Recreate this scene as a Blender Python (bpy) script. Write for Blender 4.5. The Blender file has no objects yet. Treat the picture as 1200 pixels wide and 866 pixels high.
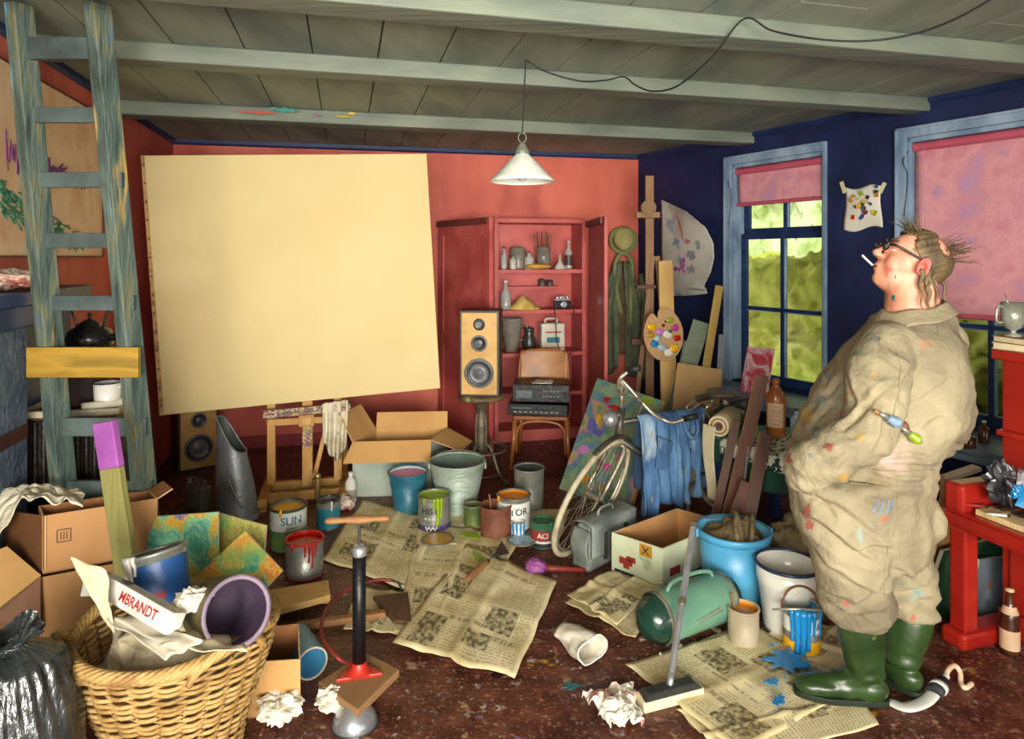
import bpy, math, random
from math import sin, cos, pi, radians as rad
from mathutils import Vector as V, Matrix as MX, noise as NZ
RND = random.Random(11)
SC = bpy.context.scene
COL = SC.collection
FPX, EYE, CU, HV = 780.0, 1.65, 600.0, 300.0
def P(u, v, Y): return V(((u-CU)/FPX*Y, Y, EYE-(v-HV)/FPX*Y))
def G(u, v, z=0.0): return P(u, v, (EYE-z)*FPX/(v-HV))
MW = {}
# ---------------------------------------------------------------- materials
MATS = {}
def lin(h):
    if not isinstance(h, str): return tuple(h)+(1,)
    c = [int(h[i:i+2], 16)/255 for i in (0, 2, 4)]
    return tuple(x/12.92 if x <= .04045 else ((x+.055)/1.055)**2.4 for x in c)+(1,)
def M(name, cols, scale=6, rough=.6, metal=0, bump=.15, detail=5, stretch=(1, 1, 1), dist=0, lo=.32, hi=.68, spec=.4, bscale=None, dirt=None, coat=0, const=False):
    if name in MATS: return name
    m = bpy.data.materials.new(name); m.use_nodes = True; nt = m.node_tree; N = nt.nodes; L = nt.links
    b = N['Principled BSDF']; b.inputs['Roughness'].default_value = rough; b.inputs['Metallic'].default_value = metal
    b.inputs['Specular IOR Level'].default_value = spec
    if coat: b.inputs['Coat Weight'].default_value = coat; b.inputs['Coat Roughness'].default_value = .15
    if isinstance(cols, str): cols = [cols]
    tc = N.new('ShaderNodeTexCoord'); mp = N.new('ShaderNodeMapping'); mp.inputs['Scale'].default_value = stretch
    L.new(tc.outputs['Object'], mp.inputs[0])
    col = None
    if len(cols) > 1:
        no = N.new('ShaderNodeTexNoise'); no.inputs['Scale'].default_value = scale; no.inputs['Detail'].default_value = detail
        no.inputs['Distortion'].default_value = dist
        L.new(mp.outputs[0], no.inputs['Vector'])
        cr = N.new('ShaderNodeValToRGB'); e = cr.color_ramp.elements
        if const: cr.color_ramp.interpolation = 'CONSTANT'
        n = len(cols)
        for i, c in enumerate(cols):
            p = lo+(hi-lo)*i/(n-1)
            if i < 2: el = e[i]; el.position = p
            else: el = e.new(p)
            el.color = lin(c)
        L.new(no.outputs[0], cr.inputs[0]); col = cr.outputs[0]
    else:
        b.inputs['Base Color'].default_value = lin(cols[0])
    if dirt:   # list of (colour, scale, threshold, softness, seed)
        for (dc, ds, th, so, sd) in dirt:
            n2 = N.new('ShaderNodeTexNoise'); n2.inputs['Scale'].default_value = ds; n2.inputs['Detail'].default_value = 4
            mp2 = N.new('ShaderNodeMapping'); mp2.inputs['Location'].default_value = (sd*3.7, sd*1.3, sd*2.1)
            L.new(mp.outputs[0], mp2.inputs[0]); L.new(mp2.outputs[0], n2.inputs['Vector'])
            mr = N.new('ShaderNodeMapRange'); mr.inputs['From Min'].default_value = th; mr.inputs['From Max'].default_value = th+so
            L.new(n2.outputs[0], mr.inputs[0])
            mx = N.new('ShaderNodeMix'); mx.data_type = 'RGBA'
            L.new(mr.outputs[0], mx.inputs[0])
            if col: L.new(col, mx.inputs[6])
            else: mx.inputs[6].default_value = lin(cols[0])
            mx.inputs[7].default_value = lin(dc); col = mx.outputs[2]
    if col: L.new(col, b.inputs['Base Color'])
    if bump:
        n3 = N.new('ShaderNodeTexNoise'); n3.inputs['Scale'].default_value = bscale or scale*4; n3.inputs['Detail'].default_value = 4
        L.new(mp.outputs[0], n3.inputs['Vector'])
        bp = N.new('ShaderNodeBump'); bp.inputs['Strength'].default_value = bump; bp.inputs['Distance'].default_value = .02
        L.new(n3.outputs[0], bp.inputs['Height']); L.new(bp.outputs[0], b.inputs['Normal'])
    MATS[name] = m
    return name
def glassmat(name, col='e8f2ee', fac=.12, rough=.05):
    m = bpy.data.materials.new(name); m.use_nodes = True; nt = m.node_tree; N = nt.nodes; L = nt.links
    N.remove(N['Principled BSDF']); o = N['Material Output']
    t = N.new('ShaderNodeBsdfTransparent'); t.inputs[0].default_value = lin(col)
    g = N.new('ShaderNodeBsdfGlossy'); g.inputs['Roughness'].default_value = rough
    f = N.new('ShaderNodeLayerWeight'); f.inputs[0].default_value = fac
    mx = N.new('ShaderNodeMixShader'); L.new(f.outputs['Fresnel'], mx.inputs[0]); L.new(t.outputs[0], mx.inputs[1]); L.new(g.outputs[0], mx.inputs[2])
    L.new(mx.outputs[0], o.inputs[0]); MATS[name] = m; return name
def clearmat(name, col='dfe8e2', body='c8d2c8', alpha=.45, rough=.15):
    m = bpy.data.materials.new(name); m.use_nodes = True; b = m.node_tree.nodes['Principled BSDF']
    b.inputs['Base Color'].default_value = lin(body); b.inputs['Alpha'].default_value = alpha; b.inputs['Roughness'].default_value = rough
    MATS[name] = m; return name
# ---------------------------------------------------------------- mesh builder
def sm(t): t = max(0, min(1, t)); return t*t*(3-2*t)
def catmull(pts, n=6, closed=False):
    pts = [V(p) for p in pts]; out = []; N = len(pts)
    rng = N if closed else N-1
    for i in range(rng):
        p0 = pts[(i-1) % N] if closed or i > 0 else pts[0]*2-pts[1]
        p1 = pts[i]; p2 = pts[(i+1) % N]
        p3 = pts[(i+2) % N] if closed or i+2 < N else pts[-1]*2-pts[-2]
        for k in range(n):
            t = k/n
            out.append(.5*((2*p1)+(p2-p0)*t+(2*p0-5*p1+4*p2-p3)*t*t+(3*p1-p0-3*p2+p3)*t**3))
    if not closed: out.append(pts[-1])
    return out
def lerp_list(l, n):
    out = []
    for i in range(n):
        t = i/(n-1)*(len(l)-1); k = min(int(t), len(l)-2); out.append(l[k]+(l[k+1]-l[k])*(t-k))
    return out
class B:
    def __init__(s): s.v = []; s.f = []; s.m = []; s.sm = []; s.uv = []; s.ms = []
    def mi(s, m):
        if m not in s.ms: s.ms.append(m)
        return s.ms.index(m)
    def face(s, idx, m, uv=None, smooth=False):
        s.f.append(list(idx)); s.m.append(s.mi(m)); s.sm.append(smooth); s.uv.append(uv or [(0, 0)]*len(idx))
    def add(s, pts): k = len(s.v); s.v += [V(p) for p in pts]; return k
    def quad(s, a, b, c, d, m, uv=None, smooth=False):
        k = s.add([a, b, c, d]); s.face([k, k+1, k+2, k+3], m, uv or [(0, 0), (1, 0), (1, 1), (0, 1)], smooth); return s
    def hexa(s, p, m, mf=None):   # p: 8 points, bottom ring 0-3, top ring 4-7
        k = s.add(p)
        F = [(0, 3, 2, 1), (4, 5, 6, 7), (0, 1, 5, 4), (1, 2, 6, 5), (2, 3, 7, 6), (3, 0, 4, 7)]
        for i, f in enumerate(F): s.face([k+j for j in f], (mf or {}).get(i, m), [(0, 0), (1, 0), (1, 1), (0, 1)])
        return s
    def box(s, c, size, m, rot=None, mf=None):
        x, y, z = size[0]/2, size[1]/2, size[2]/2; c = V(c)
        pts = [V(q) for q in [(-x, -y, -z), (x, -y, -z), (x, y, -z), (-x, y, -z), (-x, -y, z), (x, -y, z), (x, y, z), (-x, y, z)]]
        if rot is not None:
            if not isinstance(rot, MX): rot = MX.Rotation(rot[2], 3, 'Z') @ MX.Rotation(rot[1], 3, 'Y') @ MX.Rotation(rot[0], 3, 'X')
            pts = [rot @ q for q in pts]
        return s.hexa([c+q for q in pts], m, mf)
    def bar(s, a, b, w, t, m, up=(0, 0, 1), mf=None):   # rectangular bar from a to b; w across, t along up
        a, b = V(a), V(b); d = (b-a).normalized(); up = V(up)
        x = d.cross(up).normalized(); y = x.cross(d).normalized()
        x *= w/2; y *= t/2
        return s.hexa([a-x-y, a+x-y, a+x+y, a-x+y, b-x-y, b+x-y, b+x+y, b-x+y], m, mf)
    def slab(s, q, th, m, side=None, back=None):   # q: 4 world corners ccw seen from front
        q = [V(p) for p in q]; n = (q[1]-q[0]).cross(q[3]-q[0]).normalized()
        side = side or m; r = [p-n*th for p in q]; k = s.add(q+r)
        s.face([k, k+1, k+2, k+3], m, [(0, 0), (1, 0), (1, 1), (0, 1)]); s.face([k+7, k+6, k+5, k+4], back or side, [(0, 0), (1, 0), (1, 1), (0, 1)])
        for i in range(4): j = (i+1) % 4; s.face([k+i, k+4+i, k+4+j, k+j], side)
        return s
    def lathe(s, prof, m, seg=28, X=None, mats=None, smooth=True, arc=None):
        X = X or MX(); k0 = len(s.v); n = len(prof)
        closed = arc is None; cnt = seg if closed else seg+1
        for i in range(cnt):
            a = 2*pi*i/seg if closed else arc[0]+(arc[1]-arc[0])*i/seg
            for (r, z) in prof: s.v.append(X @ V((r*cos(a), r*sin(a), z)))
        for i in range(seg):
            j = (i+1) % cnt
            for t in range(n-1):
                if prof[t][0] < 1e-6 and prof[t+1][0] < 1e-6: continue
                mm = mats[t] if mats else m
                uv = [(i/seg, t/(n-1)), ((i+1)/seg, t/(n-1)), ((i+1)/seg, (t+1)/(n-1)), (i/seg, (t+1)/(n-1))]
                a, b2, c, d = k0+i*n+t, k0+j*n+t, k0+j*n+t+1, k0+i*n+t+1
                if prof[t][0] < 1e-6: s.face([a, c, d], mm, [uv[0], uv[2], uv[3]], smooth)
                elif prof[t+1][0] < 1e-6: s.face([a, b2, c], mm, uv[:3], smooth)
                else: s.face([a, b2, c, d], mm, uv, smooth)
        return s
    def cyl(s, a, b, r0, m, r1=None, seg=16, cap=True, smooth=True):
        a, b = V(a), V(b); r1 = r0 if r1 is None else r1
        X = MX.Translation(a) @ (b-a).to_track_quat('Z', 'Y').to_matrix().to_4x4(); h = (b-a).length
        pr = [(r0, 0), (r1, h)]
        s.lathe(pr, m, seg, X, smooth=smooth)
        if cap: s.lathe([(0, 0), (r0, 0)], m, seg, X, smooth=False); s.lathe([(r1, h), (0, h)], m, seg, X, smooth=False)
        return s
    def tube(s, pts, r, m, seg=8, closed=False, cap=True, sub=0, flat=1.0):
        if sub: pts = catmull(pts, sub, closed)
        pts = [V(p) for p in pts]; n = len(pts)
        rs = [r]*n if isinstance(r, (int, float)) else lerp_list(r, n)
        k0 = len(s.v); up = None
        for i in range(n):
            d = (pts[(i+1) % n]-pts[i-1]) if closed else (pts[min(i+1, n-1)]-pts[max(i-1, 0)])
            if d.length < 1e-9: d = V((0, 0, 1))
            d.normalize()
            if up is None: up = V((0, 0, 1)) if abs(d.z) < .9 else V((1, 0, 0))
            x = d.cross(up)
            if x.length < 1e-4: x = d.cross(V((0, 1, 0)))
            x.normalize(); y = x.cross(d); up = y
            for k in range(seg): a = 2*pi*k/seg; s.v.append(pts[i]+x*(rs[i]*cos(a))+y*(rs[i]*flat*sin(a)))
        for i in range(n if closed else n-1):
            j = (i+1) % n
            for k in range(seg):
                l = (k+1) % seg; s.face([k0+i*seg+k, k0+i*seg+l, k0+j*seg+l, k0+j*seg+k], m, None, True)
        if cap and not closed:
            s.face([k0+k for k in range(seg)][::-1], m); s.face([k0+(n-1)*seg+k for k in range(seg)], m)
        return s
    def grid(s, fn, nu, nv, m, smooth=True, cu=False, cv=False):
        k0 = len(s.v); NU = nu if cu else nu+1; NV = nv if cv else nv+1
        for i in range(NU):
            for j in range(NV): s.v.append(V(fn(i/nu, j/nv)))
        for i in range(nu):
            for j in range(nv):
                a, b2 = (i+1) % NU, (j+1) % NV
                mm = m(i, j) if callable(m) else m
                if mm is None: continue
                s.face([k0+i*NV+j, k0+a*NV+j, k0+a*NV+b2, k0+i*NV+b2], mm, [(i/nu, j/nv), ((i+1)/nu, j/nv), ((i+1)/nu, (j+1)/nv), (i/nu, (j+1)/nv)], smooth)
        return s
    def prism(s, poly, X, depth, m, side=None):  # poly 2D list in X's xy plane, extruded along +z of X
        n = len(poly); k = s.add([X @ V((p[0], p[1], 0)) for p in poly]+[X @ V((p[0], p[1], depth)) for p in poly])
        xs = [p[0] for p in poly]; ys = [p[1] for p in poly]; w = max(xs)-min(xs) or 1; h = max(ys)-min(ys) or 1
        uv = [((p[0]-min(xs))/w, (p[1]-min(ys))/h) for p in poly]
        s.face([k+i for i in range(n)][::-1], m, uv[::-1]); s.face([k+n+i for i in range(n)], m, uv)
        for i in range(n): j = (i+1) % n; s.face([k+i, k+j, k+n+j, k+n+i], side or m)
        return s
    def sphere(s, c, r, m, seg=20, rings=12, X=None, disp=None):
        c = V(c); r = V((r, r, r)) if isinstance(r, (int, float)) else V(r); k0 = len(s.v)
        X = X or MX.Identity(3)
        for i in range(rings+1):
            th = pi*i/rings
            for j in range(seg):
                a = 2*pi*j/seg; d = V((sin(th)*cos(a), sin(th)*sin(a), cos(th)))
                k = 1+(disp(d) if disp else 0)
                s.v.append(c+X @ V((d.x*r.x*k, d.y*r.y*k, d.z*r.z*k)))
        for i in range(rings):
            for j in range(seg):
                l = (j+1) % seg; s.face([k0+i*seg+j, k0+(i+1)*seg+j, k0+(i+1)*seg+l, k0+i*seg+l], m, None, True)
        return s
    def text(s, body, size, X, m, warp=None, th=.0006, bold=0):
        cu = bpy.data.curves.new('t', 'FONT'); cu.body = body; cu.size = size; cu.align_x = 'CENTER'; cu.align_y = 'CENTER'
        cu.offset = bold; cu.resolution_u = 3
        o = bpy.data.objects.new('t', cu); COL.objects.link(o)
        me = bpy.data.meshes.new_from_object(o.evaluated_get(bpy.context.evaluated_depsgraph_get()))
        k = len(s.v)
        for vv in me.vertices:
            p = warp(vv.co) if warp else X @ vv.co
            s.v.append(V(p))
        for p in me.polygons: s.face([k+i for i in p.vertices], m)
        bpy.data.objects.remove(o); bpy.data.curves.remove(cu); bpy.data.meshes.remove(me)
        return s
    def build(s, name, parent=None, loc=None, world=False, bevel=0, sub=0, solid=0, merge=False, bseg=2):
        me = bpy.data.meshes.new(name)
        off = MX()
        if world and parent: off = MW[parent.name].inverted()
        elif loc is not None: off = MX.Translation(-V(loc))
        vv = [off @ p for p in s.v]
        me.from_pydata(vv, [], s.f)
        for mm in s.ms: me.materials.append(MATS[mm])
        me.polygons.foreach_set('material_index', s.m); me.polygons.foreach_set('use_smooth', s.sm)
        uvl = me.uv_layers.new(name='UVMap'); fl = []
        for uv in s.uv:
            for q in uv: fl += [q[0], q[1]]
        uvl.data.foreach_set('uv', fl); me.validate(); me.update()
        o = bpy.data.objects.new(name, me); COL.objects.link(o)
        if loc is not None: o.location = loc
        if parent: o.parent = parent; MW[o.name] = MW[parent.name]
        else: MW[o.name] = MX.Translation(V(loc)) if loc is not None else MX()
        if merge: md = o.modifiers.new('weld', 'WELD'); md.merge_threshold = .0005
        if solid: md = o.modifiers.new('solid', 'SOLIDIFY'); md.thickness = solid; md.offset = 0
        if bevel:
            md = o.modifiers.new('bevel', 'BEVEL'); md.width = bevel; md.segments = bseg; md.limit_method = 'ANGLE'; md.angle_limit = rad(40)
        if sub: md = o.modifiers.new('sub', 'SUBSURF'); md.levels = sub; md.render_levels = sub
        return o
def tag(o, label=None, cat=None, group=None, kind=None):
    if label: o['label'] = label
    if cat: o['category'] = cat
    if group: o['group'] = group
    if kind: o['kind'] = kind
    return o
def T(name, label, cat, loc=(0, 0, 0), rz=0, group=None, R=None):
    o = bpy.data.objects.new(name, None); COL.objects.link(o); o.empty_display_size = .05
    loc = V(loc); o.location = loc
    if R is not None: o.rotation_euler = R.to_euler(); MW[o.name] = MX.Translation(loc) @ R.to_4x4()
    else: o.rotation_euler = (0, 0, rz); MW[o.name] = MX.Translation(loc) @ MX.Rotation(rz, 4, 'Z')
    return tag(o, label, cat, group)
def copy_tree(o, loc=None, rz=None, label=None, parent=None):
    c = o.copy(); COL.objects.link(c); c.parent = parent
    if loc is not None: c.location = loc
    if rz is not None: c.rotation_euler = (0, 0, rz)
    if label: c['label'] = label
    for ch in [x for x in bpy.data.objects if x.parent == o]: copy_tree(ch, parent=c)
    return c
def struct(o): o['kind'] = 'structure'; return o
# ---------------------------------------------------------------- room
BL, BR = V((-2.85, 5.6, 0)), V((1.233, 6.5, 0)); CZ = 2.634
RD, RN = V((.495, -.869, 0)), V((-.869, -.495, 0))      # right wall direction, inward normal
def RW(s, off, z): return BR+RD*s+RN*off+V((0, 0, z))
LD = V((.2371, -.9715, 0)); LN = V((.9715, .2371, 0))     # left wall
def LW(s, off, z): return BL+LD*s+LN*off+V((0, 0, z))
BD = (BR-BL).normalized(); BN = V((BD.y, -BD.x, 0))       # back wall, inward normal
BLEN = (BR-BL).length
def BW(t, off, z): return BL+BD*t+BN*off+V((0, 0, z))
M('red_wall', ['b04c3e', 'c45e4c', 'd06c58'], 2.2, rough=.62, bump=.12, bscale=30, stretch=(1, 1, .5), dirt=[('8c3034', 1.6, .58, .18, 2), ('d98a70', 9, .72, .1, 5)])
M('cupboard_red', ['a04240', 'b4524c', 'c4625a'], 4, rough=.5, bump=.08)
M('navy_wall', ['0e1838', '131f46', '1a2850'], 3, rough=.6, bump=.15, bscale=40)
M('navy_trim', ['16244a', '22345e'], 8, rough=.5)
M('ceiling_paint', ['6a7365', '7d8676', '8b9382', '767f74'], 3, rough=.7, bump=.2, stretch=(1, .25, 1), dirt=[('5d6a68', 2.4, .55, .2, 1), ('97997f', 4, .62, .2, 3)])
M('beam_paint', ['5a6258', '6c7468', '78806e'], 4, rough=.6, bump=.25, stretch=(.3, 1.5, 1.5), dirt=[('a8452f', 14, .735, .03, 8)])
M('floor_paint', ['38180f', '4e261b', '623628', '7a4a38'], 9, rough=.42, bump=.35, bscale=60, detail=8, lo=.3, hi=.72,
  dirt=[('966450', 38, .60, .1, 1), ('8d3a55', 26, .70, .03, 2), ('b06a2a', 31, .705, .03, 3), ('2f6a66', 28, .72, .02, 4), ('b8a890', 55, .68, .04, 5), ('a08060', 16, .66, .05, 9), ('55507e', 24, .71, .03, 6), ('2c100c', 4, .58, .2, 7), ('a89c9c', 22, .64, .1, 12), ('8c6484', 9, .68, .1, 14), ('a8842c', 11, .68, .08, 16), ('8c6a58', 70, .6, .08, 18)])
struct(B().box((0.9, 3, -.06), (9, 8.2, .12), 'floor_paint').build('floor'))
struct(B().hexa([BW(-.3, 0, -.1), BW(BLEN+.3, 0, -.1), BW(BLEN+.3, -.2, -.1), BW(-.3, -.2, -.1), BW(-.3, 0, CZ+.1), BW(BLEN+.3, 0, CZ+.1), BW(BLEN+.3, -.2, CZ+.1), BW(-.3, -.2, CZ+.1)], 'red_wall').build('wall_back'))
LL = 6.4
struct(B().hexa([LW(0, 0, -.1), LW(LL, 0, -.1), LW(LL, -.2, -.1), LW(0, -.2, -.1), LW(0, 0, CZ+.1), LW(LL, 0, CZ+.1), LW(LL, -.2, CZ+.1), LW(0, -.2, CZ+.1)], 'red_wall').build('wall_left'))
# right wall with two openings
W1, W2, WZ = (1.17, 2.01), (2.60, 3.47), (.64, 2.40)
b = B(); RL = 8.0
def rbox(b, s0, s1, o0, o1, z0, z1, m):
    b.hexa([RW(s0, o0, z0), RW(s1, o0, z0), RW(s1, o1, z0), RW(s0, o1, z0), RW(s0, o0, z1), RW(s1, o0, z1), RW(s1, o1, z1), RW(s0, o1, z1)], m)
for s0, s1, z0, z1 in [(0, W1[0], -.1, CZ+.1), (W1[0], W1[1], -.1, WZ[0]), (W1[0], W1[1], WZ[1], CZ+.1), (W1[1], W2[0], -.1, CZ+.1), (W2[0], W2[1], -.1, WZ[0]), (W2[0], W2[1], WZ[1], CZ+.1), (W2[1], RL, -.1, CZ+.1)]:
    rbox(b, s0, s1, 0, -.2, z0, z1, 'navy_wall')
struct(b.build('wall_right'))
# cornices
for nm, f, ln in (('trim_1', LW, LL), ('trim_2', BW, BLEN), ('trim_3', RW, RL)):
    b = B()
    b.hexa([f(0, 0, CZ-.045), f(ln, 0, CZ-.045), f(ln, .022, CZ-.03), f(0, .022, CZ-.03), f(0, 0, CZ), f(ln, 0, CZ), f(ln, .022, CZ), f(0, .022, CZ)], 'navy_trim')
    struct(b.build(nm))
# ceiling of boards
b = B(); bd = V((-.25, 1, 0)).normalized(); bx = V((1, .25, 0)).normalized()
for i in range(-14, 22):
    w = .31; c = bx*(i*w)
    for (y0, y1) in ((-1.2, 2.2+.7*sin(i*2.1)), (2.2+.7*sin(i*2.1), 7.6)):
        a, e = c+bd*y0, c+bd*y1
        b.bar(a+V((0, 0, CZ+.012+.002*sin(i*5))), e-bd*.004+V((0, 0, CZ+.012+.002*sin(i*5))), w-.006, .024, 'ceiling_paint')
b.box((.9, 3, CZ+.06), (9, 9, .05), 'navy_wall')
struct(b.build('ceiling', bevel=.003))
for (y0, z, w) in ((4.80, 2.545, .17), (3.47, 2.548, .14), (2.495, 2.545, .16), (1.2, 2.545, .16)):
    b = B(); a = V((-3.3, y0-.25*3.3, (z+CZ)/2)); e = V((5.2, y0+.25*5.2, (z+CZ)/2)); sh = bd*(w/2)
    # clip at the walls
    def hit(o, d, q, n): return o+d*((q-o).dot(n)/d.dot(n))
    d = (e-a).normalized(); a = hit(a, d, LW(0, 0, a.z), LN); e = hit(a, d, RW(0, 0, a.z), RN)
    b.bar(a+sh, e+sh, w, CZ-z, 'beam_paint')
    beam = struct(b.build('ceiling_beam', bevel=.008))
    if y0 == 4.80:
        for (u, ln, m, dz, h) in ((300, .26, 'a8402c', -.012, .016), (335, .16, '2c7c74', .012, .03), (322, .10, '3c8c80', .02, .012), (372, .05, '7c4a7c', -.01, .015), (402, .10, 'a8902c', -.012, .012), (412, .05, 'b8a040', .012, .02)):
            M('smear_'+m, m, rough=.6, bump=0); k = (u-600)/780; Y = (y0-.0885)/(1-.25*k); c = V((k*Y, Y, 2.59+dz)); bb_ = B(); dd = V((1, .25, 0)).normalized()
            pts = [c+dd*(ln/2*cos(a_)*(1+.2*sin(a_*5+u)))+V((0, 0, h/2*sin(a_)*(1+.4*sin(a_*7+u)))) for a_ in [2*pi*q/24 for q in range(24)]]; kk = bb_.add([c]+pts)
            for q in range(24): bb_.face([kk, kk+1+q, kk+1+(q+1) % 24], 'smear_'+m)
            bb_.build('paint_smear', beam, world=True)
# skirting
M('skirt_red', ['7c2428', '93302f'], 5)
struct(B().hexa([BW(0, 0, 0), BW(BLEN, 0, 0), BW(BLEN, .02, 0), BW(0, .02, 0), BW(0, 0, .1), BW(BLEN, 0, .1), BW(BLEN, .02, .1), BW(0, .02, .1)], 'skirt_red').build('baseboard_back'))
# ---------------------------------------------------------------- windows
M('window_blue', ['5d7590', '7d94ab', '95abbe'], 7, rough=.45, stretch=(1, 1, .4))
M('sash_navy', ['14284c', '1d3660'], 9, rough=.4)
M('blind_pink', ['c8808e', 'd8989e', 'cc8c98', 'bc8cac'], 5, rough=.8, bump=.3, bscale=90, dirt=[('9f86b4', 6, .64, .1, 2)])
M('blind_bar', ['b04a60', 'bc5c70'], 6)
M('sill_gray', ['5c6c7c', '78889a'], 5, rough=.4)
glassmat('pane')
def window(nm, s0, s1, blind_z):
    t = bpy.data.objects.new(nm, None); COL.objects.link(t); t['kind'] = 'structure'; t.location = RW((s0+s1)/2, 0, WZ[0]); MW[nm] = MX.Translation(t.location)
    z0, z1 = WZ
    b = B(); c = .065
    rbox(b, s0-c, s0, -.005, .022, z0-.02, z1+c, 'window_blue'); rbox(b, s1, s1+c*.4, -.005, .022, z0-.02, z1+c, 'window_blue'); rbox(b, s0, s1, -.005, .022, z1, z1+c, 'window_blue')
    rbox(b, s0-c, s0-c+.018, .022, .034, z0-.02, z1+c, 'window_blue'); rbox(b, s0-c, s1+c*.4, .022, .034, z1+c-.018, z1+c, 'window_blue')
    rbox(b, s0, s0+.02, -.15, 0, z0, z1, 'window_blue'); rbox(b, s1-.02, s1, -.15, 0, z0, z1, 'window_blue'); rbox(b, s0, s1, -.15, 0, z1-.03, z1, 'window_blue')
    b.build('window_frame', t, world=True, bevel=.003)
    a0, a1 = s0+.02, s1-.02
    b = B(); o0, o1 = -.085, -.12
    zr = 1.83
    for zz0, zz1, oo in ((z0, zr, .0), (zr, z1-.03, -.035)):
        p0, p1 = o0+oo, o1+oo
        rbox(b, a0, a0+.05, p0, p1, zz0, zz1, 'sash_navy'); rbox(b, a1-.05, a1, p0, p1, zz0, zz1, 'sash_navy')
        rbox(b, a0, a1, p0, p1, zz0, zz0+(.07 if oo == 0 else .045), 'sash_navy'); rbox(b, a0, a1, p0, p1, zz1-.045, zz1, 'sash_navy')
        mid = (a0+a1)/2; rbox(b, mid-.014, mid+.014, p0+.004, p1, zz0, zz1, 'sash_navy')
        rbox(b, mid-.02, mid-.014, p0-.006, p1, zz0+.04, zz1-.04, 'window_blue'); rbox(b, mid+.014, mid+.022, p0-.006, p1, zz0+.04, zz1-.04, 'window_blue')
        if oo == 0:
            rbox(b, a0, a1, p0+.004, p1, 1.215, 1.243, 'sash_navy'); rbox(b, a0+.05, a1-.05, p0-.006, p1, 1.207, 1.215, 'window_blue')
    b.build('window_sash', t, world=True, bevel=.002)
    b = B(); rbox(b, a0+.03, a1-.03, -.105, -.108, z0+.05, zr-.02, 'pane'); rbox(b, a0+.03, a1-.03, -.142, -.145, zr, z1-.05, 'pane')
    b.build('window_pane', t, world=True)
    # roller blind: a thing of its own
    w = T('roller_blind', 'pink roller blind pulled a little way down the narrower window' if s0 < 2 else 'wide pink roller blind pulled most of the way down behind the man', 'blind', RW((s0+s1)/2, 0, z1-.06))
    b = B()
    def fn(i, j):
        s = s0+.03+(s1-s0-.06)*i; z = z1-.06-(z1-.06-blind_z)*j
        return RW(s, -.035+.006*sin(i*9+j*5)*j, z)
    b.grid(fn, 16, 16, 'blind_pink'); b.build('blind_fabric', w, world=True, solid=.003)
    b = B(); b.cyl(RW(s0+.025, -.035, z1-.06), RW(s1-.025, -.035, z1-.06), .028, 'blind_bar'); b.build('roller', w, world=True)
    b = B(); b.cyl(RW(s0+.03, -.035, blind_z), RW(s1-.03, -.035, blind_z), .016, 'blind_bar'); b.build('bottom_bar', w, world=True)
    b = B(); M('cord_dark', ['2a2e38']); b.tube([RW(s0+.022, -.02, z1-.05), RW(s0-.012, .03, z1-.14), RW(s0+.012, .02, z1-.25), RW(s0-.004, .03, z1-.5)], .0025, 'cord_dark', sub=6, seg=6); b.build('pull_cord', w, world=True)
window('window_1', W1[0], W1[1], 2.07)
window('window_2', W2[0], W2[1], 1.29)
# deep ledge under the windows
b = B(); rbox(b, .9, 3.62, 0, .42, .58, .625, 'sill_gray'); rbox(b, .9, 3.62, .42, .47, .565, .60, 'sill_gray'); rbox(b, .95, 3.6, 0, .36, 0, .58, 'navy_wall'); 
struct(b.build('window_ledge', bevel=.006))
# ---------------------------------------------------------------- garden outside
M('lawn', ['8a9430', 'b0b040', 'a0a838'], 2, rough=.9, bump=.5)
M('leaves_lime', ['a4ac44', 'c4c058', 'd8d068', 'e6de90'], 2.6, rough=.95, bump=.6, dist=.6)
M('leaves_pale', ['a8b070', 'c8d098', 'e8ecc8', 'd8dcac'], 2.2, rough=.95, bump=.6, dist=.6)
b = B(); b.box((13, 4, -.35), (16, 22, .1), 'lawn'); struct(b.build('ground'))
def hedge(nm, cat, lab, off, z1, th, m, wob):
    b = B()
    def fn(i, j):
        a = 2*pi*j; s = -16+26*i
        p = RW(s, off-th*cos(a)*-1, z1/2+(z1/2+.25)*sin(a)); q = V((s*.9, a*1.3, wob))
        d = RN*cos(a)+V((0, 0, sin(a)))
        return p+d*(wob*(.7*NZ.noise(q)+.25*NZ.noise(q*4)+.14*NZ.noise(q*11)+.1*NZ.noise(q*24)))
    b.grid(fn, 520, 110, m, cv=True); tag(b.build(nm), lab, cat, kind='stuff')
hedge('shrub_hedge', 'hedge', 'low sunlit yellow-green shrubs in the garden just outside the windows', -3.6, 1.35, .8, 'leaves_lime', .5)
hedge('tree_row', 'trees', 'row of pale blurred trees far behind the garden shrubs', -8.5, 5.6, 1.6, 'leaves_pale', 1.1)
# ---------------------------------------------------------------- camera, light
cam = bpy.data.cameras.new('camera'); co = bpy.data.objects.new('camera', cam); COL.objects.link(co)
cam.sensor_width = 36; cam.lens = FPX/1200*36; cam.shift_y = -(433-HV)/1200; cam.clip_start = .05
co.location = (0, 0, EYE); co.rotation_euler = (pi/2, 0, 0); SC.camera = co
w = bpy.data.worlds.new('world'); SC.world = w; w.use_nodes = True
bg = w.node_tree.nodes['Background']; bg.inputs[0].default_value = (1, .95, .86, 1); bg.inputs[1].default_value = 1.7
def lamp(nm, kind, loc, target, energy, col, size=1, size_y=None, ang=0):
    l = bpy.data.lights.new(nm, kind); l.energy = energy; l.color = col
    if kind == 'AREA':
        l.size = size
        if size_y: l.shape = 'RECTANGLE'; l.size_y = size_y
    if kind == 'SUN': l.angle = ang
    o = bpy.data.objects.new(nm, l); COL.objects.link(o); o.location = loc
    o.rotation_euler = (V(target)-V(loc)).to_track_quat('-Z', 'Y').to_euler(); return o
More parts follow.
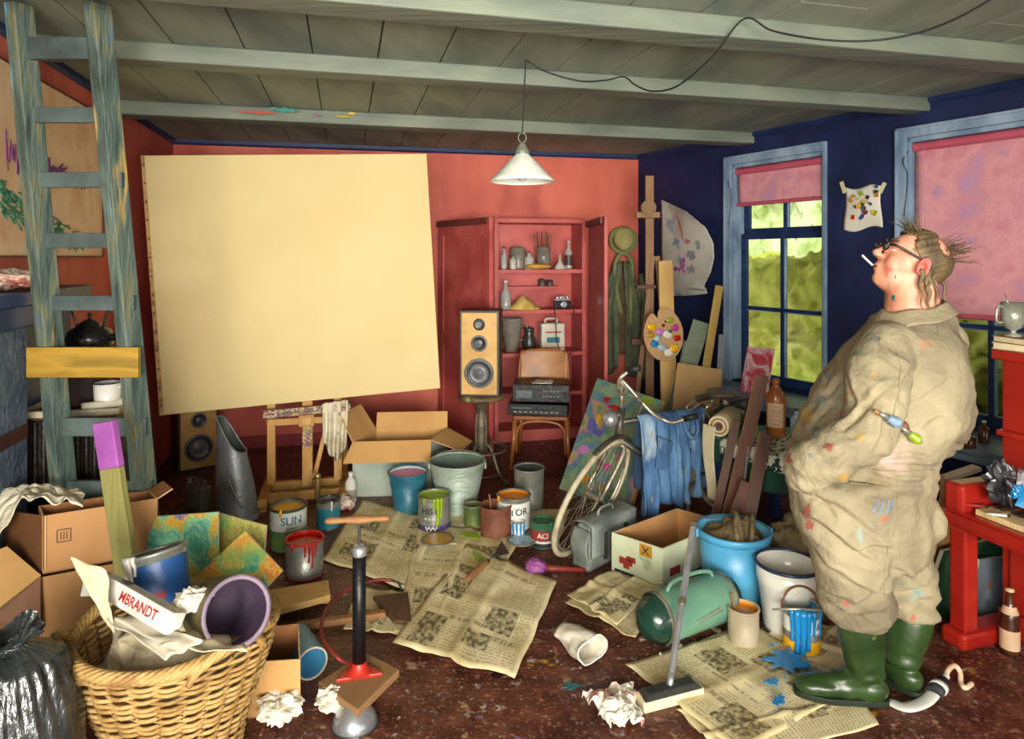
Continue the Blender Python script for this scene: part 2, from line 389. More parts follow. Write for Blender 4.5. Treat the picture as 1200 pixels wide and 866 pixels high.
lamp('sunlight', 'SUN', (0, -3, 6), (5, 3.5, .2), 4.2, (1, .95, .75), ang=.05)
lo_ = lamp('back_wall_fill', 'AREA', (.7, -2.4, 1.3), (-.7, 5.8, 1.9), 112, (1, .95, .86), 2.6, 1.4); lo_.data.spread = rad(80)  # added fill lamp, no window there: brightens canvas, back wall and ceiling
lamp('studio_fill', 'AREA', (-.9, -2.6, 2.0), (0, 4.2, 1.1), 228, (1, .94, .83), 3.0, 1.7)  # added broad fill lamp behind the camera, shining in through the open end
SC.view_settings.view_transform = 'Standard'; SC.view_settings.look = 'None'; SC.view_settings.exposure = 0; SC.view_settings.gamma = 1
SC.cycles.use_denoising = True
SC.cycles.max_bounces = 8; SC.cycles.transparent_max_bounces = 12
# ---------------------------------------------------------------- common stock
M('tin_gray', ['7d8078', '989a92', '8a8c84'], 9, rough=.35, metal=.55)
M('tin_dull', ['5f6258', '7a7c70', '8c8c80'], 7, rough=.45, metal=.35, dirt=[('8a5a3a', 8, .64, .1, 3)])
M('chrome', ['c4c8cc', 'a4aab0'], 12, rough=.25, metal=.75, bump=0)
M('steel_dark', ['4a4c4c', '5c5e5c'], 9, rough=.35, metal=.7)
M('black_plastic', ['0c0c0e', '141418'], 8, rough=.4, spec=.35)
M('black_rubber', ['101010', '1c1a1a'], 8, rough=.6)
M('cardboard', ['9a6c40', 'b08254', 'a67848'], 3, rough=.85, stretch=(1, 1, .3), bump=.1)
M('cardboard_in', ['7d4f2c', '946238'], 3, rough=.85, bump=.1)
M('cardboard_light', ['b88c54', 'c89c60', 'c09058'], 3, rough=.85, stretch=(1, 1, .3), bump=.1)
M('cardboard_edge', ['d0a878', 'dcb888'], 6, rough=.85)
M('carton_ink', '4a3222')
M('pale_wood', ['b08a48', 'c8a262', 'bc9454'], 5, rough=.6, stretch=(1, 1, .2), bump=.1)
M('mid_wood', ['7a5434', '93683f', '86603a'], 5, rough=.6, stretch=(1, 1, .2), bump=.15)
M('brown_wood', ['40200f', '5a3019', '4c2814'], 6, rough=.55, stretch=(1, 1, .2), bump=.15)
M('white_paint', ['d8d4c8', 'e6e2d8'], 8, rough=.5)
M('paper_white', ['c8c0ac', 'd8d2c0', 'e2dccc'], 9, rough=.85, bump=.2)
M('cloth_white', ['b8ac90', 'cfc6ac', 'dcd4be'], 9, rough=.9, bump=.4, bscale=60, dirt=[('6c7a80', 14, .66, .05, 4), ('a86848', 12, .68, .05, 8)])
def cols_paint(nm, cols, scale=6, seed=0, rough=.5, bump=.6, dist=1.5, stretch=(1, 1, 1)):
    return M(nm, cols, scale, rough=rough, bump=bump, bscale=scale*8, dist=dist, lo=.3, hi=.7, stretch=stretch)
for nm, c in dict(yellow='e0a818', red='b01810', green='84a020', orange='d88410', lilac='c078b8', blue='1c7cb8', ochre='b08028', purple='8a4890', white='ddd8cc', teal='1c6468', magenta='b83088', brown='5a2c1a', green2='2c6a48').items():
    M('p_'+nm, c, rough=.25, bump=0, spec=.6)
M('lab_white', ['c4c8c0', 'dadcd4'], 6, rough=.5); M('lab_blue', ['1c4478', '24528c'], 6, rough=.4); M('lab_green', ['3c7050', '7c9440'], 6); M('lab_purple', ['3c2c5c', '4c3a70'], 6)
M('lab_teal', ['1c6070', '2c7a8c'], 8, rough=.4); M('lab_red', '8c2c24'); M('ink_dark', '2c2c30'); M('ink_blue', '3c6c8c'); M('ink_red', '9c2c2c'); M('lab_dgreen', ['2c5c40', '3c6c4c'], 8, rough=.4)
# newsprint ---------------------------------------------------
def newsmat(nm, kind):
    m = bpy.data.materials.new(nm); m.use_nodes = True; nt = m.node_tree; N = nt.nodes; L = nt.links
    b = N['Principled BSDF']; b.inputs['Roughness'].default_value = .9; b.inputs['Specular IOR Level'].default_value = .1
    tc = N.new('ShaderNodeTexCoord'); no = N.new('ShaderNodeTexNoise'); no.inputs['Scale'].default_value = 5
    L.new(tc.outputs['Object'], no.inputs[0])
    cr = N.new('ShaderNodeValToRGB'); cr.color_ramp.elements[0].color = lin('c4b484'); cr.color_ramp.elements[1].color = lin('e2d6ac')
    cr.color_ramp.elements[0].position = .35; cr.color_ramp.elements[1].position = .6
    L.new(no.outputs[0], cr.inputs[0])
    col = cr.outputs[0]
    if kind != 'blank':
        sx = N.new('ShaderNodeSeparateXYZ'); L.new(tc.outputs['UV'], sx.inputs[0])
        def mth(op, a, b2=None):
            n = N.new('ShaderNodeMath'); n.operation = op
            for i, q in enumerate((a, b2)):
                if q is None: continue
                if isinstance(q, (int, float)): n.inputs[i].default_value = q
                else: L.new(q, n.inputs[i])
            return n.outputs[0]
        if kind == 'photo':
            n2 = N.new('ShaderNodeTexNoise'); n2.inputs['Scale'].default_value = 26; n2.inputs['Detail'].default_value = 5; L.new(tc.outputs['UV'], n2.inputs[0])
            f = N.new('ShaderNodeMapRange'); f.inputs[1].default_value = .38; f.inputs[2].default_value = .6; f.inputs[3].default_value = .25; f.inputs[4].default_value = .95
            L.new(n2.outputs[0], f.inputs[0]); fac = f.outputs[0]; ink = '5a5238'
        else:
            fr = 44 if kind == 'text' else 14
            ln = mth('GREATER_THAN', mth('SINE', mth('MULTIPLY', sx.outputs[1], fr*6.283)), -.1)
            colf = mth('GREATER_THAN', mth('FRACT', mth('MULTIPLY', sx.outputs[0], 6)), .1)
            mp = N.new('ShaderNodeMapping'); mp.inputs['Scale'].default_value = (60, fr, 1); L.new(tc.outputs['UV'], mp.inputs[0])
            wn = N.new('ShaderNodeTexNoise'); wn.inputs['Scale'].default_value = 1; wn.inputs['Detail'].default_value = 0; L.new(mp.outputs[0], wn.inputs[0])
            wd = mth('GREATER_THAN', wn.outputs[0], .42)
            fac = mth('MULTIPLY', mth('MULTIPLY', ln, colf), mth('MULTIPLY', wd, .42 if kind == 'text' else .5)); ink = '6c6040' if kind == 'text' else '3c3426'
        mx = N.new('ShaderNodeMix'); mx.data_type = 'RGBA'; L.new(fac, mx.inputs[0]); L.new(col, mx.inputs[6]); mx.inputs[7].default_value = lin(ink); col = mx.outputs[2]
    L.new(col, b.inputs['Base Color']); MATS[nm] = m
for k in ('text', 'head', 'photo', 'blank'): newsmat('news_'+k, k)
def newscells(seed, nx=24, ny=24):
    r = random.Random(seed); A = [['news_text']*ny for _ in range(nx)]
    for i in range(nx):
        A[i][0] = A[i][-1] = 'news_blank'
    for j in range(ny): A[0][j] = A[-1][j] = 'news_blank'; 
    for _ in range(5):
        w, h = r.randint(4, 7), r.randint(3, 6); x, y = r.randint(1, nx-w-1), r.randint(1, ny-h-1)
        for i in range(x, x+w):
            for j in range(y, y+h): A[i][j] = 'news_photo'
            A[i][min(ny-1, y+h)] = 'news_blank'
    for _ in range(5):
        w = r.randint(7, 12); x, y = r.randint(1, nx-w-1), r.randint(2, ny-3)
        for i in range(x, x+w):
            if A[i][y] == 'news_text': A[i][y] = 'news_head'; A[i][y-1] = 'news_blank' if A[i][y-1] == 'news_text' else A[i][y-1]
    for j in range(ny):
        if A[nx//2][j] == 'news_text': A[nx//2][j] = 'news_blank'
    return A
def newspaper(label, q, z, seed, amp=.006, lift=None, group='newspapers spread on the floor', fold=.01):
    pts = [G(u, v, z) for (u, v) in q]; c = (pts[0]+pts[1]+pts[2]+pts[3])/4; c.z = 0
    A = newscells(seed); b = B()
    def fn(s, t):
        p = (pts[0]*(1-s)+pts[1]*s)*(1-t)+(pts[3]*(1-s)+pts[2]*s)*t
        e = .02*NZ.noise(V((s*4, t*4, seed)))*(1 if min(s, 1-s, t, 1-t) < .06 else 0)
        p = p+V((e, e, 0)); p.z = z+amp*(1+NZ.noise(V((s*3.5, t*3.5, seed*3.3))))+amp*.5*(1+NZ.noise(V((s*11, t*11, seed))))
        p.z += fold*max(0, 1-abs(s-.5)*16)+fold*.7*max(0, 1-abs(t-.5)*16)
        if lift: p.z += lift(s, t)
        return p
    b.grid(fn, 24, 24, lambda i, j: A[i][j])
    o = b.build('newspaper', loc=c, solid=.0015); return tag(o, label, 'newspaper', group)
# tins --------------------------------------------------------
def cylwarp(r, z, a0):   # text around a can, a0 = direction angle of its centre (‑pi/2 = camera side)
    return lambda p: V(((r+.0012)*cos(a0+p.x/r), (r+.0012)*sin(a0+p.x/r), z+p.y))
def tin(label, loc, r, h, body='tin_gray', paint=None, fill=.86, bands=(), texts=(), drips=(), rim='tin_gray', rz=0, handle=None, name='paint_tin', cat='paint tin', group=None, R=None, stick=None, taper=1.0, rimr=.005, inside=None, lid=True):
    t = T(name, label, cat, loc, rz, group, R)
    r0 = r*taper; ins = inside or body
    b = B(); b.lathe([(0, 0), (r0, 0), (r0, .004), (r, h), (r-.003, h), (r0-.003, .006), (0, .006)], body, 32, mats=[body, body, body, body, ins, ins]); b.build('can', t)
    b = B(); b.lathe([(r+.001, h-.008), (r+rimr, h-.004), (r+rimr*.8, h+.003), (r-.004, h+.003), (r-.009 if lid else r-.005, h-.004), (r-.003, h-.008)], rim, 32)
    b.build('rim', t); b = B(); b.lathe([(r0-.001, .0), (r0+.003, .002), (r0+.003, .006), (r0-.001, .008)], rim, 32); b.build('bottom_ring', t)
    if paint: b = B(); b.lathe([(0, h*fill+.002), (r*.7, h*fill), (r*(taper+(1-taper)*fill)-.0045, h*fill)], paint, 28); b.build('paint', t)
    for (z0, z1, m) in bands: b = B(); rr = lambda z: r0+(r-r0)*z/h+.0008; b.lathe([(rr(z0), z0), (rr(z1), z1)], m, 32); b.build('paper_label', t)
    for (s, sz, z, a, m) in texts: b = B(); b.text(s, sz, MX(), m, warp=cylwarp(r, z, rad(a)), bold=sz*.022); b.build('lettering', t)
    for (a, l, w, m) in drips:
        b = B(); a = rad(a); pts = [V(((r-.004)*cos(a), (r-.004)*sin(a), h+.001)), V(((r+rimr+.001)*cos(a), (r+rimr+.001)*sin(a), h+.002)), V(((r+rimr)*cos(a), (r+rimr)*sin(a), h-.012))]+[V(((r+.002)*cos(a+.02*sin(k)), (r+.002)*sin(a+.02*sin(k)), h-.012-(l-.012)*k/4)) for k in range(1, 5)]
        b.tube(pts, [w, w*1.1, w, w*.7, w*.9], m, 8, sub=3); b.build('paint_drip', t)
    if handle:
        b = B(); b.tube([V((cos(q)*(r+.006), -.25*r*sin(q)*handle[1], h*.8+handle[0]*sin(q))) for q in [pi*k/14 for k in range(15)]], .0022, handle[2], 6); b.build('wire_handle', t)
    if stick: b = B(); b.cyl(V((stick[0]*.3, 0, h*.2)), V((stick[0], stick[1], h+stick[2])), .005, 'mid_wood', seg=8); b.build('stirring_stick', t)
    return t
def splat(label, loc, r, m, seed, sx=1, sy=1, rz=0, th=.003, name='paint_spill', cat='paint spill', arms=7):
    b = B(); n = 64; pts = []
    for i in range(n):
        a = 2*pi*i/n; k = r*(.65+.5*NZ.noise(V((cos(a)*1.5, sin(a)*1.5, seed)))+.4*max(0, sin(a*arms+seed))**3*(.5+NZ.noise(V((a, seed, 0)))))
        pts.append((k*cos(a)*sx, k*sin(a)*sy))
    X = MX.Rotation(rz, 4, 'Z'); b.prism(pts, X, th, m)
    for i in range(9):
        a = RND.uniform(0, 6.3); d = r*RND.uniform(1.0, 1.5); rr = r*RND.uniform(.03, .09)
        b.lathe([(0, th), (rr, th*.7), (rr, 0)], m, 8, X @ MX.Translation((d*cos(a)*sx, d*sin(a)*sy, 0)))
    o = b.build(name); o.location = loc; return tag(o, label, cat, 'paint spills')
def crumple(r, m, seed, sq=(1, 1, .7), amp=.5, seg=34, rings=22, freq=2.4, sharp=False):
    b = B()
    def d(v):
        q = V((v.x, v.y, v.z)); a = NZ.noise(q*freq+V((seed, 0, 0))); c = 1-abs(NZ.noise(q*freq*2.1+V((0, seed, 0))))*2; e = NZ.noise(q*freq*5+V((0, 0, seed)))
        return amp*(a+.35*c+.25*e)
    b.sphere((0, 0, 0), V(sq)*r, m, seg, rings, disp=d)
    if sharp: b.sm = [False]*len(b.sm)
    lo = min(p.z for p in b.v)
    for p in b.v: p.z -= lo
    return b
def carton(label, A, Bp, C, D, z0, h, out='cardboard', ins='cardboard_in', flaps=(), th=.005, name='cardboard_box', cat='box', edge='cardboard_edge', group=None):
    q = [V((p[0], p[1], 0)) for p in (A, Bp, C, D)]; c = sum(q, V())/4
    t = T(name, label, cat, (c.x, c.y, z0), 0, group)
    q = [p-c for p in q]; b = B()
    def inn(i): return q[i]+(q[(i+1) % 4]-q[i]).normalized()*th+(q[i-1]-q[i]).normalized()*th
    Z = V((0, 0, h))
    for i in range(4):
        j = (i+1) % 4
        b.hexa([q[i], q[j], inn(j), inn(i), q[i]+Z, q[j]+Z, inn(j)+Z, inn(i)+Z], out, {0: out, 1: edge, 4: ins, 3: ins, 5: ins})
    b.hexa([q[0], q[1], q[2], q[3]]+[p+V((0, 0, th)) for p in q], out, {1: ins}); b.build('box_walls', t)
    for (i, ang, ln, *k) in flaps:   # flap on edge i; ang 0 = flat outward, 90 = up, -90 hanging
        j = (i+1) % 4; e = (q[j]-q[i]).normalized(); n = V((e.y, -e.x, 0)); d = n*cos(rad(ang))+V((0, 0, 1))*sin(rad(ang)); sk = k[0] if k else 0
        a, c2 = q[i]+Z, q[j]+Z; a2, c3 = a+d*ln+e*sk, c2+d*ln+e*(k[1] if len(k) > 1 else -sk)
        up = e.cross(d)*-1
        fb = B(); fb.slab([a2, c3, c2, a], th*.8, ins if ang > -80 else out, edge, out); 
        fb.build('flap', t)
    return t
def drape(b, tops, dirs, ln, m, nu=24, nv=20, folds=5, amp=.02, seed=0, taper=.1):
    tops = [V(p) for p in tops]
    def fn(s, t):
        k = s*(len(tops)-1); i = min(int(k), len(tops)-2); p = tops[i].lerp(tops[i+1], k-i)
        L_ = ln(s) if callable(ln) else ln
        p = p+V((0, 0, -1))*(L_*t)
        side = V(dirs); a = amp*(.3+t)
        p = p+side*(a*sin(s*folds*2*pi+seed+1.2*t)+a*.8*NZ.noise(V((s*6, t*3, seed))))
        cx = (tops[0]+tops[-1])/2; p.x += (cx.x-p.x)*taper*t; p.y += (cx.y-p.y)*taper*t
        return p
    return b.grid(fn, nu, nv, m)
# ================================================================ LEFT SIDE
M('hearth_blue', ['46566a', '5a6a7c', '6c7c8c'], 9, rough=.6, bump=.5, dist=1)
M('mantel_blue', ['1c2c50', '24406a', '38304e'], 3, rough=.4)
M('band_brown', ['4a2a24', '5c342c'], 6)
def lbox(b, s0, s1, o0, o1, z0, z1, m):
    b.hexa([LW(s0, o0, z0), LW(s1, o0, z0), LW(s1, o1, z0), LW(s0, o1, z0), LW(s0, o0, z1), LW(s1, o0, z1), LW(s1, o1, z1), LW(s0, o1, z1)], m)
b = B(); lbox(b, 2.9, 5.6, 0, .12, 0, .885, 'hearth_blue'); lbox(b, 2.9, 5.6, 0, .124, .885, .945, 'band_brown'); lbox(b, 2.9, 5.6, 0, .12, .945, 1.36, 'hearth_blue')
struct(b.build('chimney_breast', bevel=.004))
b = B(); lbox(b, 2.16, 2.8, 0, .015, 0, 1.44, 'mantel_blue'); struct(b.build('wall_panel'))
t = T('mantel_shelf', 'thick dark blue mantel shelf on the left wall behind the ladder', 'shelf', LW(4, .15, 1.36))
b = B(); lbox(b, 2.95, 5.6, 0, .18, 1.362, 1.455, 'mantel_blue'); b.build('mantel_block', t, world=True, bevel=.008)
b = B(); pl = [(5.6, 0), (5.6, .2)]+[(2.45-.12*sin(a)*1.2, .10+.10*cos(a)) for a in [pi*k/12 for k in range(13)]]
k = b.add([LW(s, o, 1.455) for s, o in pl]+[LW(s, o, 1.505) for s, o in pl]); n = len(pl)
b.face([k+i for i in range(n)], 'mantel_blue'); b.face([k+n+i for i in range(n)][::-1], 'mantel_blue')
for i in range(n): j = (i+1) % n; b.face([k+i, k+n+i, k+n+j, k+j], 'mantel_blue')
b.build('shelf_board', t, world=True)
M('rag_mix', ['c8b8a8', 'd8ccbc', 'b05040', '8c8c94'], 14, bump=.5, lo=.4, hi=.75)
o = crumple(.095, 'rag_mix', 3, (.95, 1.4, .36)).build('crumpled_rag'); o.location = (-2.05, 2.72, 1.507)
tag(o, 'crumpled white and red paint rag lying on the blue mantel shelf', 'rag')
# wall painting
M('art_cream', ['cc9870', 'dcb48c', 'e8c8a4', 'd8a884'], 3, rough=.6, bump=.2, dirt=[('9ccab0', 4, .56, .14, 2)])
M('art_purple', ['5c2058', '7a3080'], 20); M('art_green', ['1c6450', '2c8468', '5ca890'], 20)
t = T('wall_painting', 'large unframed abstract painting with purple and green strokes on the left wall', 'painting', LW(3.2, .02, 1.6))
y113 = 3.90; s0 = (5.6-y113)/.9715; zt, zb = EYE+180*3.90/780, EYE
b = B(); lbox(b, s0, 4.4, .004, .03, 1.652, 2.47, 'art_cream'); lbox(b, s0-.008, s0, .004, .036, 1.644, 2.478, 'band_brown'); lbox(b, s0, 4.4, .004, .036, 1.644, 1.652, 'band_brown'); lbox(b, s0, 4.4, .004, .036, 2.47, 2.478, 'band_brown')
# cut off the top back to the height seen at the far end
b.build('canvas', t, world=True)
def stroke(b, s, z, ln, m, ang, w=.006):
    a = LW(s, .032, z); e = a+LD*(-ln*cos(ang))+V((0, 0, ln*sin(ang))); b.bar(a, e, w, .003, m, up=tuple(LN))
b = B(); r = random.Random(5)
for i in range(90):
    q = i/90; l_ = .03+.15*r.random()**2*(1.1-q); stroke(b, 2.85-.85*q+.03*r.random(), 2.10-.07*q-l_*.5, l_, 'art_purple', pi/2+.25*(r.random()-.5), .006)
for i in range(14): stroke(b, 2.75-.6*i/14, 2.08, .07, 'art_purple', r.uniform(-.6, .6), .012)
b.build('purple_strokes', t, world=True)
b = B()
for i in range(150):
    q = r.random()**1.3; stroke(b, 2.95-.85*q, 1.92-.20*q+.17*(r.random()-.5)*(1-q*.6), .03+.09*r.random(), 'art_green', r.uniform(-.7, .1), .008)
b.build('green_strokes', t, world=True)
# stove with tray top
M('stove_black', ['14100e', '241c18', '1c1614'], 9, rough=.4, bump=.3)
M('stove_top', ['3c2c22', '54402e'], 7, rough=.5); M('stove_rim', ['a89c84', 'c0b498', '8c8470'], 9, rough=.5)
sc = P(92, 470, 3.3); sc = V((-1.995, 3.115, 0)); rz = rad(11)
t = T('stove', 'dark ribbed stove with a pale rimmed top standing behind the ladder', 'stove', sc, rz)
b = B(); b.box((0, 0, .49), (.36, .32, .88), 'stove_black')
for i in range(11): b.cyl((-.17+i*.034, -.165, .06), (-.17+i*.034, -.165, .92), .012, 'stove_black', seg=8)
b.build('body', t)
b = B(); b.box((0, 0, .94), (.40, .36, .02), 'stove_top'); b.build('top_plate', t, bevel=.004)
b = B()
for (c, s) in (((0, -.18, .955), (.42, .02, .03)), ((0, .18, .955), (.42, .02, .03)), ((-.2, 0, .955), (.02, .36, .03)), ((.2, 0, .955), (.02, .36, .03))): b.box(c, s, 'stove_rim')
b.build('top_rim', t, bevel=.006)
for x in (-.14, .14):
    for y in (-.12, .12): b = B(); b.cyl((x, y, 0), (x, y, .05), .02, 'stove_black'); b.build('leg', t)
M('kettle_black', ['1c1a1c', '2c2a2c'], 8, rough=.22, metal=.3, spec=.7); M('iron_dark', ['2a2220', '3c302c'], 7, rough=.45)
# big pot with kettle on top
X = MX.Rotation(rz, 4, 'Z')
pp = sc+X @ V((-.02, .05, .951))
t = T('stock_pot', 'dark iron pot under the kettle, beside the white mug', 'pot', pp)
b = B(); b.lathe([(0, 0), (.095, 0), (.1, .01), (.1, .245), (.104, .25), (.104, .255), (0, .26)], 'iron_dark'); b.build('pot_body', t)
b = B(); b.tube([(-.1, 0, .16), (-.125, 0, .15), (-.125, 0, .11), (-.1, 0, .1)], .006, 'iron_dark'); b.build('handle', t)
kp = pp+V((.02, 0, .261))
t = T('kettle', 'black tea kettle with a curved spout seen between the ladder rungs', 'kettle', kp)
b = B(); b.lathe([(0, 0), (.085, 0), (.1, .02), (.103, .05), (.09, .085), (.06, .105), (.045, .11)], 'kettle_black'); b.build('kettle_body', t)
b = B(); b.lathe([(.05, .108), (.045, .12), (.02, .135), (.008, .138), (.006, .15), (.013, .155), (.009, .166), (0, .168)], 'kettle_black'); b.build('lid', t)
b = B(); b.tube([(.085, 0, .05), (.13, 0, .06), (.145, 0, .1), (.155, 0, .125), (.175, 0, .128)], [.02, .016, .012, .01, .009], 'kettle_black', sub=4); b.build('spout', t)
b = B(); b.tube([(.062, 0, .1), (.075, 0, .15), (.09, 0, .19), (.085, 0, .215)], .006, 'kettle_black', sub=4); b.build('handle_upright', t); b = B(); b.tube([(-.062, 0, .1), (-.075, 0, .15), (-.09, 0, .185)], .006, 'kettle_black', sub=4); b.build('handle', t)
M('enamel_white', ['ccc8bc', 'dedad0', 'e6e4dc'], 5, rough=.22, spec=.6, bump=.05); M('enamel_blue', '24304c', rough=.25)
mp = sc+X @ V((.115, -.06, .951))
t = T('enamel_mug', 'white enamel mug on the stove top behind the ladder', 'mug', mp)
b = B(); b.lathe([(0, 0), (.05, 0), (.054, .006), (.057, .115), (.054, .115), (.05, .01), (0, .01)], 'enamel_white'); b.build('cup', t)
b = B(); b.lathe([(.053, .115), (.057, .118), (.06, .115), (.057, .112)], 'enamel_blue'); b.build('rim', t)
b = B(); b.tube([(.055, 0, .095), (.085, 0, .09), (.088, 0, .055), (.06, 0, .035)], .005, 'enamel_white', sub=5); b.build('handle', t)
b = B(); b.cyl((-.09, 0, 0), (.1, .07, 0), .02, 'paper_white'); o = b.build('paper_roll'); o.location = sc+X @ V((.13, -.135, .972)); o.rotation_euler = (0, 0, .35)
tag(o, 'rolled-up piece of white paper on the stove top in front of the mug', 'paper')
# ladder
M('ladder_paint', ['34403a', '465650', '54645c', '6c6c4e', '48687e'], 9, rough=.6, stretch=(2, 2, .35), bump=.4, dist=.6, dirt=[('a08850', 7, .62, .08, 2), ('5c94b4', 5, .63, .06, 4)])
M('rung_paint', ['343e3e', '445250', '56625e'], 5, rough=.6, bump=.3); M('rung_ochre', ['8c6c20', 'a8842c', '7c6420'], 7, rough=.6, stretch=(.3, 1, 1.5), bump=.4, dist=1)
yb, yt = 2.82, 2.56
def rail(ub, ut, z): 
    b_, t_ = P(ub, 756, yb), P(ut, 0, yt); b_.z = 0; t_.z = CZ-.015
    return b_.lerp(t_, z/(CZ-.015))
t = T('stepladder', 'tall wooden ladder with flaking blue-green paint leaning at the left', 'ladder', (rail(92, 22, 0)+rail(188, 115, 0))/2)
for ub, ut in ((92, 22), (187, 114)):
    b = B(); b.bar(rail(ub, ut, 0), rail(ub, ut, CZ-.015), .056, .08, 'ladder_paint', up=(.35, 1, 0)); b.build('side_rail', t, world=True, bevel=.004)
for v, th, m, ex in ((57, .085, 'rung_paint', .0), (135, .06, 'rung_paint', 0), (211, .06, 'rung_paint', .03), (282, .06, 'rung_paint', 0), (355, .06, 'rung_paint', .03), (422, .12, 'rung_ochre', .055), (500, .075, 'rung_paint', .03), (575, .085, 'rung_paint', .03), (645, .07, 'rung_paint', 0)):
    # height where this row meets the ladder plane
    z = 1.4
    for _ in range(30):
        y = rail(92, 22, z).y; z = EYE-(v-HV)/FPX*y
    a, e = rail(92, 22, z), rail(187, 114, z); d = (e-a).normalized()
    b = B(); off = V((0, -.052, 0)) if ex > .05 else V((0, 0, 0)); b.bar(a-d*(ex+.005)+off, e+d*(ex+.005)+off, .022, th, m); b.build('rung', t, world=True, bevel=.003)
# ---------------------------------------------------------------- big blank canvas
M('blank_canvas', ['cab682', 'cebb87', 'd2c08c'], 1.2, rough=.75, bump=.12, bscale=220); M('canvas_edge', ['8c6438', 'b89460', '7a5430'], 14, rough=.7)
cq = [P(187, 487, 4.3), P(516, 455, 4.75), P(500, 180, 4.75), P(165, 182, 4.3)]
nn = (cq[1]-cq[0]).cross(cq[3]-cq[0]).normalized()
t = T('blank_canvas', 'huge blank cream canvas standing on the easel', 'canvas', (cq[0]+cq[1])/2)
b = B(); b.slab(cq, .035, 'blank_canvas', 'canvas_edge', 'pale_wood'); b.build('stretched_cloth', t, world=True, bevel=.004)
b = B(); ex_ = (cq[1]-cq[0]).normalized(); b.slab([cq[0]+nn*.003, cq[0]+ex_*.028+nn*.003, cq[3]+ex_*.020+nn*.003, cq[3]+nn*.003], .003, 'canvas_edge'); b.build('raw_edge', t, world=True)
for i in range(14):
    p = cq[0].lerp(cq[3], (i+.5)/14)+ex_*.013+nn*.003; b = B(); e = nn; b.cyl(p, p+e*.004, .0065, 'iron_dark', seg=8); b.build('tack', t, world=True)
# studio easel under it
M('easel_wood', ['a07234', 'b98a48', 'c89a58', '8c6230'], 6, rough=.55, stretch=(1, 1, .25), bump=.2, dirt=[('6c4a6a', 18, .68, .04, 2), ('8c3c2c', 22, .7, .03, 5)])
M('easel_messy', ['a88648', 'c8b070', '5c7478', 'a04038', 'd8ccb0', '50463c'], 26, rough=.5, stretch=(1, 1, 1), bump=.6, lo=.35, hi=.65)
E0 = V((-1.425, 4.66, 0)); er = rad(14); t = T('studio_easel', 'wooden studio easel with a paint-crusted tray, under the blank canvas', 'easel', E0, er)
b = B(); b.box((0, -.075, .585), (.57, .12, .03), 'easel_messy', (0, rad(-2), 0)); b.box((0, -.125, .605), (.57, .02, .035), 'easel_messy', (0, rad(-2), 0)); b.build('canvas_tray', t, bevel=.003)
for x in (-.245, .2):
    b = B(); b.box((x, 0, .62), (.055, .045, 1.1), 'easel_wood'); b.build('upright', t, bevel=.004)
b = B(); b.box((-.005, -.03, 1.0), (.07, .03, 1.9), 'easel_wood'); b.build('mast', t, bevel=.004)
b = B(); b.box((-.005, -.055, .46), (.06, .012, .26), 'easel_messy'); b.build('ratchet_strip', t)
for z in (.53, .50): pass
b = B(); b.box((-.02, -.045, .51), (.50, .025, .045), 'easel_wood'); b.build('cross_bar', t, bevel=.003)
b = B(); b.box((-.02, 0, 1.15), (.50, .03, .06), 'easel_wood'); b.build('cross_bar', t, bevel=.003)
b = B(); b.box((-.01, -.068, .515), (.10, .02, .08), 'easel_wood'); b.box((-.01, -.082, .515), (.06, .01, .05), 'pale_wood'); b.build('mast_clamp', t, bevel=.003)
for x in (-.27, .24):
    b = B(); b.box((x, .0, .045), (.06, .66, .07), 'easel_wood'); b.box((x, -.3, .02), (.06, .06, .04), 'easel_wood'); b.build('base_runner', t, bevel=.005)
    b = B(); b.bar((x*1.05, .3, .08), (x*.97, .03, .75), .04, .025, 'easel_wood', up=(0, 1, 0)); b.build('brace', t, bevel=.003)
b = B(); b.box((-.015, -.2, .05), (.46, .045, .06), 'easel_wood'); b.build('base_beam', t, bevel=.004)
b = B(); b.box((-.015, .03, .05), (.46, .045, .06), 'easel_wood'); b.build('base_beam', t, bevel=.004)
b = B(); b.bar((.13, -.0, .5), (.04, -.02, .1), .03, .02, 'easel_wood', up=(0, 1, 0)); b.build('brace', t, bevel=.003)
M('brass', ['b89848', 'd8c080'], 9, rough=.3, metal=.8)
b = B(); b.cyl((.07, -.24, .03), (.07, -.24, .17), .018, 'brass'); b.lathe([(0, .2), (.02, .195), (.024, .18), (.018, .165), (0, .16)], 'brass', 16, MX.Translation((.07, -.24, 0))); b.build('winding_screw', t)
# rag on the tray end
b = B(); ta = MW[t.name] @ V((.10, -.15, .645)); te = MW[t.name] @ V((.27, -.12, .655))
drape(b, [ta, te], (0.2, -1, 0), lambda s: .33+.08*sin(s*3.1)-.1*abs(s-.6), 'cloth_white', 30, 24, 3, .028, 2, .08)
o = b.build('paint_rag', loc=(ta+te)/2, solid=.003); tag(o, 'paint-spotted white rag hanging from the tray of the easel', 'rag')
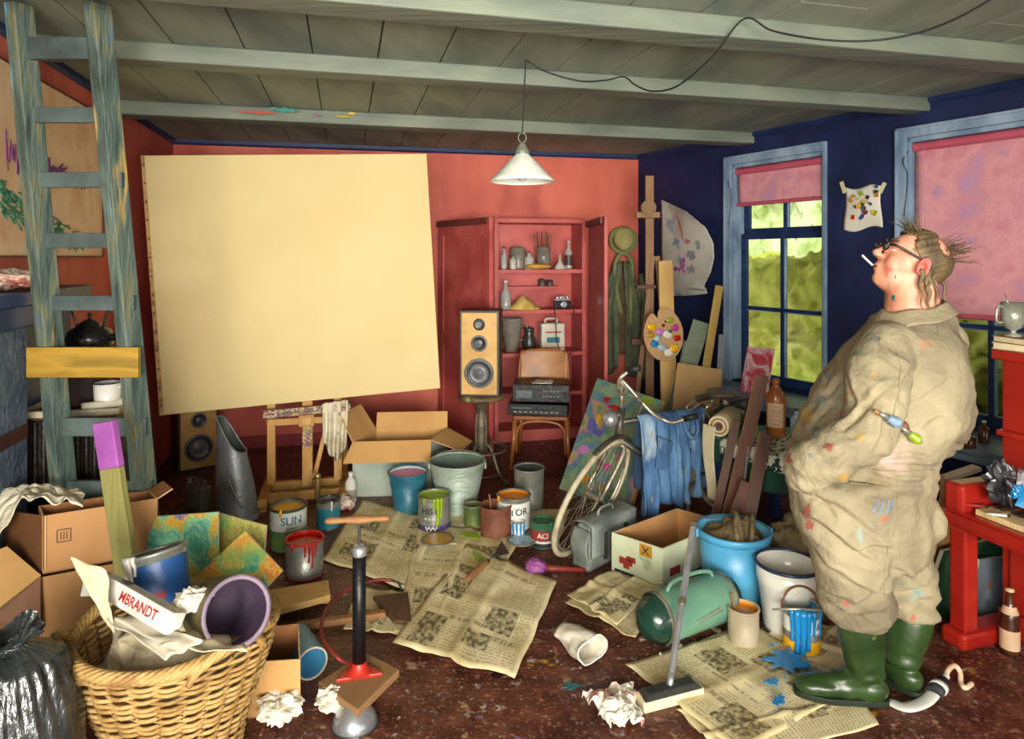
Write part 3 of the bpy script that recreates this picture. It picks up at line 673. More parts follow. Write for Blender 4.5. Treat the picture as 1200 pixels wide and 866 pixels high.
# ---------------------------------------------------------------- loudspeakers
M('speaker_tan', ['b08848', 'c49c58', 'a88040'], 4, rough=.5, dirt=[('6c8c40', 7, .7, .06, 3)]); M('speaker_side', ['241a12', '32261a'], 6, rough=.45); M('cone_dark', ['1a1a1c', '2a2a2c'], 8, rough=.4); M('cone_gray', ['4c4e50', '6a6c6e'], 8, rough=.35)
def speaker(label, loc, rz):
    t = T('loudspeaker', label, 'loudspeaker', loc, rz, 'pair of tan loudspeakers'); W, D, Hh = .29, .26, .62
    b = B(); b.box((0, 0, Hh/2), (W, D, Hh), 'speaker_side'); b.build('cabinet', t, bevel=.004)
    b = B(); b.box((0, -D/2-.004, Hh/2), (W-.035, .008, Hh-.035), 'speaker_tan'); b.build('baffle', t)
    Xr = lambda z, x=0: MX.Translation((x, -D/2-.008, z)) @ MX.Rotation(pi/2, 4, 'X')
    b = B(); b.lathe([(.105, 0), (.107, .008), (.095, .012), (.09, .006)], 'cone_gray', 32, Xr(.17)); b.lathe([(.092, .008), (.08, .012), (.07, .002), (.035, -.0), (.03, .004), (0, .012)], 'cone_dark', 32, Xr(.17), mats=['cone_dark', 'cone_dark', 'cone_gray', 'cone_gray', 'cone_gray']); b.build('woofer', t)
    b = B(); b.lathe([(.058, 0), (.059, .007), (.046, .009), (.04, .002), (.02, .001), (0, .008)], 'cone_dark', 28, Xr(.385), mats=['cone_gray', 'cone_gray', 'cone_dark', 'cone_dark', 'cone_gray']); b.build('mid_driver', t)
    b = B(); b.lathe([(.042, 0), (.043, .006), (.03, .007), (.022, .002), (0, .008)], 'cone_dark', 24, Xr(.52), mats=['cone_gray', 'cone_dark', 'cone_dark', 'cone_gray']); b.build('tweeter', t)
    return t
speaker('tan loudspeaker standing on the floor below the left end of the blank canvas', (-2.50, 5.24, 0), rad(38))
# ---------------------------------------------------------------- coal scuttle, jerry can
M('zinc', ['64676a', '7c8084', '8c8e8c'], 6, rough=.4, metal=.45, bump=.2, dirt=[('9a8068', 9, .67, .08, 1)]); M('zinc_in', ['3c4442', '505854'], 6, rough=.5, metal=.3)
sc_ = G(277, 608); t = T('coal_scuttle', 'tall dented zinc coal scuttle standing beside the easel', 'coal scuttle', sc_, 0)
def sctl(rr):
    def fn(i, j):
        a = 2*pi*i; top = .42+.22*sm((.5-.5*cos(a))**1.0) if True else 0
        z = top*j; f = 1-.42*sm(j*top/.64)**1.1
        return V(((.132-rr)*cos(a)*f-.045*sm(z/.64), (.105-rr)*sin(a)*f, z))
    return fn
b = B(); b.grid(sctl(0), 36, 16, 'zinc', cu=True); b.build('bucket_body', t)
b = B(); b.grid(sctl(.006), 36, 16, 'zinc_in', cu=True); b.lathe([(0, .012), (.12, .012)], 'zinc_in', 24, MX.Diagonal((1, .8, 1, 1))); b.build('inner_wall', t)
b = B(); f = sctl(-.002); b.tube([f(i/36, 1) for i in range(36)], .005, 'zinc', 6, closed=True); b.build('rolled_rim', t)
b = B(); b.lathe([(.132, 0), (.139, .004), (.139, .03), (.132, .034)], 'zinc', 36, MX.Diagonal((1, .8, 1, 1))); b.build('foot_ring', t)
b = B(); b.tube([(.0, -.105, .30), (.01, -.13, .28), (.075, -.13, .13), (.08, -.1, .11)], .006, 'tin_dull', sub=5); b.build('handle', t)
M('jerry_gray', ['565a50', '6a6e62', '4a4c44'], 7, rough=.5, metal=.2, bump=.3)
jc = G(232, 598); t = T('jerry_can', 'small dull grey fuel can on the floor left of the coal scuttle', 'can', jc, rad(-25))
b = B(); b.box((0, 0, .085), (.17, .09, .17), 'jerry_gray'); b.build('can_body', t, bevel=.018, bseg=3)
b = B(); b.box((0, -.047, .085), (.11, .006, .11), 'jerry_gray'); b.build('pressed_panel', t, bevel=.003)
for x in (-.03, .035): b = B(); b.tube([(x-.03, 0, .168), (x-.025, 0, .2), (x+.025, 0, .2), (x+.03, 0, .168)], .007, 'jerry_gray', sub=4); b.build('handle', t)
b = B(); b.cyl((-.07, 0, .165), (-.075, 0, .205), .02, 'jerry_gray'); b.build('cap', t)
# ---------------------------------------------------------------- cardboard boxes at left
LA, LB, LC, LDp = V((-1.715, 2.43, 0)), V((-1.39, 2.61, 0)), V((-1.475, 2.70, 0)), V((-1.80, 2.53, 0))
lo = carton('lower cardboard box with a spread flap under the stamped box', LA+V((-.01, 0, 0)), LB, LC, LDp, 0, .475, flaps=())
b = B(); q0 = V((-1.73, 2.43, .47)); 
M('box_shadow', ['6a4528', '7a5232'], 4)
lm = MW[lo.name]
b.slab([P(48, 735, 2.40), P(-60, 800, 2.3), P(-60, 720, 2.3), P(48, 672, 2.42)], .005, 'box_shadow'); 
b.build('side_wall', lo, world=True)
b = B(); b.slab([P(-30, 735, 2.2), P(48, 674, 2.41), P(8, 640, 2.44), P(-60, 670, 2.3)], .004, 'cardboard_light', 'cardboard_edge', 'cardboard'); b.build('flap', lo, world=True)
up = carton('upper cardboard box stamped with a small symbol, at the foot of the ladder', LA, LB, LC, LDp, .487, .213, flaps=((1, 25, .06),))
b = B(); e = (LB-LA).normalized(); n = V((e.y, -e.x, 0)); s = LA+e*.045+n*.0025+V((0, 0, .64))
def ibar(x0, z0, x1, z1): b.bar(s+e*x0+V((0, 0, z0)), s+e*x1+V((0, 0, z1)), .002, .003, 'carton_ink', up=(e.x, e.y, 0) if abs(z1-z0) > abs(x1-x0) else (0, 0, 1))
for q in ((0, 0, .042, 0), (0, -.045, .042, -.045), (0, 0, 0, -.045), (.042, 0, .042, -.045), (.012, -.008, .012, -.037), (.021, -.008, .021, -.037), (.03, -.008, .03, -.037)): ibar(*q)
b.build('printed_symbol', up, world=True)
# side panel of the upper box toward the wall
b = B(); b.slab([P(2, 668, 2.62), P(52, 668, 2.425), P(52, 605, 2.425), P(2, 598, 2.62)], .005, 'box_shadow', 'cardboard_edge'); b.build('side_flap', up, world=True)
def clothfn(s, t_):
    u = -15+112*s; v = 578+ (16*t_)+ (-10*sin(s*3.0)); 
    p = P(u, v, 2.62-.16*t_)
    if s < .35: p.z -= (.35-s)*.55*t_
    p.z += .018*NZ.noise(V((s*9, t_*5, 2)))+.012*sin(s*26+t_*5)*t_; p.z = max(p.z, .704) if s > .35 else p.z
    p.y -= .03*NZ.noise(V((s*7, t_*7, 8))); return p
b = B(); b.grid(clothfn, 40, 18, 'cloth_white'); o = b.build('drop_cloth', loc=P(45, 590, 2.5), solid=.004)
tag(o, 'rumpled off-white cloth lying over the corner of the upper cardboard box', 'cloth')
# plank with purple tip
M('plank_green', ['6e6c38', '84804a', '7a7440'], 6, rough=.65, stretch=(2, 2, .3), bump=.3); M('plank_purple', ['8c4a90', '9c58a0'], 8, rough=.5)
pt, pm, pb = P(123, 494, 2.38), P(131, 548, 2.37), P(168, 795, 2.22); d_ = (pm-pt).normalized(); pb = pt+d_*((0.0-pt.z)/d_.z); 
t = T('painted_plank', 'greenish plank with a purple dipped end leaning on the cardboard box', 'plank', pb)
up_ = (.25, 1, 0)
b = B(); b.bar(pb, pm, .085, .028, 'plank_green', up=up_); b.build('board', t, world=True, bevel=.003)
b = B(); b.bar(pm, pt, .087, .03, 'plank_purple', up=up_); b.build('purple_end', t, world=True, bevel=.004)
# ---------------------------------------------------------------- green-yellow studies
cols_paint('study_a', ['38907c', '58a888', '7cb894', '4c9c88', '84bc98', 'b8b448', 'd89830', '6c78a0'], 9, dist=1.0)
cols_paint('study_b', ['3c9484', '70a868', 'a8b054', 'd0a040', 'd88834', 'a8b464', '5ca490'], 8, dist=1.0)
cols_paint('study_c', ['6c9c60', '90ac58', 'b8a850', '4c9078'], 6, dist=1.2)
M('panel_edge', ['d8ccb0', 'e0d6bc'], 8)
def panel(name, label, q, th, front, side='panel_edge', cat='painting', group=None, back='mid_wood'):
    q = [V(p) for p in q]; c = (q[0]+q[1])/2; b = B(); b.slab(q, th, front, side, back)
    return tag(b.build(name, loc=c), label, cat, group)
panel('study_painting', 'small abstract study in green, blue and yellow standing behind the purple tube', [P(176, 815, 2.48), P(256, 812, 2.47), P(255, 600, 2.60), P(172, 606, 2.61)], .012, 'study_a', group='green and yellow studies')
panel('study_painting', 'small green study half hidden behind the two larger ones', [P(236, 790, 2.60), P(296, 806, 2.58), P(312, 616, 2.70), P(255, 601, 2.72)], .012, 'study_c', group='green and yellow studies')
panel('study_painting', 'tilted orange and green study leaning in front of the others', [P(214, 690, 2.47), P(264, 742, 2.43), P(331, 669, 2.49), P(287, 622, 2.53)], .012, 'study_b', group='green and yellow studies')
# ================================================================ FRONT LEFT: basket, bag
M('wicker', ['8a6a38', 'a8854c', 'bc9a60', '947040'], 9, rough=.6, bump=.3, bscale=60, dirt=[('6c4c22', 5, .58, .15, 2)]); M('wicker_dark', ['54381a', '6a4a26'], 9, rough=.7)
BC = V((-1.065, 2.12, 0)); t = T('wicker_basket', 'big round wicker basket overflowing with studio rubbish in the left foreground', 'basket', BC)
def brad(z): return .178+.112*sm(z/.5)**1.3
b = B(); NS = 26; rows = 42; zt_ = .455
for k in range(rows):
    z = .012+k*(zt_/rows); r_ = brad(z); ph = (k % 2)*pi
    b.tube([V(((r_+.0115*cos(NS/2*a+ph))*cos(a)*1.0, (r_+.0115*cos(NS/2*a+ph))*sin(a)*.93, z+.003*sin(3*a+k))) for a in [2*pi*i/(NS*5) for i in range(NS*5)]], .0064, 'wicker', 5, closed=True)
b.build('woven_wall', t)
b = B()
for i in range(NS):
    a = 2*pi*(i+.5)/NS; b.tube([V((brad(z)*cos(a)*1.0, brad(z)*sin(a)*.93, z)) for z in (0, .12, .24, .36, .47)], .0055, 'wicker_dark', 5)
b.build('stakes', t)
b = B(); b.lathe([(0, .02), (.2, .02)], 'wicker_dark', 26); b.build('basket_base', t)
b = B()
for s_ in range(3):
    for st in range(2):
        pts = []
        for i in range(160):
            a = 2*pi*i/160; q = a*NS*.5+s_*2*pi/3+st*pi
            rr = brad(.48)+.004+.013*cos(q); zz = .475+.012*sin(q)+.03*max(0, abs(cos(a+.45))**8)
            pts.append(V((rr*cos(a)*1.0, rr*sin(a)*.93, zz)))
        b.tube(pts, .0085, 'wicker', 6, closed=True)
b.build('braided_rim', t)
for hx, nm in ((-2.55, 0), (-.62, 1)):
    b = B()
    for s_ in range(4):
        pts = []
        for i in range(25):
            q = i/24; a = hx-.42+.84*q; rr = brad(.48)+.01+.03*sin(pi*q)+.008*cos(q*14+s_*1.57)
            pts.append(V((rr*cos(a)*1.0, rr*sin(a)*.93, .44+.085*sin(pi*q)**.7+.008*sin(q*14+s_*1.57)-.0*(1 if i in (0, 24) else 0))))
        b.tube(pts, .008, 'wicker', 6)
    b.build('handle', t)
RZ = .50
# rubbish heap that carries what lies in the basket
M('rubbish_paper', ['8c8068', 'b4a888', 'c8bc9c', '6c6450'], 9, rough=.9, bump=.4)
b = crumple(.225, 'rubbish_paper', 9, (1, .9, .8), .2, 40, 24, 2.2, True); o = b.build('waste_paper'); o.location = BC+V((0, .02, .13)); tag(o, 'heap of crushed waste paper filling the wicker basket', 'waste paper')
# tin with blue label
Rt = MX.Rotation(rad(-14), 3, 'Y') @ MX.Rotation(rad(-10), 3, 'X')
tin('large paint tin with a blue label and white drips, sunk in the wicker basket', P(192, 712, 2.12), .086, .175, 'tin_gray', 'p_brown', .6, [(.015, .15, 'lab_blue')], (('M', .04, .05, -62, 'ink_red'),), [(-130, .07, .006, 'p_white'), (-118, .12, .007, 'p_white'), (-105, .05, .006, 'p_white'), (-150, .1, .006, 'p_white')], R=Rt, rz=0)
# tube
M('tube_dark', ['3a3420', '54502c', '6a6034'], 9, rough=.6); M('tube_rimc', ['6c5c68', '847484'], 9, rough=.6); M('tube_in', ['2c2430', '4a3850', '6a4870'], 4, rough=.6)
ax = V((.62, -.72, .36)).normalized(); X = MX.Translation(P(278, 717, 1.88)) @ ax.to_track_quat('Z', 'Y').to_matrix().to_4x4()
t = T('cardboard_tube', 'wide dark tube with a purple inside, lying open end forward on the basket rim', 'tube', P(278, 717, 1.83))
b = B(); b.lathe([(.094, -.19), (.094, 0)], 'tube_dark', 40, X); b.build('outer_wall', t, world=True)
b = B(); b.lathe([(.084, 0), (.084, -.25), (0, -.25)], 'tube_in', 40, X); b.build('inner_wall', t, world=True)
b = B(); b.lathe([(.094, -.004), (.096, .002), (.084, .002), (.083, -.004)], 'tube_rimc', 40, X); b.build('tube_rim', t, world=True)
# art paper pad carton with red letters
M('pack_white', ['c4c0b4', 'd6d2c8', 'b4b0a4'], 8, rough=.6); M('pack_gray', ['8c8c86', 'a0a098'], 8, rough=.5)
pa, pe = P(124, 684, 1.96), P(206, 731, 1.80); d = (pe-pa).normalized(); 
t = T('crushed_carton', 'crushed long white carton with red lettering on top of the basket', 'carton', (pa+pe)/2)
upv = V((.15, .40, .9)); x_ = d.cross(upv).normalized(); y_ = x_.cross(d).normalized()
b = B(); b.bar(pa, pe, .046, .055, 'pack_white', up=tuple(upv)); b.build('carton_body', t, world=True, bevel=.003)
b = B(); b.bar(pa-d*.012-y_*.004, pa-d*.055-y_*.02+x_*.01, .05, .062, 'pack_gray', up=tuple(upv)); b.build('end_flap', t, world=True, bevel=.002)
fc = (pa+pe)/2-x_*0; 
# lettering on the face turned to the viewer
nrm = -x_ if (-x_).y < 0 else x_
face_c = (pa*.42+pe*.58)+nrm*.0245
X2 = MX.Translation(face_c) @ MX((d, nrm.cross(d), nrm)).transposed().to_4x4()
b = B(); b.text('MBRANDT', .036, X2, 'ink_red', bold=.0008); b.build('lettering', t, world=True)
b = B(); b.bar(pa+d*.07+y_*.031, pa+d*.10+y_*.031, .02, .003, 'ink_dark', up=tuple(upv)); b.build('printed_mark', t, world=True)
# folded sheets in front
def sheet(name, label, q, m, seed, amp=.02, cat='paper', group=None, nz=14, solid=.002):
    q = [V(p) for p in q]; b = B()
    def fn(s, u):
        p = (q[0]*(1-s)+q[1]*s)*(1-u)+(q[3]*(1-s)+q[2]*s)*u
        return p+V((NZ.noise(V((s*3, u*3, seed))), NZ.noise(V((s*3, u*3, seed+9))), NZ.noise(V((s*3+5, u*3, seed)))))*amp
    b.grid(fn, nz, nz, m); return tag(b.build(name, loc=sum(q, V())/4, solid=solid), label, cat, group)
M('sheet_gray', ['9c9484', 'b4ac98', 'c4bca8'], 7, rough=.7); M('sheet_cream', ['c8bc98', 'dccfa8'], 7, rough=.8)
sheet('paper_sheet', 'pale folded card standing up at the left rim of the basket', [P(118, 722, 1.86), P(134, 742, 1.80), P(124, 668, 1.90), P(81, 652, 1.93)], 'sheet_cream', 3, .008)
sheet('paper_sheet', 'long grey-brown sheet of paper sagging over the front of the basket rim', [P(126, 724, 1.83), P(194, 774, 1.71), P(238, 750, 1.76), P(148, 722, 1.86)], 'sheet_gray', 7, .014)
sheet('paper_sheet', 'curled cream sheet lying at the right of the basket below the dark tube', [P(186, 757, 1.74), P(290, 764, 1.76), P(262, 744, 1.88), P(196, 738, 1.86)], 'sheet_cream', 11, .014)
b = crumple(.036, 'paper_white', 21, (1.2, 1, .7), .5, 26, 16, 3, True); o = b.build('tissue_scrap'); o.location = P(224, 716, 1.90); tag(o, 'small crumpled white tissue beside the blue-labelled tin in the basket', 'tissue')
# bin bag
M('bag_black', ['1c1f20', '2a2e2e', '363a3a'], 9, rough=.24, spec=.9, bump=.5, bscale=26, stretch=(1.6, 1.6, .5))
b = B(); S0 = 5.0
def bagfn(i, j):
    a = 2*pi*i; z = .63*j; k = j
    prof = .06*(1-k)**8*-1+.165*(sin(pi*min(1, (k*.80+.10)))**.62) if k < .86 else .165*(sin(pi*(.86*.80+.10))**.62)*(1-sm((k-.86)/.1)*.86)
    if k > .93: prof = .022+.055*sm((k-.93)/.07)
    if k <= .001: prof = .14
    pl = .10*sm((k-.35)/.6)*abs(sin(a*9+2*sin(a*2+k*2)))+.05*NZ.noise(V((cos(a)*2.5, sin(a)*2.5, k*5)))*(1 if k < .9 else .4)+.03*NZ.noise(V((cos(a)*7, sin(a)*7, k*9)))
    prof *= (1-pl*1.4)+.03
    lean = V((-.02*k, 0, 0))
    return V((prof*cos(a), prof*sin(a)*.9, max(0, z-.02*sm((k-.93)/.07)*sin(a*3))))+lean
b.grid(bagfn, 90, 60, 'bag_black', cu=True); b.lathe([(0, .002), (.14, .002)], 'bag_black', 30)
t = T('bin_bag', 'shiny black bin bag tied at the top in the bottom left corner', 'bin bag', (-1.345, 1.82, 0)); b.build('bag', t)
b = B(); b.tube([V((.026*cos(2*pi*i/16)-.02, .026*sin(2*pi*i/16), .585)) for i in range(16)], .006, 'bag_black', 6, closed=True); b.build('tie', t)
# small carton right of basket
carton('light brown carton standing open between the basket and the blue tube', G(290, 842)+V((0, 0, 0)), G(352, 838), G(356, 790)+V((-.02, 0, 0)), G(302, 795)+V((.03, 0, 0)), 0, .2, out='cardboard_light')
# blue tube on the floor
M('tube_blue', ['5c8494', '7098a8'], 6, rough=.5); M('tube_blue_in', ['3878a0', '4c94bc'], 5, rough=.4)
ax = V((.30, -.42, 0)).normalized(); c0 = G(370, 800); X = MX.Translation(V((c0.x-.02, c0.y+.02, .062))) @ ax.to_track_quat('Z', 'Y').to_matrix().to_4x4()
t = T('cardboard_tube', 'short pale blue cardboard tube lying on the floor behind the small carton', 'tube', (c0.x-.02, c0.y, 0))
b = B(); b.lathe([(.062, -.2), (.062, 0)], 'tube_blue', 32, X); b.build('outer_wall', t, world=True)
b = B(); b.lathe([(.056, .001), (.056, -.19), (0, -.19)], 'tube_blue_in', 32, X); b.build('inner_wall', t, world=True)
b = B(); b.lathe([(.0625, -.003), (.0625, .002), (.0555, .002), (.0555, -.003)], 'sheet_gray', 32, X); b.build('tube_rim', t, world=True)
# crumpled papers on the floor
for (u, v, r_, sd, lab, mt) in ((328, 846, .064, 31, 'crumpled white paper on the floor in front of the small carton', 'paper_white'), (391, 834, .056, 35, 'crumpled white paper on the floor beside the pump board', 'paper_white')):
    b = crumple(r_, mt, sd, (1, .9, .62), .6, 34, 20, 2.6, True); o = b.build('crumpled_paper'); o.location = G(u, v); tag(o, lab, 'paper')
M('paper_stained', ['d0c8b8', 'ddd6c6', 'e4dece'], 9, rough=.85, bump=.2, dirt=[('b05a5a', 9, .56, .1, 2)])
def cf(s, t_):
    p = (G(682, 822)*(1-s)+G(742, 806)*s)*(1-t_)+(G(716, 858)*(1-s)+G(752, 856)*s)*t_
    p += V((NZ.noise(V((s*5, t_*5, 1))), NZ.noise(V((s*5, t_*5, 4))), 0))*.03; p.z = .012+.05*abs(NZ.noise(V((s*4, t_*4, 7))))+.03*abs(NZ.noise(V((s*9, t_*9, 3))))+.02*sin(pi*s)*sin(pi*t_); return p
b = B(); b.grid(cf, 22, 22, 'paper_stained', smooth=False); tag(b.build('crumpled_paper', loc=G(715, 835), solid=.002), 'crumpled white tissue with a pink stain on the floor left of the vacuum nozzle', 'paper')
# ---------------------------------------------------------------- foot pump on its board
bc = V((-.555, 2.43, .1)); 
M('board_brown', ['7c5c38', '94704a', '886440'], 6, rough=.6, stretch=(1, .3, 1), bump=.2); M('pump_red', ['9c2418', 'b42c1e', '7c1c14'], 9, rough=.4); M('hose_red', ['5c1c18', '7c2820'], 9, rough=.5)
dome = G(416, 848); t = T('metal_dish', 'upturned chrome dish on the floor under the pump board', 'dish', dome)
b = B(); b.lathe([(.078, 0), (.08, .004), (.072, .03), (.045, .062), (.02, .074), (0, .076)], 'chrome', 36); b.build('bowl', t); b = B(); b.lathe([(.076, 0), (.083, .002), (.083, .006), (.078, .008)], 'steel_dark', 36); b.build('rim', t)
q4 = [P(373, 800, 2.42), P(418, 836, 2.27), P(469, 785, 2.47), P(428, 765, 2.60)]
zz = .088
q4 = [G(373, 799, zz), G(419, 832, zz), G(468, 784, zz), G(427, 764, zz)]
bc = (q4[0]+q4[2])/2; t = T('tyre_pump', 'black tyre pump with a wooden handle bolted to a brown board', 'pump', (bc.x, bc.y, 0))
b = B(); b.hexa([p-V((0, 0, .03)) for p in q4]+q4, 'board_brown'); b.build('board', t, world=True, bevel=.003)
pz = zz; pc = G(421, 790, pz)
b = B(); tri = [(-.085, -.035), (.085, -.035), (.07, -.01), (.02, .06), (-.02, .06), (-.07, -.01)]
b.prism(tri, MX.Translation(pc+V((0, 0, .0))) @ MX.Rotation(.25, 4, 'Z'), .014, 'pump_red'); b.lathe([(.05, .012), (.03, .03), (.024, .05)], 'pump_red', 20, MX.Translation(pc)); b.build('red_foot', t, world=True, bevel=.004)
hz = .69
b = B(); b.lathe([(.0, .02), (.0245, .02), (.0245, .45), (0, .45)], 'black_plastic', 28, MX.Translation(pc)); b.build('barrel', t, world=True)
b = B(); b.lathe([(.026, .445), (.027, .45), (.027, .475), (.016, .482), (.008, .484), (0, .484)], 'chrome', 28, MX.Translation(pc)); b.build('collar', t, world=True)
b = B(); b.cyl(pc+V((0, 0, .48)), pc+V((0, 0, .575)), .0055, 'steel_dark', seg=10); b.build('rod', t, world=True)
b = B(); hx = V((1, .12, 0)).normalized(); hp = [pc+V((0, 0, .578))+hx*x for x in (-.125, -.12, -.1, -.055, -.025, 0, .025, .055, .09, .108, .112)]; b.tube(hp, [.004, .012, .016, .013, .017, .02, .017, .012, .015, .012, .004], 'mid_wood', 14, flat=.8); b.build('pump_handle', t, world=True)
b = B(); b.tube([pc+V((-.03, .01, .03)), P(395, 770, 2.46), P(377, 742, 2.58), P(384, 712, 2.78), P(408, 690, 2.90), P(440, 680, 2.98), P(459, 680, 3.0)], .0075, 'hose_red', sub=8); b.build('hose', t, world=True)
b = B(); b.tube([P(459, 680, 3.0), P(467, 683, 3.0), P(471, 691, 3.0)], .006, 'steel_dark'); b.tube([P(465, 682, 3.0), P(474, 686, 2.98)], .004, 'steel_dark'); b.build('valve_clip', t, world=True)
# axe, pale plank, thin batten
t = T('hatchet', 'hatchet with a dark wedge-shaped blade lying on the newspapers behind the pump', 'hatchet', G(400, 730))
def GB(u, v, z): return G(u, v, z)
b = B(); b.bar(GB(348, 734, .022), GB(452, 719, .03), .04, .028, 'mid_wood'); b.build('handle', t, world=True, bevel=.006)
M('axe_iron', ['4a3424', '5c4430'], 6, rough=.5, metal=.3)
b = B(); hx = [GB(437, 703, .03), GB(478, 698, .012), GB(482, 733, .012), GB(462, 731, .02), GB(459, 722, .045)]; k = b.add(hx+[p+V((0, 0, .018)) for p in hx]); n = 5
b.face([k+i for i in range(n)][::-1], 'axe_iron'); b.face([k+n+i for i in range(n)], 'axe_iron')
for i in range(n): j = (i+1) % n; b.face([k+i, k+j, k+n+j, k+n+i], 'axe_iron')
b.build('axe_head', t, world=True)
b = B(); q = [GB(318, 716, .06), GB(387, 697, .06), GB(385, 679, .06), GB(312, 692, .06)]; b.hexa([p-V((0, 0, .03)) for p in q]+q, 'pale_wood'); b.box((GB(384, 704, .02))+V((-.02, .02, 0)), (.05, .05, .026), 'pale_wood'); b.box((GB(330, 716, .02))+V((0, .03, 0)), (.05, .05, .026), 'pale_wood')
t = T('board_offcut', 'pale pine board with two nail holes lying on the floor behind the dark tube', 'board', GB(350, 700, 0)); b.build('plank', t, world=True, bevel=.003)
for (u, v) in ((380, 684), (381, 693)): b = B(); p = GB(u, v, .0605); b.lathe([(0, .001), (.006, 0)], 'p_brown', 10, MX.Translation(p)); b.build('nail_hole', t, world=True)
# ---------------------------------------------------------------- newspapers (middle)
newspaper('old newspaper with curled corners under the pump handle, left of the green spill', [(378, 657), (478, 694), (516, 610), (425, 588)], .003, 4)
newspaper('newspaper sheet under the paint-smeared ochre tin lid', [(462, 742), (556, 742), (612, 626), (492, 614)], .008, 8)
newspaper('newspaper spread under the row of paint tins', [(520, 640), (654, 640), (668, 598), (520, 598)], .004, 14)
newspaper('newspaper scrap half under the hatchet blade', [(402, 738), (470, 746), (500, 700), (420, 690)], .005, 18)
newspaper('big open newspaper lying flat in the middle of the floor', [(460, 757), (603, 798), (653, 684), (546, 640)], .014, 22, amp=.009)
newspaper('folded newspaper bundle on the floor left of the green vacuum cleaner', [(662, 708), (745, 750), (782, 700), (706, 680)], .003, 27, amp=.006)
newspaper('loose newspaper pages lying on top of the folded bundle', [(664, 702), (722, 736), (776, 690), (714, 672)], .026, 29, amp=.012)
# ---------------------------------------------------------------- tins in the middle
tin('tall tin of yellow paint with a white label, behind the red tin', G(338, 640), .1, .235, 'lab_green', 'p_yellow', .93, [(.12, .222, 'lab_white')], (('SUN', .062, .175, -62, 'ink_blue'), ('------', .03, .138, -62, 'ink_blue')), [(-95, .03, .008, 'p_yellow')], rim='steel_dark', inside='tin_gray')
tin('grey tin of red paint with red runs down its side', G(357, 672), .095, .185, 'tin_gray', 'p_red', .9, (), (), [(-60, .09, .006, 'p_red'), (-50, .12, .005, 'p_red'), (-72, .06, .006, 'p_red'), (-40, .07, .005, 'p_red'), (-110, .03, .006, 'p_red')], rim='p_red', inside='p_red', handle=(.0, 1.5, 'steel_dark'))
tin('small tin with a teal label behind the pump handle', G(385, 617), .07, .17, 'tin_gray', 'p_brown', .85, [(.01, .13, 'lab_teal')], (), [(-60, .05, .005, 'p_white')], rim='steel_dark')
M('pail_teal', ['1c5468', '2c6c80', '245c6c'], 6, rough=.4)
tin('teal pail of pink-purple paint behind the green tin', G(478, 598), .125, .255, 'pail_teal', 'p_lilac', .93, rim='pail_teal', taper=.68, inside='lab_white', rimr=.006, lid=False, name='paint_pail', cat='pail')
M('zinc_green', ['7c8c80', '98a898', 'a0ac9c'], 5, rough=.5, metal=.25, bump=.3, stretch=(1, 1, 3)); M('zinc_green_in', ['5c6c60', '74847a'], 5, rough=.55)
t = tin('big pale zinc bucket standing behind the green paint tin', G(536, 598), .18, .325, 'zinc_green', None, taper=.66, rim='zinc_green', inside='zinc_green_in', rimr=.008, lid=False, name='zinc_bucket', cat='bucket')
for x in (-1, 1): b = B(); b.box((x*.182, 0, .295), (.012, .04, .04), 'zinc_green'); b.build('handle_lug', t, bevel=.003)
b = B(); b.tube([V((.185*cos(q), .185*sin(q)*.95+.0, .31+.03*sin(q))) for q in [pi*k/16 for k in range(17)]], .004, 'tin_dull', 6); b.build('wire_handle', t)
tin('tin of green paint with dark lettering and a green run down its front', G(509, 619), .098, .205, 'tin_gray', 'p_green', .93, [(.045, .185, 'tin_gray'), (.006, .05, 'lab_purple')], (('HIST', .05, .135, -100, 'ink_dark'), ('= = =', .028, .09, -100, 'lab_white'), ('VVV', .04, .03, -95, 'lab_white')), [(-72, .15, .013, 'p_green'), (-60, .11, .009, 'p_green'), (-84, .06, .008, 'p_green'), (-120, .03, .006, 'p_green')], rim='tin_gray', inside='p_green')
tin('rusty brown tin with a stirring stick on the newspaper', G(581, 628), .092, .185, 'rust', None, rim='rust', inside='rust', stick=(-.05, -.02, .06)) if False else None
M('rust', ['5c3424', '744430', '6c3c28'], 9, rough=.7, bump=.4)
tin('rusty brown tin with a stirring stick on the newspaper', G(581, 628), .092, .185, 'rust', 'p_brown', .6, rim='rust', inside='rust', stick=(-.04, .03, .05))
tin('small green-stained tin tucked behind the rusty brown tin', G(557, 612), .055, .14, 'green_stain', None, rim='tin_dull') if False else None
M('green_stain', ['3c4c24', '54642c', '6c7440'], 9, rough=.6, bump=.3)
tin('small green-stained tin tucked behind the rusty brown tin', G(554, 617), .055, .135, 'green_stain', 'p_green', .7, rim='tin_dull')
tin('tin of orange paint with a white label and red-blue letters', G(602, 621), .1, .215, 'tin_gray', 'p_orange', .92, [(.03, .19, 'lab_white')], (('TOR', .056, .14, -72, 'ink_dark'), ('----', .03, .09, -78, 'ink_blue')), [(-150, .03, .006, 'p_orange')], rim='tin_dull', inside='p_orange')
tin('small tin with blue and white stripes in front of the orange tin', G(607, 632), .04, .1, 'lab_white', 'p_white', .9, (), (), [(a, .085, .006, 'p_blue') for a in (-130, -100, -70, -40)], rim='lab_white')
tin('tall dull grey zinc can standing empty behind the orange tin', G(620, 596), .098, .27, 'tin_dull', None, rim='tin_dull', taper=.92, inside='zinc_in', lid=False)
tin('small green tin with red and black label at the bicycle wheel', G(636, 638), .066, .14, 'lab_dgreen', 'p_green2', .95, [(.04, .1, 'lab_red'), (.0015, .03, 'ink_dark'), (.03, .045, 'lab_white')], (('ACI', .04, .072, -92, 'lab_white'),), [(-50, .1, .008, 'p_green2')], rim='lab_dgreen', lid=True)
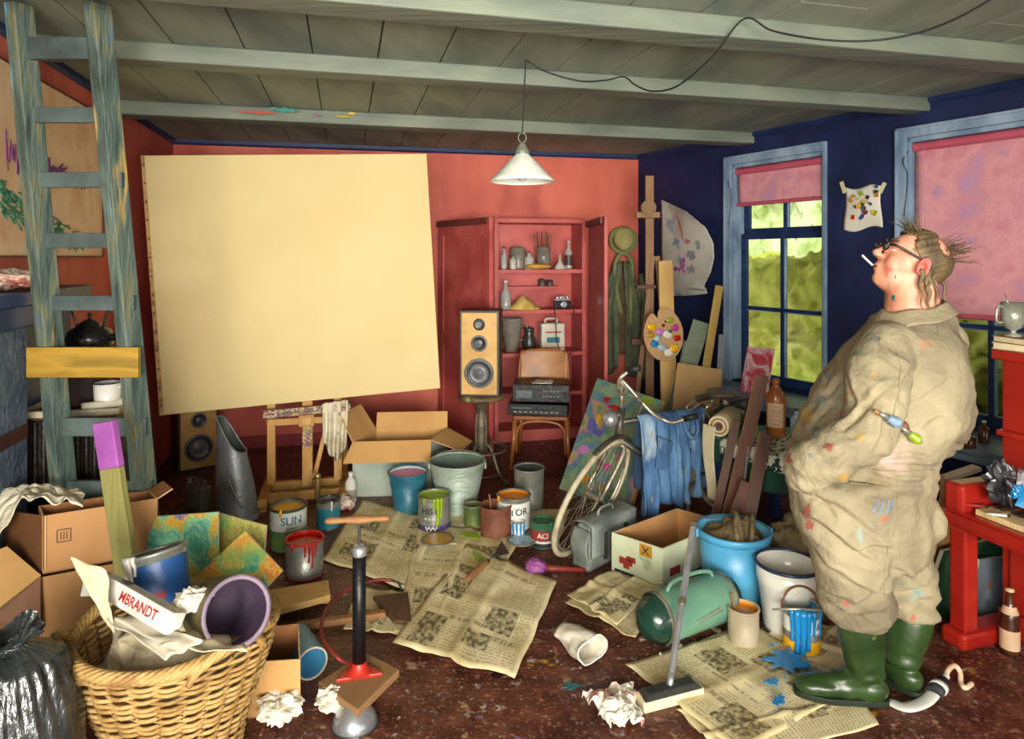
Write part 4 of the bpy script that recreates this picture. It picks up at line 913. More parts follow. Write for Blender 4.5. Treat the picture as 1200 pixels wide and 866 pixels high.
# lids
for (u, v, m, m2, r_, lab) in ((513, 640, 'p_ochre', 'p_green', .09, 'tin lid smeared with ochre and green paint on the newspaper'), (611, 641, 'lid_blue', 'p_teal', .08, 'tin lid with pale blue paint beside the trowel')):
    M('lid_blue', ['7c9cac', 'a8c0c8', '4c7c98'], 14, rough=.4)
    t = T('tin_lid', lab, 'lid', G(u, v)+V((0, 0, .035))); b = B(); b.lathe([(0, 0), (r_, 0), (r_+.004, .004), (r_, .009), (r_-.008, .004), (0, .004)], 'tin_dull', 36); b.build('lid_disc', t)
    b = B(); b.lathe([(0, .006), (r_-.01, .0055)], m, 30); b.build('paint', t)
splat('thin run of light green paint below the green tin', G(548, 634)+V((0, 0, .035)), .07, 'p_green', 4, 1.3, .8, -.5)
splat('green paint dribble on the newspaper right of the ochre lid', G(560, 660)+V((0, 0, .03)), .045, 'p_green', 9, .6, 2.0, .3)
# trowel
t = T('trowel', 'paint-crusted pointing trowel lying across the newspaper', 'trowel', G(570, 660))
b = B(); b.tube([GB(547, 680, .05), GB(556, 671, .055), GB(572, 657, .055)], [.014, .02, .012], 'mid_wood', 12, sub=4); b.build('handle', t, world=True)
b = B(); b.tube([GB(572, 657, .055), GB(580, 650, .07), GB(584, 650, .05)], .005, 'steel_dark', 8); b.build('tang', t, world=True)
b = B(); q = [GB(577, 653, .045), GB(597, 649, .045), GB(588, 634, .045)]; k = b.add(q+[p+V((0, 0, .004)) for p in q]); b.face([k+2, k+1, k], 'steel_dark'); b.face([k+3, k+4, k+5], 'steel_dark')
for i in range(3): j = (i+1) % 3; b.face([k+i, k+j, k+3+j, k+3+i], 'steel_dark')
b.build('blade', t, world=True)
# purple brush
t = T('round_brush', 'round brush with clotted purple bristles lying on the floor', 'brush', G(645, 664))
M('clot_purple', ['6c3468', '8c4c88', '7c3c78'], 20, rough=.5)
b = B(); b.sphere(GB(628, 664, .04), (.055, .045, .04), 'clot_purple', 26, 18, disp=lambda d: .35*NZ.noise(d*5)+.15*NZ.noise(d*12)); b.build('bristles', t, world=True)
b = B(); b.tube([GB(638, 665, .03), GB(650, 666, .025), GB(684, 668, .02)], [.024, .014, .012], 'brush_handle', 12) if False else b.tube([GB(636, 665, .03), GB(650, 666, .025), GB(686, 668, .02)], [.026, .014, .012], 'hose_red', 12); b.build('handle', t, world=True)
# open carton with flaps
MA = [V((-1.09, 4.55, 0)), V((-.56, 4.60, 0)), V((-.48, 4.94, 0)), V((-1.0, 4.90, 0))]
M('carton_gray', ['8c9888', 'a4b0a0', '98a494'], 3, rough=.7)
carton('open grey-white carton with spread brown flaps beside the easel', *MA, 0, .38, out='carton_gray', ins='cardboard_light', flaps=((0, -48, .155, -.05, .0), (1, -20, .22, .03, -.05), (3, 58, .21, .02, -.02), (2, 62, .12)), edge='cardboard_edge')
tin('white plastic bottle of medium on the easel base', G(413, 582)+V((0, 0, .0)), .028, .1, 'pack_white', None, name='spare') if False else None
t = T('plastic_bottle', 'white plastic bottle with a cap standing between the easel and the grey carton', 'bottle', G(411, 588))
b = B(); b.lathe([(0, 0), (.036, 0), (.038, .01), (.038, .12), (.03, .15), (.014, .165), (.014, .175), (0, .175)], 'pack_white', 24); b.build('bottle_body', t)
b = B(); b.lathe([(.016, .172), (.016, .2), (0, .202)], 'lab_white', 16); b.build('cap', t); b = B(); b.lathe([(.0387, .03), (.0387, .09)], 'pack_gray', 24); b.build('paper_label', t)
# small red-stained rag at easel foot
b = crumple(.055, 'rag_mix', 44, (1, .8, .7), .5, 24, 16); o = b.build('paint_rag'); o.location = G(404, 598); tag(o, 'small red-stained rag on the floor at the right foot of the easel', 'rag')
# ---------------------------------------------------------------- cupboard on the back wall
def bt(u):   # distance along the back wall under a picture column
    k = (u-600)/780; return (k*BL.y-BL.x)/(BD.x-k*BD.y)
c0, c1 = bt(576), bt(669); zt2, zb2 = 1.945, .0
D0 = .12
def bbox(b, t0, t1, o0, o1, z0, z1, m):
    b.hexa([BW(t0, o1, z0), BW(t1, o1, z0), BW(t1, o0, z0), BW(t0, o0, z0), BW(t0, o1, z1), BW(t1, o1, z1), BW(t1, o0, z1), BW(t0, o0, z1)], m)
t = T('wall_cupboard', 'open red cupboard with shelves built against the back wall', 'cupboard', BW((c0+c1)/2, .1, 0))
b = B(); cd = .34
bbox(b, c0-.04, c0, 0, cd, 0, zt2, 'cupboard_red'); bbox(b, c1, c1+.04, 0, cd, 0, zt2, 'cupboard_red'); bbox(b, c0-.04, c1+.04, 0, cd, zt2, zt2+.04, 'cupboard_red'); bbox(b, c0, c1, 0, .015, 0, zt2, 'cupboard_red'); bbox(b, c0, c1, 0, cd-.02, 0, .1, 'cupboard_red')
b.build('carcass', t, world=True, bevel=.003)
SH = [1.495, 1.135, .755, .40]
for z in SH: b = B(); bbox(b, c0, c1, .015, cd, z, z+.035, 'cupboard_red'); b.build('shelf', t, world=True, bevel=.003)
b = B(); bbox(b, c0+.12, c1-.15, .03, .15, 1.35, 1.37, 'cupboard_red'); b.build('inner_shelf', t, world=True)
def door(side):
    if side == 'l':
        h = BW(bt(514), .03, 0); f = P(575, 300, 5.35); f.z = 0
    else:
        h = BW(c1+.06, .34, 0); f = P(708, 300, 5.28); f.z = 0
    e = (f-h).normalized(); n = V((e.y, -e.x, 0)); 
    if n.y > 0: n = -n
    L_ = (f-h).length; d0, d1 = .0 if side == 'r' else .0, zt2+.02
    b = B(); b.hexa([h, f, f-n*.03, h-n*.03]+[p+V((0, 0, d1)) for p in (h, f, f-n*.03, h-n*.03)], 'cupboard_red')
    b.build('door', t, world=True, bevel=.004)
    pn = bpy.data.objects[-1] if False else None
    b = B()
    def fr(x0, x1, z0, z1): b.hexa([h+e*x0+V((0, 0, z0)), h+e*x1+V((0, 0, z0)), h+e*x1+n*.012+V((0, 0, z0)), h+e*x0+n*.012+V((0, 0, z0)), h+e*x0+V((0, 0, z1)), h+e*x1+V((0, 0, z1)), h+e*x1+n*.012+V((0, 0, z1)), h+e*x0+n*.012+V((0, 0, z1))], 'cupboard_red')
    s_ = .1
    if side == 'l':
        fr(0, s_, 0, d1); fr(L_-s_, L_, 0, d1); fr(s_, L_-s_, d1-.14, d1); fr(s_, L_-s_, 0, .14); fr(s_, L_-s_, .85, .97)
        b.build('door_frame', t, world=True, bevel=.003)
    b = B(); M('batten_brown', ['5c2a22', '743630'], 6); a = h+V((0, 0, d1-.03))+n*.02; b.bar(a+e*.01, a+e*(L_-.01), .022, .055, 'batten_brown'); b.build('top_batten', t, world=True, bevel=.003)
door('l'); door('r')
# things on the shelves
M('jar_gray', ['6c6860', '8c8478'], 9, rough=.3); M('jar_pale', ['a8a49c', 'c0bcb0'], 9, rough=.35); M('pot_dark', ['3c3434', '54484a'], 9, rough=.4); clearmat('bottle_clear', body='b8beb8', alpha=.6)
def onshelf(u, z, off=.2): return BW(bt(u), off, z+.036)
GR = 'bottles and jars in the red cupboard'
def bottle(label, loc, r, h, m, capm='pot_dark', neck=.35, name='bottle', cat='bottle', lab=None, group=GR):
    t = T(name, label, cat, loc, 0, group); b = B(); hn = h*(1-neck)
    b.lathe([(0, 0), (r, 0), (r*1.03, h*.04), (r*1.03, hn*.92), (r*.8, hn), (r*.36, hn+(h-hn)*.35), (r*.33, h*.96), (0, h*.96)], m, 20); b.build('bottle_body', t)
    b = B(); b.lathe([(r*.4, h*.93), (r*.4, h), (0, h*1.005)], capm, 14); b.build('cap', t)
    if lab: b = B(); b.lathe([(r*1.05, hn*.2), (r*1.05, hn*.75)], lab, 20); b.build('paper_label', t)
    return t
bottle('slim grey bottle at the left end of the top cupboard shelf', onshelf(585, SH[0], .22), .028, .2, 'bottle_clear')
bottle('small white jar with a lid on the top cupboard shelf', onshelf(594, SH[0], .26), .03, .11, 'jar_pale', 'jar_pale', .15)
bottle('grey storage jar at the back of the top cupboard shelf', onshelf(603, SH[0], .14), .07, .21, 'jar_gray', 'jar_gray', .05)
bottle('pale short-necked bottle in the middle of the top cupboard shelf', onshelf(613, SH[0], .24), .042, .16, 'jar_pale', 'pot_dark', .3)
t = T('brush_jar', 'tall grey jar full of paint brushes on the top cupboard shelf', 'jar', onshelf(631, SH[0], .18), 0)
b = B(); b.lathe([(0, 0), (.062, 0), (.065, .2), (.06, .2), (.057, .01), (0, .01)], 'jar_gray', 24); b.build('jar_body', t)
for i in range(11):
    a = i*2.4; b = B(); e = V((.11*cos(a)*(.4+.6*((i*37) % 10)/10), .05*sin(a), .29+.05*((i*53) % 10)/10)); b.tube([V((.03*cos(a), .03*sin(a), .02)), e, e*1.0+V((0, 0, .01))], [.004, .004, .011], 'mid_wood' if i % 3 else 'pot_dark', 6); b.build('paint_brush', t)
b = B(); b.sphere((0, 0, .025), (.13, .06, .025), 'sack_yellow', 20, 10) if False else None
M('dish_yellow', ['c08c38', 'd4a850', 'b8903c'], 8, rough=.5)
b = B(); b.sphere((0, 0, .026), (.115, .07, .026), 'dish_yellow', 24, 12, disp=lambda d: .15*NZ.noise(d*3)); o = b.build('folded_duster'); o.location = onshelf(621, SH[0], .30); tag(o, 'folded yellow duster in front of the bottles on the top cupboard shelf', 'cloth')
t = T('funnel', 'small upturned pale funnel on the top cupboard shelf', 'funnel', onshelf(647, SH[0], .26)); b = B(); b.lathe([(.055, 0), (.056, .01), (.012, .075), (.007, .15), (.005, .15), (.01, .075), (.05, .01)], 'jar_pale', 24); b.build('cone', t); b = B(); b.tube([V((.056*cos(a), .056*sin(a), .004)) for a in [2*pi*k/20 for k in range(20)]], .004, 'jar_pale', 6, closed=True); b.build('rim', t)
bottle('tall clear bottle with a dark label at the right of the top cupboard shelf', onshelf(659, SH[0], .2), .034, .26, 'bottle_clear', 'lab_white', .35, lab='pot_dark')
bottle('clear glass bottle with a pale cap at the left of the middle cupboard shelf', onshelf(587, SH[1], .22), .045, .26, 'bottle_clear', 'lab_white', .4)
M('sack_yellow', ['b89848', 'd0b468', 'a88838'], 7, rough=.8, bump=.4)
b = B(); b.sphere((0, 0, 0), (.15, .09, .12), 'sack_yellow', 32, 16, disp=lambda d: .18*NZ.noise(d*2.2)-.25*(1-abs(d.x))*0)
for p in b.v: p.z = max(0, p.z)*(1-.75*min(1, abs(p.x)/.15)) if p.z > 0 else 0
o = b.build('yellow_sack'); o.location = onshelf(606, SH[1], .25); tag(o, 'yellow peaked paper sack lying on the middle cupboard shelf', 'sack')
# camera with strap
t = T('camera_on_strap', 'old black and silver camera on the middle cupboard shelf with its strap hanging down', 'camera', onshelf(648, SH[1], .30), rad(12)); t.name = 'photo_camera'; MW['photo_camera'] = MX.Translation(t.location) @ MX.Rotation(rad(12), 4, 'Z')
b = B(); b.box((0, 0, .04), (.15, .045, .07), 'black_plastic'); b.build('camera_body', t, bevel=.008)
b = B(); b.box((0, 0, .085), (.15, .043, .022), 'chrome'); b.box((0, 0, .105), (.05, .04, .026), 'chrome'); b.build('top_plate', t, bevel=.006)
b = B(); b.cyl((0, -.02, .045), (0, -.06, .045), .03, 'black_plastic', seg=24); b.lathe([(.03, 0), (.031, .004), (.024, .005), (0, .003)], 'chrome', 24, MX.Translation((0, -.06, .045)) @ MX.Rotation(pi/2, 4, 'X')); b.build('lens', t)
for x in (-.045, .05): b = B(); b.cyl((x, 0, .095), (x, 0, .11), .012, 'chrome', seg=14); b.build('dial', t)
b = B(); b.tube([(-.075, 0, .06), (-.085, -.05, .0), (-.08, -.075, -.12), (-.07, -.08, -.28), (-.02, -.08, -.40), (.05, -.08, -.40), (.10, -.08, -.32), (.10, -.075, -.15), (.09, -.05, 0), (.078, 0, .06)], .004, 'black_rubber', 6, sub=6); b.build('neck_strap', t)
bottle('squat grey pot on the small inner shelf of the cupboard', BW(bt(632), .1, 1.371), .035, .07, 'pot_dark', 'pot_dark', .1); bottle('second squat grey pot on the small inner shelf of the cupboard', BW(bt(641), .1, 1.371), .03, .06, 'pot_dark', 'pot_dark', .1)
t = T('grey_vase', 'pale grey flared jug on the lowest cupboard shelf behind the loudspeaker', 'jug', onshelf(594, SH[2], .2)); t.name = 'flared_jug'; MW['flared_jug'] = MX.Translation(t.location); b = B(); b.lathe([(0, 0), (.06, 0), (.075, .1), (.1, .28), (.106, .3), (.1, .3), (.07, .1), (.055, .01), (0, .01)], 'jar_gray', 28); b.build('jug_body', t); b = B(); b.tube([(.09, 0, .26), (.14, 0, .24), (.13, 0, .12), (.078, 0, .1)], .007, 'jar_gray', sub=4); b.build('handle', t)
t = T('metal_jug', 'small dark metal jug on the lowest cupboard shelf', 'jug', onshelf(613, SH[2], .24)); b = B(); b.lathe([(0, 0), (.05, 0), (.065, .05), (.06, .11), (.04, .15), (.042, .19), (.05, .21), (.045, .21), (.035, .15)], 'steel_dark', 24); b.build('jug_body', t); b = B(); b.tube([(-.045, 0, .19), (-.09, 0, .18), (-.09, 0, .1), (-.06, 0, .07)], .006, 'steel_dark', sub=4); b.build('handle', t)
t = T('white_canister', 'square white plastic canister with red print on the lowest cupboard shelf', 'canister', onshelf(639, SH[2], .22), rad(10)); t.name = 'plastic_canister'; MW['plastic_canister'] = MX.Translation(t.location) @ MX.Rotation(rad(10), 4, 'Z')
M('canister_white', ['c0b8a8', 'd0c8b8'], 8, rough=.45)
b = B(); b.box((0, 0, .125), (.22, .13, .25), 'canister_white'); b.build('canister_body', t, bevel=.014, bseg=3); b = B(); b.box((0, -.066, .03), (.2, .002, .008), 'ink_red'); b.box((0, -.066, .10), (.12, .002, .05), 'lab_teal'); b.box((0, -.066, .17), (.15, .002, .012), 'ink_red'); b.build('printed_label', t); b = B(); b.tube([(-.06, 0, .25), (-.05, 0, .285), (.04, 0, .285), (.05, 0, .25)], .01, 'canister_white', sub=3); b.build('handle', t)
# ---------------------------------------------------------------- stool, upper speaker, chair, stereo
M('stool_wood', ['3c2c1c', '54422a', '6c5a38'], 9, rough=.5, dirt=[('8c8c60', 9, .62, .08, 2)]); M('iron_old', ['4c4438', '645c4a', '3c342a'], 9, rough=.5, metal=.4)
S = G(566, 572); sy = S.y; S = V((P(564, 500, 4.9).x, 4.9, 0)); t = T('swivel_stool', 'old iron stool with a round seat and foot ring carrying the loudspeaker', 'stool', S)
b = B(); b.lathe([(0, .585), (.12, .585), (.165, .6), (.172, .615), (.17, .63), (.16, .637), (0, .637)], 'stool_wood', 32); b.build('seat', t)
b = B(); b.lathe([(.03, .2), (.045, .25), (.04, .3), (.05, .44), (.035, .5), (.05, .56), (.06, .585), (0, .585)], 'iron_old', 20); b.build('column', t)
for k in range(4): a = pi/4+k*pi/2; b = B(); b.tube([V((.04*cos(a), .04*sin(a), .5)), V((.052*cos(a), .052*sin(a), .42)), V((.05*cos(a), .05*sin(a), .22))], .009, 'iron_old', 8, sub=3); b.build('column_rib', t)
for k in range(4):
    a = pi/4+.2+k*pi/2; b = B(); b.tube([V((.03*cos(a), .03*sin(a), .28)), V((.09*cos(a), .09*sin(a), .24)), V((.16*cos(a), .16*sin(a), .08)), V((.24*cos(a), .24*sin(a), .01))], [.014, .014, .012, .016], 'iron_old', 8, sub=4); b.build('leg', t)
b = B(); b.tube([V((.18*cos(a), .18*sin(a), .235)) for a in [2*pi*k/40 for k in range(40)]], .009, 'iron_old', 8, closed=True); b.build('foot_ring', t)
b = B(); b.tube([V((.17*cos(a), .17*sin(a), .075)) for a in [2*pi*k/40 for k in range(40)]], .006, 'iron_old', 8, closed=True); b.build('lower_ring', t)
speaker('tan loudspeaker with three round drivers standing on the iron stool', V((S.x, 4.92, .638)), rad(-4))
M('chair_wood', ['6c3c1c', '8c5428', '7c4820'], 6, rough=.4, stretch=(1, 1, .3), coat=.3); M('chair_back', ['94602c', 'a87038', '885428'], 5, rough=.45, coat=.15)
CHl = V((.24, 5.32, 0)); t = T('wooden_chair', 'brown bentwood chair with a curved plywood back carrying the stereo', 'chair', CHl, rad(-6))
b = B(); pl = [(-.21, -.2), (.21, -.2), (.225, -.1), (.2, .18), (.12, .21), (-.12, .21), (-.2, .18), (-.225, -.1)]; b.prism(pl, MX.Translation((0, 0, .385)), .03, 'chair_wood'); b.build('seat', t, bevel=.008)
for (x, y) in ((-.2, -.17), (.2, -.17), (-.18, .17), (.18, .17)):
    b = B(); b.tube([V((x, y, .39)), V((x*1.05, y*1.1, .2)), V((x*1.15, y*1.3, 0))], [.022, .019, .014], 'chair_wood', 10); b.build('leg', t)
b = B(); b.tube([V((-.19, -.17, .12)), V((-.18, -.18, .3)), V((-.1, -.18, .365)), V((.1, -.18, .365)), V((.18, -.18, .3)), V((.19, -.17, .12))], .012, 'chair_wood', 8, sub=5); b.build('front_hoop', t)
for x in (-1, 1): b = B(); b.tube([V((x*.19, .19, .39)), V((x*.205, .22, .6)), V((x*.2, .26, .78)), V((x*.17, .27, .86))], [.014, .013, .012, .01], 'chair_wood', 8, sub=3); b.build('back_post', t)
b = B(); b.grid(lambda s, u: V((-.2+.4*s+0*u, .235+.03*cos((s-.5)*2.4)+.05*(u-.5), .62+.25*u-.03*(u > .9)*(abs(s-.5)*2)**6*2)), 20, 10, 'chair_back'); b.build('backrest', t, solid=.012)
def stereo(label, loc, rz, w, h, d, kind):
    t = T('stereo_unit', label, 'stereo', loc, rz, 'black stereo units stacked on the chair'); b = B(); b.box((0, 0, h/2+.008), (w, d, h), 'black_plastic'); b.build('housing', t, bevel=.003)
    M('lcd_gray', ['4a5454', '5c6868'], 9, rough=.2); M('led_gray', '70706c')
    y = -d/2-.001
    if kind == 0:
        b = B(); b.box((-.13, y, h*.5), (.12, .004, .055), 'lcd_gray'); b.build('cassette_window', t)
        for i in range(10): b = B(); b.box((.0+.028*(i % 5)+.02, y, h*(.4+.32*(i//5))), (.018, .006, .01), 'led_gray'); b.build('button', t)
        b = B(); b.cyl((.195, y, h*.5), (.195, y-.014, h*.5), .022, 'black_rubber', seg=18); b.build('volume_knob', t)
    else:
        for i in range(9): b = B(); b.box((-.17+.04*i, y, h*.4), (.026, .006, .014), 'led_gray'); b.build('button', t)
        b = B(); b.box((-.12, y, h*.75), (.16, .004, .012), 'lcd_gray'); b.build('display', t)
    for x in (-.18, .18):
        for q in (-.1, .1): b = B(); b.cyl((x, q*d/.26, 0), (x, q*d/.26, .009), .012, 'black_rubber', seg=10); b.build('foot', t)
    return t
stereo('wide black stereo unit lying directly on the chair seat', V((.215, 5.25, .418)), rad(-8), .46, .085, .30, 1)
stereo('black cassette deck stacked on top of the other stereo unit', V((.235, 5.27, .515)), rad(-5), .44, .13, .27, 0)
sheet('paper_leaflet', 'white leaflet lying open on top of the stereo', [V((.15, 5.18, .66)), V((.31, 5.16, .66)), V((.33, 5.30, .664)), V((.19, 5.32, .664))], 'paper_white', 2, .004, cat='leaflet')
t = T('glass_ashtray', 'small round ashtray on the front of the chair seat', 'ashtray', V((.16, 5.135, .418))) if False else None
# ---------------------------------------------------------------- jacket and hat on the back wall, studio easel in the corner
M('jacket_green', ['444c3c', '5c644c', '70765c'], 6, rough=.9, bump=.4, bscale=40); M('jacket_brown', ['5c4a34', '6c5a40'], 6, rough=.9); M('hat_green', ['8c8850', 'a8a468'], 6, rough=.85); M('hat_edge', ['6c7448', '848c5c'], 9, rough=.9)
jt = bt(726)
hk = BW(jt, .06, 1.78); t = T('coat_hook', 'small wall hook holding the green coat and the cap', 'hook', BW(jt, .0, 1.80)); b = B(); b.box(BW(jt, .01, 1.80), (.04, .015, .08), 'iron_dark', (0, 0, .22)); b.tube([BW(jt, .01, 1.78), BW(jt, .07, 1.76), BW(jt, .10, 1.80)], .006, 'iron_dark', sub=4); b.build('hook', t, world=True)
t = T('flat_hat', 'olive cap hanging on the wall above the green coat', 'cap', BW(jt, .1, 1.72)); t.name = 'olive_cap'; MW['olive_cap'] = MX.Translation(t.location)
b = B(); b.sphere(BW(jt, .11, 1.815), (.1, .06, .11), 'hat_green', 28, 16, disp=lambda d: .08*NZ.noise(d*3)); b.build('crown', t, world=True)
b = B(); b.tube([BW(jt+.115*cos(a), .09+.03*cos(a), 1.80+.115*sin(a)) for a in [2*pi*k/30 for k in range(30)]], .02, 'hat_edge', 8, closed=True); b.build('brim', t, world=True)
t = T('hanging_coat', 'olive green coat with a pale lining hanging open on the back wall', 'coat', BW(jt, .1, .9))
def coatfn(side):
    def fn(s, u):
        k = u; w = .10+.17*sm(k*2.2)+.03*k
        x = (side*w*(.12+.88*s)); z = 1.60-.04*(s**1.5)-(1.02+.1*s if side < 0 else 1.10)*k
        return BW(jt+x-.015, .09+.05*sin(pi*s)+.02*sin(s*15+k*3), z)
    return fn
for sd in (-1, 1):
    b = B(); b.grid(coatfn(sd), 18, 26, 'jacket_green'); b.build('coat_front', t, world=True, solid=.008)
b = B(); b.grid(lambda s, u: BW(jt-.085+.17*s, .05, 1.60-.9*u), 6, 10, 'jacket_brown'); b.build('lining', t, world=True, solid=.004)
b = B(); b.tube([BW(jt-.03, .12, 1.1), BW(jt-.08, .12, 1.35), BW(jt-.09, .12, 1.58), BW(jt, .10, 1.68), BW(jt+.08, .12, 1.58), BW(jt+.07, .12, 1.35), BW(jt+.06, .12, 1.0)], .022, 'hat_edge', 8, sub=6); b.build('collar', t, world=True)
b = B(); b.tube([BW(jt-.16, .11, 1.48), BW(jt-.25, .12, 1.2), BW(jt-.26, .13, .9), BW(jt-.24, .14, .68)], [.05, .055, .05, .052], 'jacket_green', 12, sub=5, flat=.6); b.build('sleeve', t, world=True)
b = B(); b.tube([BW(jt+.17, .11, 1.48), BW(jt+.2, .12, 1.2), BW(jt+.17, .16, .9)], [.045, .05, .045], 'jacket_green', 12, sub=5, flat=.6); b.build('sleeve', t, world=True)
# tall easel in the corner
M('easel_dark', ['6c4a2c', '84603a', '94704a'], 6, rough=.55, stretch=(1, 1, .25)); 
def cx(u, v, Y): return P(u, v, Y)
t = T('tall_easel', 'tall old wooden easel standing in the blue corner with the palette', 'easel', V((cx(760, 0, 5.6).x, 5.6, 0)))
a = cx(761, 206, 5.62); e = V((a.x-.02, 5.52, 0)); b = B(); b.bar(e, a, .07, .035, 'easel_dark', up=(0, 1, 0)); b.build('mast', t, world=True, bevel=.004)
b = B(); w = cx(759, 252, 5.56); b.box(w, (.2, .05, .05), 'easel_dark'); b.cyl(w+V((0, -.05, .06)), w+V((0, .02, .06)), .062, 'easel_dark', seg=24); b.build('top_clamp', t, world=True, bevel=.004)
for (ub, ut, vt, y) in ((738, 765, 300, 5.45), (790, 770, 300, 5.5)):
    e = V(((ub-600)/780*y, y, 0)); b = B(); b.bar(e, cx(ut, vt, 5.58), .04, .03, 'easel_dark', up=(0, 1, 0)); b.build('leg', t, world=True, bevel=.003)
b = B(); w = cx(762, 400, 5.52); b.box(w, (.32, .06, .05), 'brown_wood'); b.build('ledge', t, world=True, bevel=.003)
b = B(); w = cx(757, 336, 5.52); b.box(w, (.16, .05, .03), 'brown_wood'); b.build('small_ledge', t, world=True, bevel=.003)
panel('pale_board', 'long pale pine board standing upright behind the painter\'s palette', [V((cx(783, 0, 5.3).x-.05, 5.3, 0)), V((cx(783, 0, 5.3).x+.09, 5.3, 0)), cx(788, 305, 5.4), cx(772, 306, 5.4)], .02, 'pale_wood', 'pale_wood', 'board')
# palette
t = T('palette', 'oval painter\'s palette covered in colours leaning on the tall easel', 'palette', cx(777, 392, 5.2)); pcx = cx(777, 392, 5.2)
M('palette_wood', ['a8845c', 'c09a6c'], 6, rough=.5)
pts = []
for i in range(48):
    a = 2*pi*i/48; r_ = 1-.35*math.exp(-((a-1.95)/.12)**2); pts.append((.165*r_*cos(a), .205*r_*sin(a)))
X = MX.Translation(pcx) @ MX.Rotation(rad(12), 4, 'Z') @ MX.Rotation(pi/2-.12, 4, 'X'); b = B(); b.prism(pts, X, .012, 'palette_wood'); b.build('palette_board', t, world=True)
for i, (x, y, r_, m) in enumerate([(-.1, .06, .035, 'p_yellow'), (-.11, -.0, .03, 'p_ochre'), (-.08, -.07, .035, 'p_blue'), (-.02, -.1, .035, 'lid_blue'), (.03, -.14, .04, 'p_white'), (.08, -.11, .04, 'p_yellow'), (.11, -.03, .03, 'p_red'), (.10, .05, .032, 'p_magenta'), (.06, .11, .03, 'p_green'), (-.03, .02, .035, 'p_lilac'), (.03, .0, .04, 'p_white'), (-.05, -.03, .03, 'lid_blue'), (.0, .07, .014, 'p_brown'), (.02, .1, .01, 'p_brown'), (.05, .02, .02, 'p_teal')]):
    b = B(); b.sphere((0, 0, 0), (r_, r_*.8, .006), m, 14, 8, disp=lambda d: .5*NZ.noise(d*2.5+V((i, 0, 0))))
    for q in range(len(b.v)): b.v[q] = X @ (b.v[q]+V((x, y, .014)))
    b.build('paint_dab', t, world=True)
b = B(); 
for q in range(0): pass
# ---------------------------------------------------------------- lamp and cable
t = T('pendant_lamp', 'white conical enamel lamp hanging from the ceiling beam on a thin wire', 'lamp', P(612, 213, 3.02))
LP = P(612, 213, 3.02); lx = MX.Translation(LP)
M('shade_white', ['b8bcb0', 'ccd0c4', 'd4d6cc'], 6, rough=.3, coat=.2); M('bulb_gray', ['a8a49c', 'c0bcb0'], 9, rough=.2)
b = B(); b.lathe([(.142, 0), (.144, .006), (.13, .022), (.05, .105), (.03, .125), (.025, .13), (.02, .122), (.045, .1), (.126, .02), (.138, .006)], 'shade_white', 44, lx); b.build('lamp_shade', t, world=True)
b = B(); b.lathe([(.03, .12), (.033, .135), (.026, .15), (.018, .165), (.012, .18), (0, .182)], 'tin_dull', 24, lx); b.build('lamp_cap', t, world=True)
b = B(); b.tube([LP+V((.018*cos(a), 0, .2+.022*sin(a))) for a in [2*pi*k/20 for k in range(20)]], .003, 'tin_dull', 6, closed=True); b.build('hanging_ring', t, world=True)
b = B(); b.sphere(LP+V((0, 0, .035)), (.028, .028, .034), 'bulb_gray', 18, 12); b.cyl(LP+V((0, 0, .06)), LP+V((0, 0, .12)), .016, 'tin_dull'); b.build('bulb', t, world=True)
top = P(616, 81, 3.02); b = B(); b.cyl(LP+V((0, 0, .22)), V((top.x, 3.02, 2.54)), .0035, 'black_rubber', seg=6); b.build('lamp_wire', t, world=True)
wz = 2.50
def cp(u, v, Y): return P(u, v, Y)
b = B(); b.tube([V((top.x, 3.02, 2.54)), cp(640, 84, 3.04), cp(680, 95, 3.05), cp(710, 94, 3.1), cp(731, 90, 3.12), cp(745, 100, 3.08), cp(766, 107, 3.02), cp(795, 100, 2.9), cp(835, 66, 2.75), cp(872, 22, 2.64), cp(905, 36, 2.6), cp(960, 46, 2.5), cp(1015, 48, 2.45), cp(1070, 40, 2.4), cp(1120, 22, 2.3), cp(1170, -6, 2.2), cp(1230, -40, 2.1)], .004, 'black_rubber', 6, sub=8)
tag(b.build('electric_cable', loc=top), 'thin black electric cable looped slackly along the ceiling beams', 'cable')
# ================================================================ RIGHT SIDE
def RU(u, v, off=0.0):   # picture point on a plane parallel to the right wall
    k = (u-600)/780; Y = (4.938-off*1.151)/(k+.57); return P(u, v, Y)
M('poster_paper', ['a8a89c', 'c4c4b8', 'd0cec4'], 3, rough=.7, dirt=[('7c8ca8', 5, .58, .14, 2), ('b06a98', 8, .66, .06, 7)])
M('poster_magenta', ['a0488c', 'b86aa0'], 9)
def wl(t): return lerp_list([30, 52, 61, 62, 58, 50, 54], 61)[int(t*60)]
def pf(s, t):
    u = 775+wl(t)*s; v = 234+(14+10*t)*s*(1-t)+(346-234)*t+4*s*t-6*s*s*(t > .9)
    return RU(u, v, .02+.16*max(0, s-.25)*(1-.3*t)+.05*sin(pi*s)*sin(3*t))
b = B(); b.grid(pf, 26, 40, 'poster_paper'); b2 = b
t = T('curled_poster', 'curling white paper drawing pinned on the dark blue wall beside the tall easel', 'drawing', RU(790, 300, .02))
b.build('paper', t, world=True, solid=.003)
def dab(b, cu_, cv, ln, ang, w, m, f, off=-.006):
    pass
b = B(); f0 = V((-.86, -.5, 0))
for (u, v, du, dv) in ((797, 312, 8, 8), (799, 306, 3, 16), (793, 316, 14, -7), (796, 318, 4, -14)): b.bar(RU(u, v, .085), RU(u+du, v+dv, .10), .012, .004, 'poster_magenta', up=tuple(RN))
b.build('painted_mark', t, world=True)
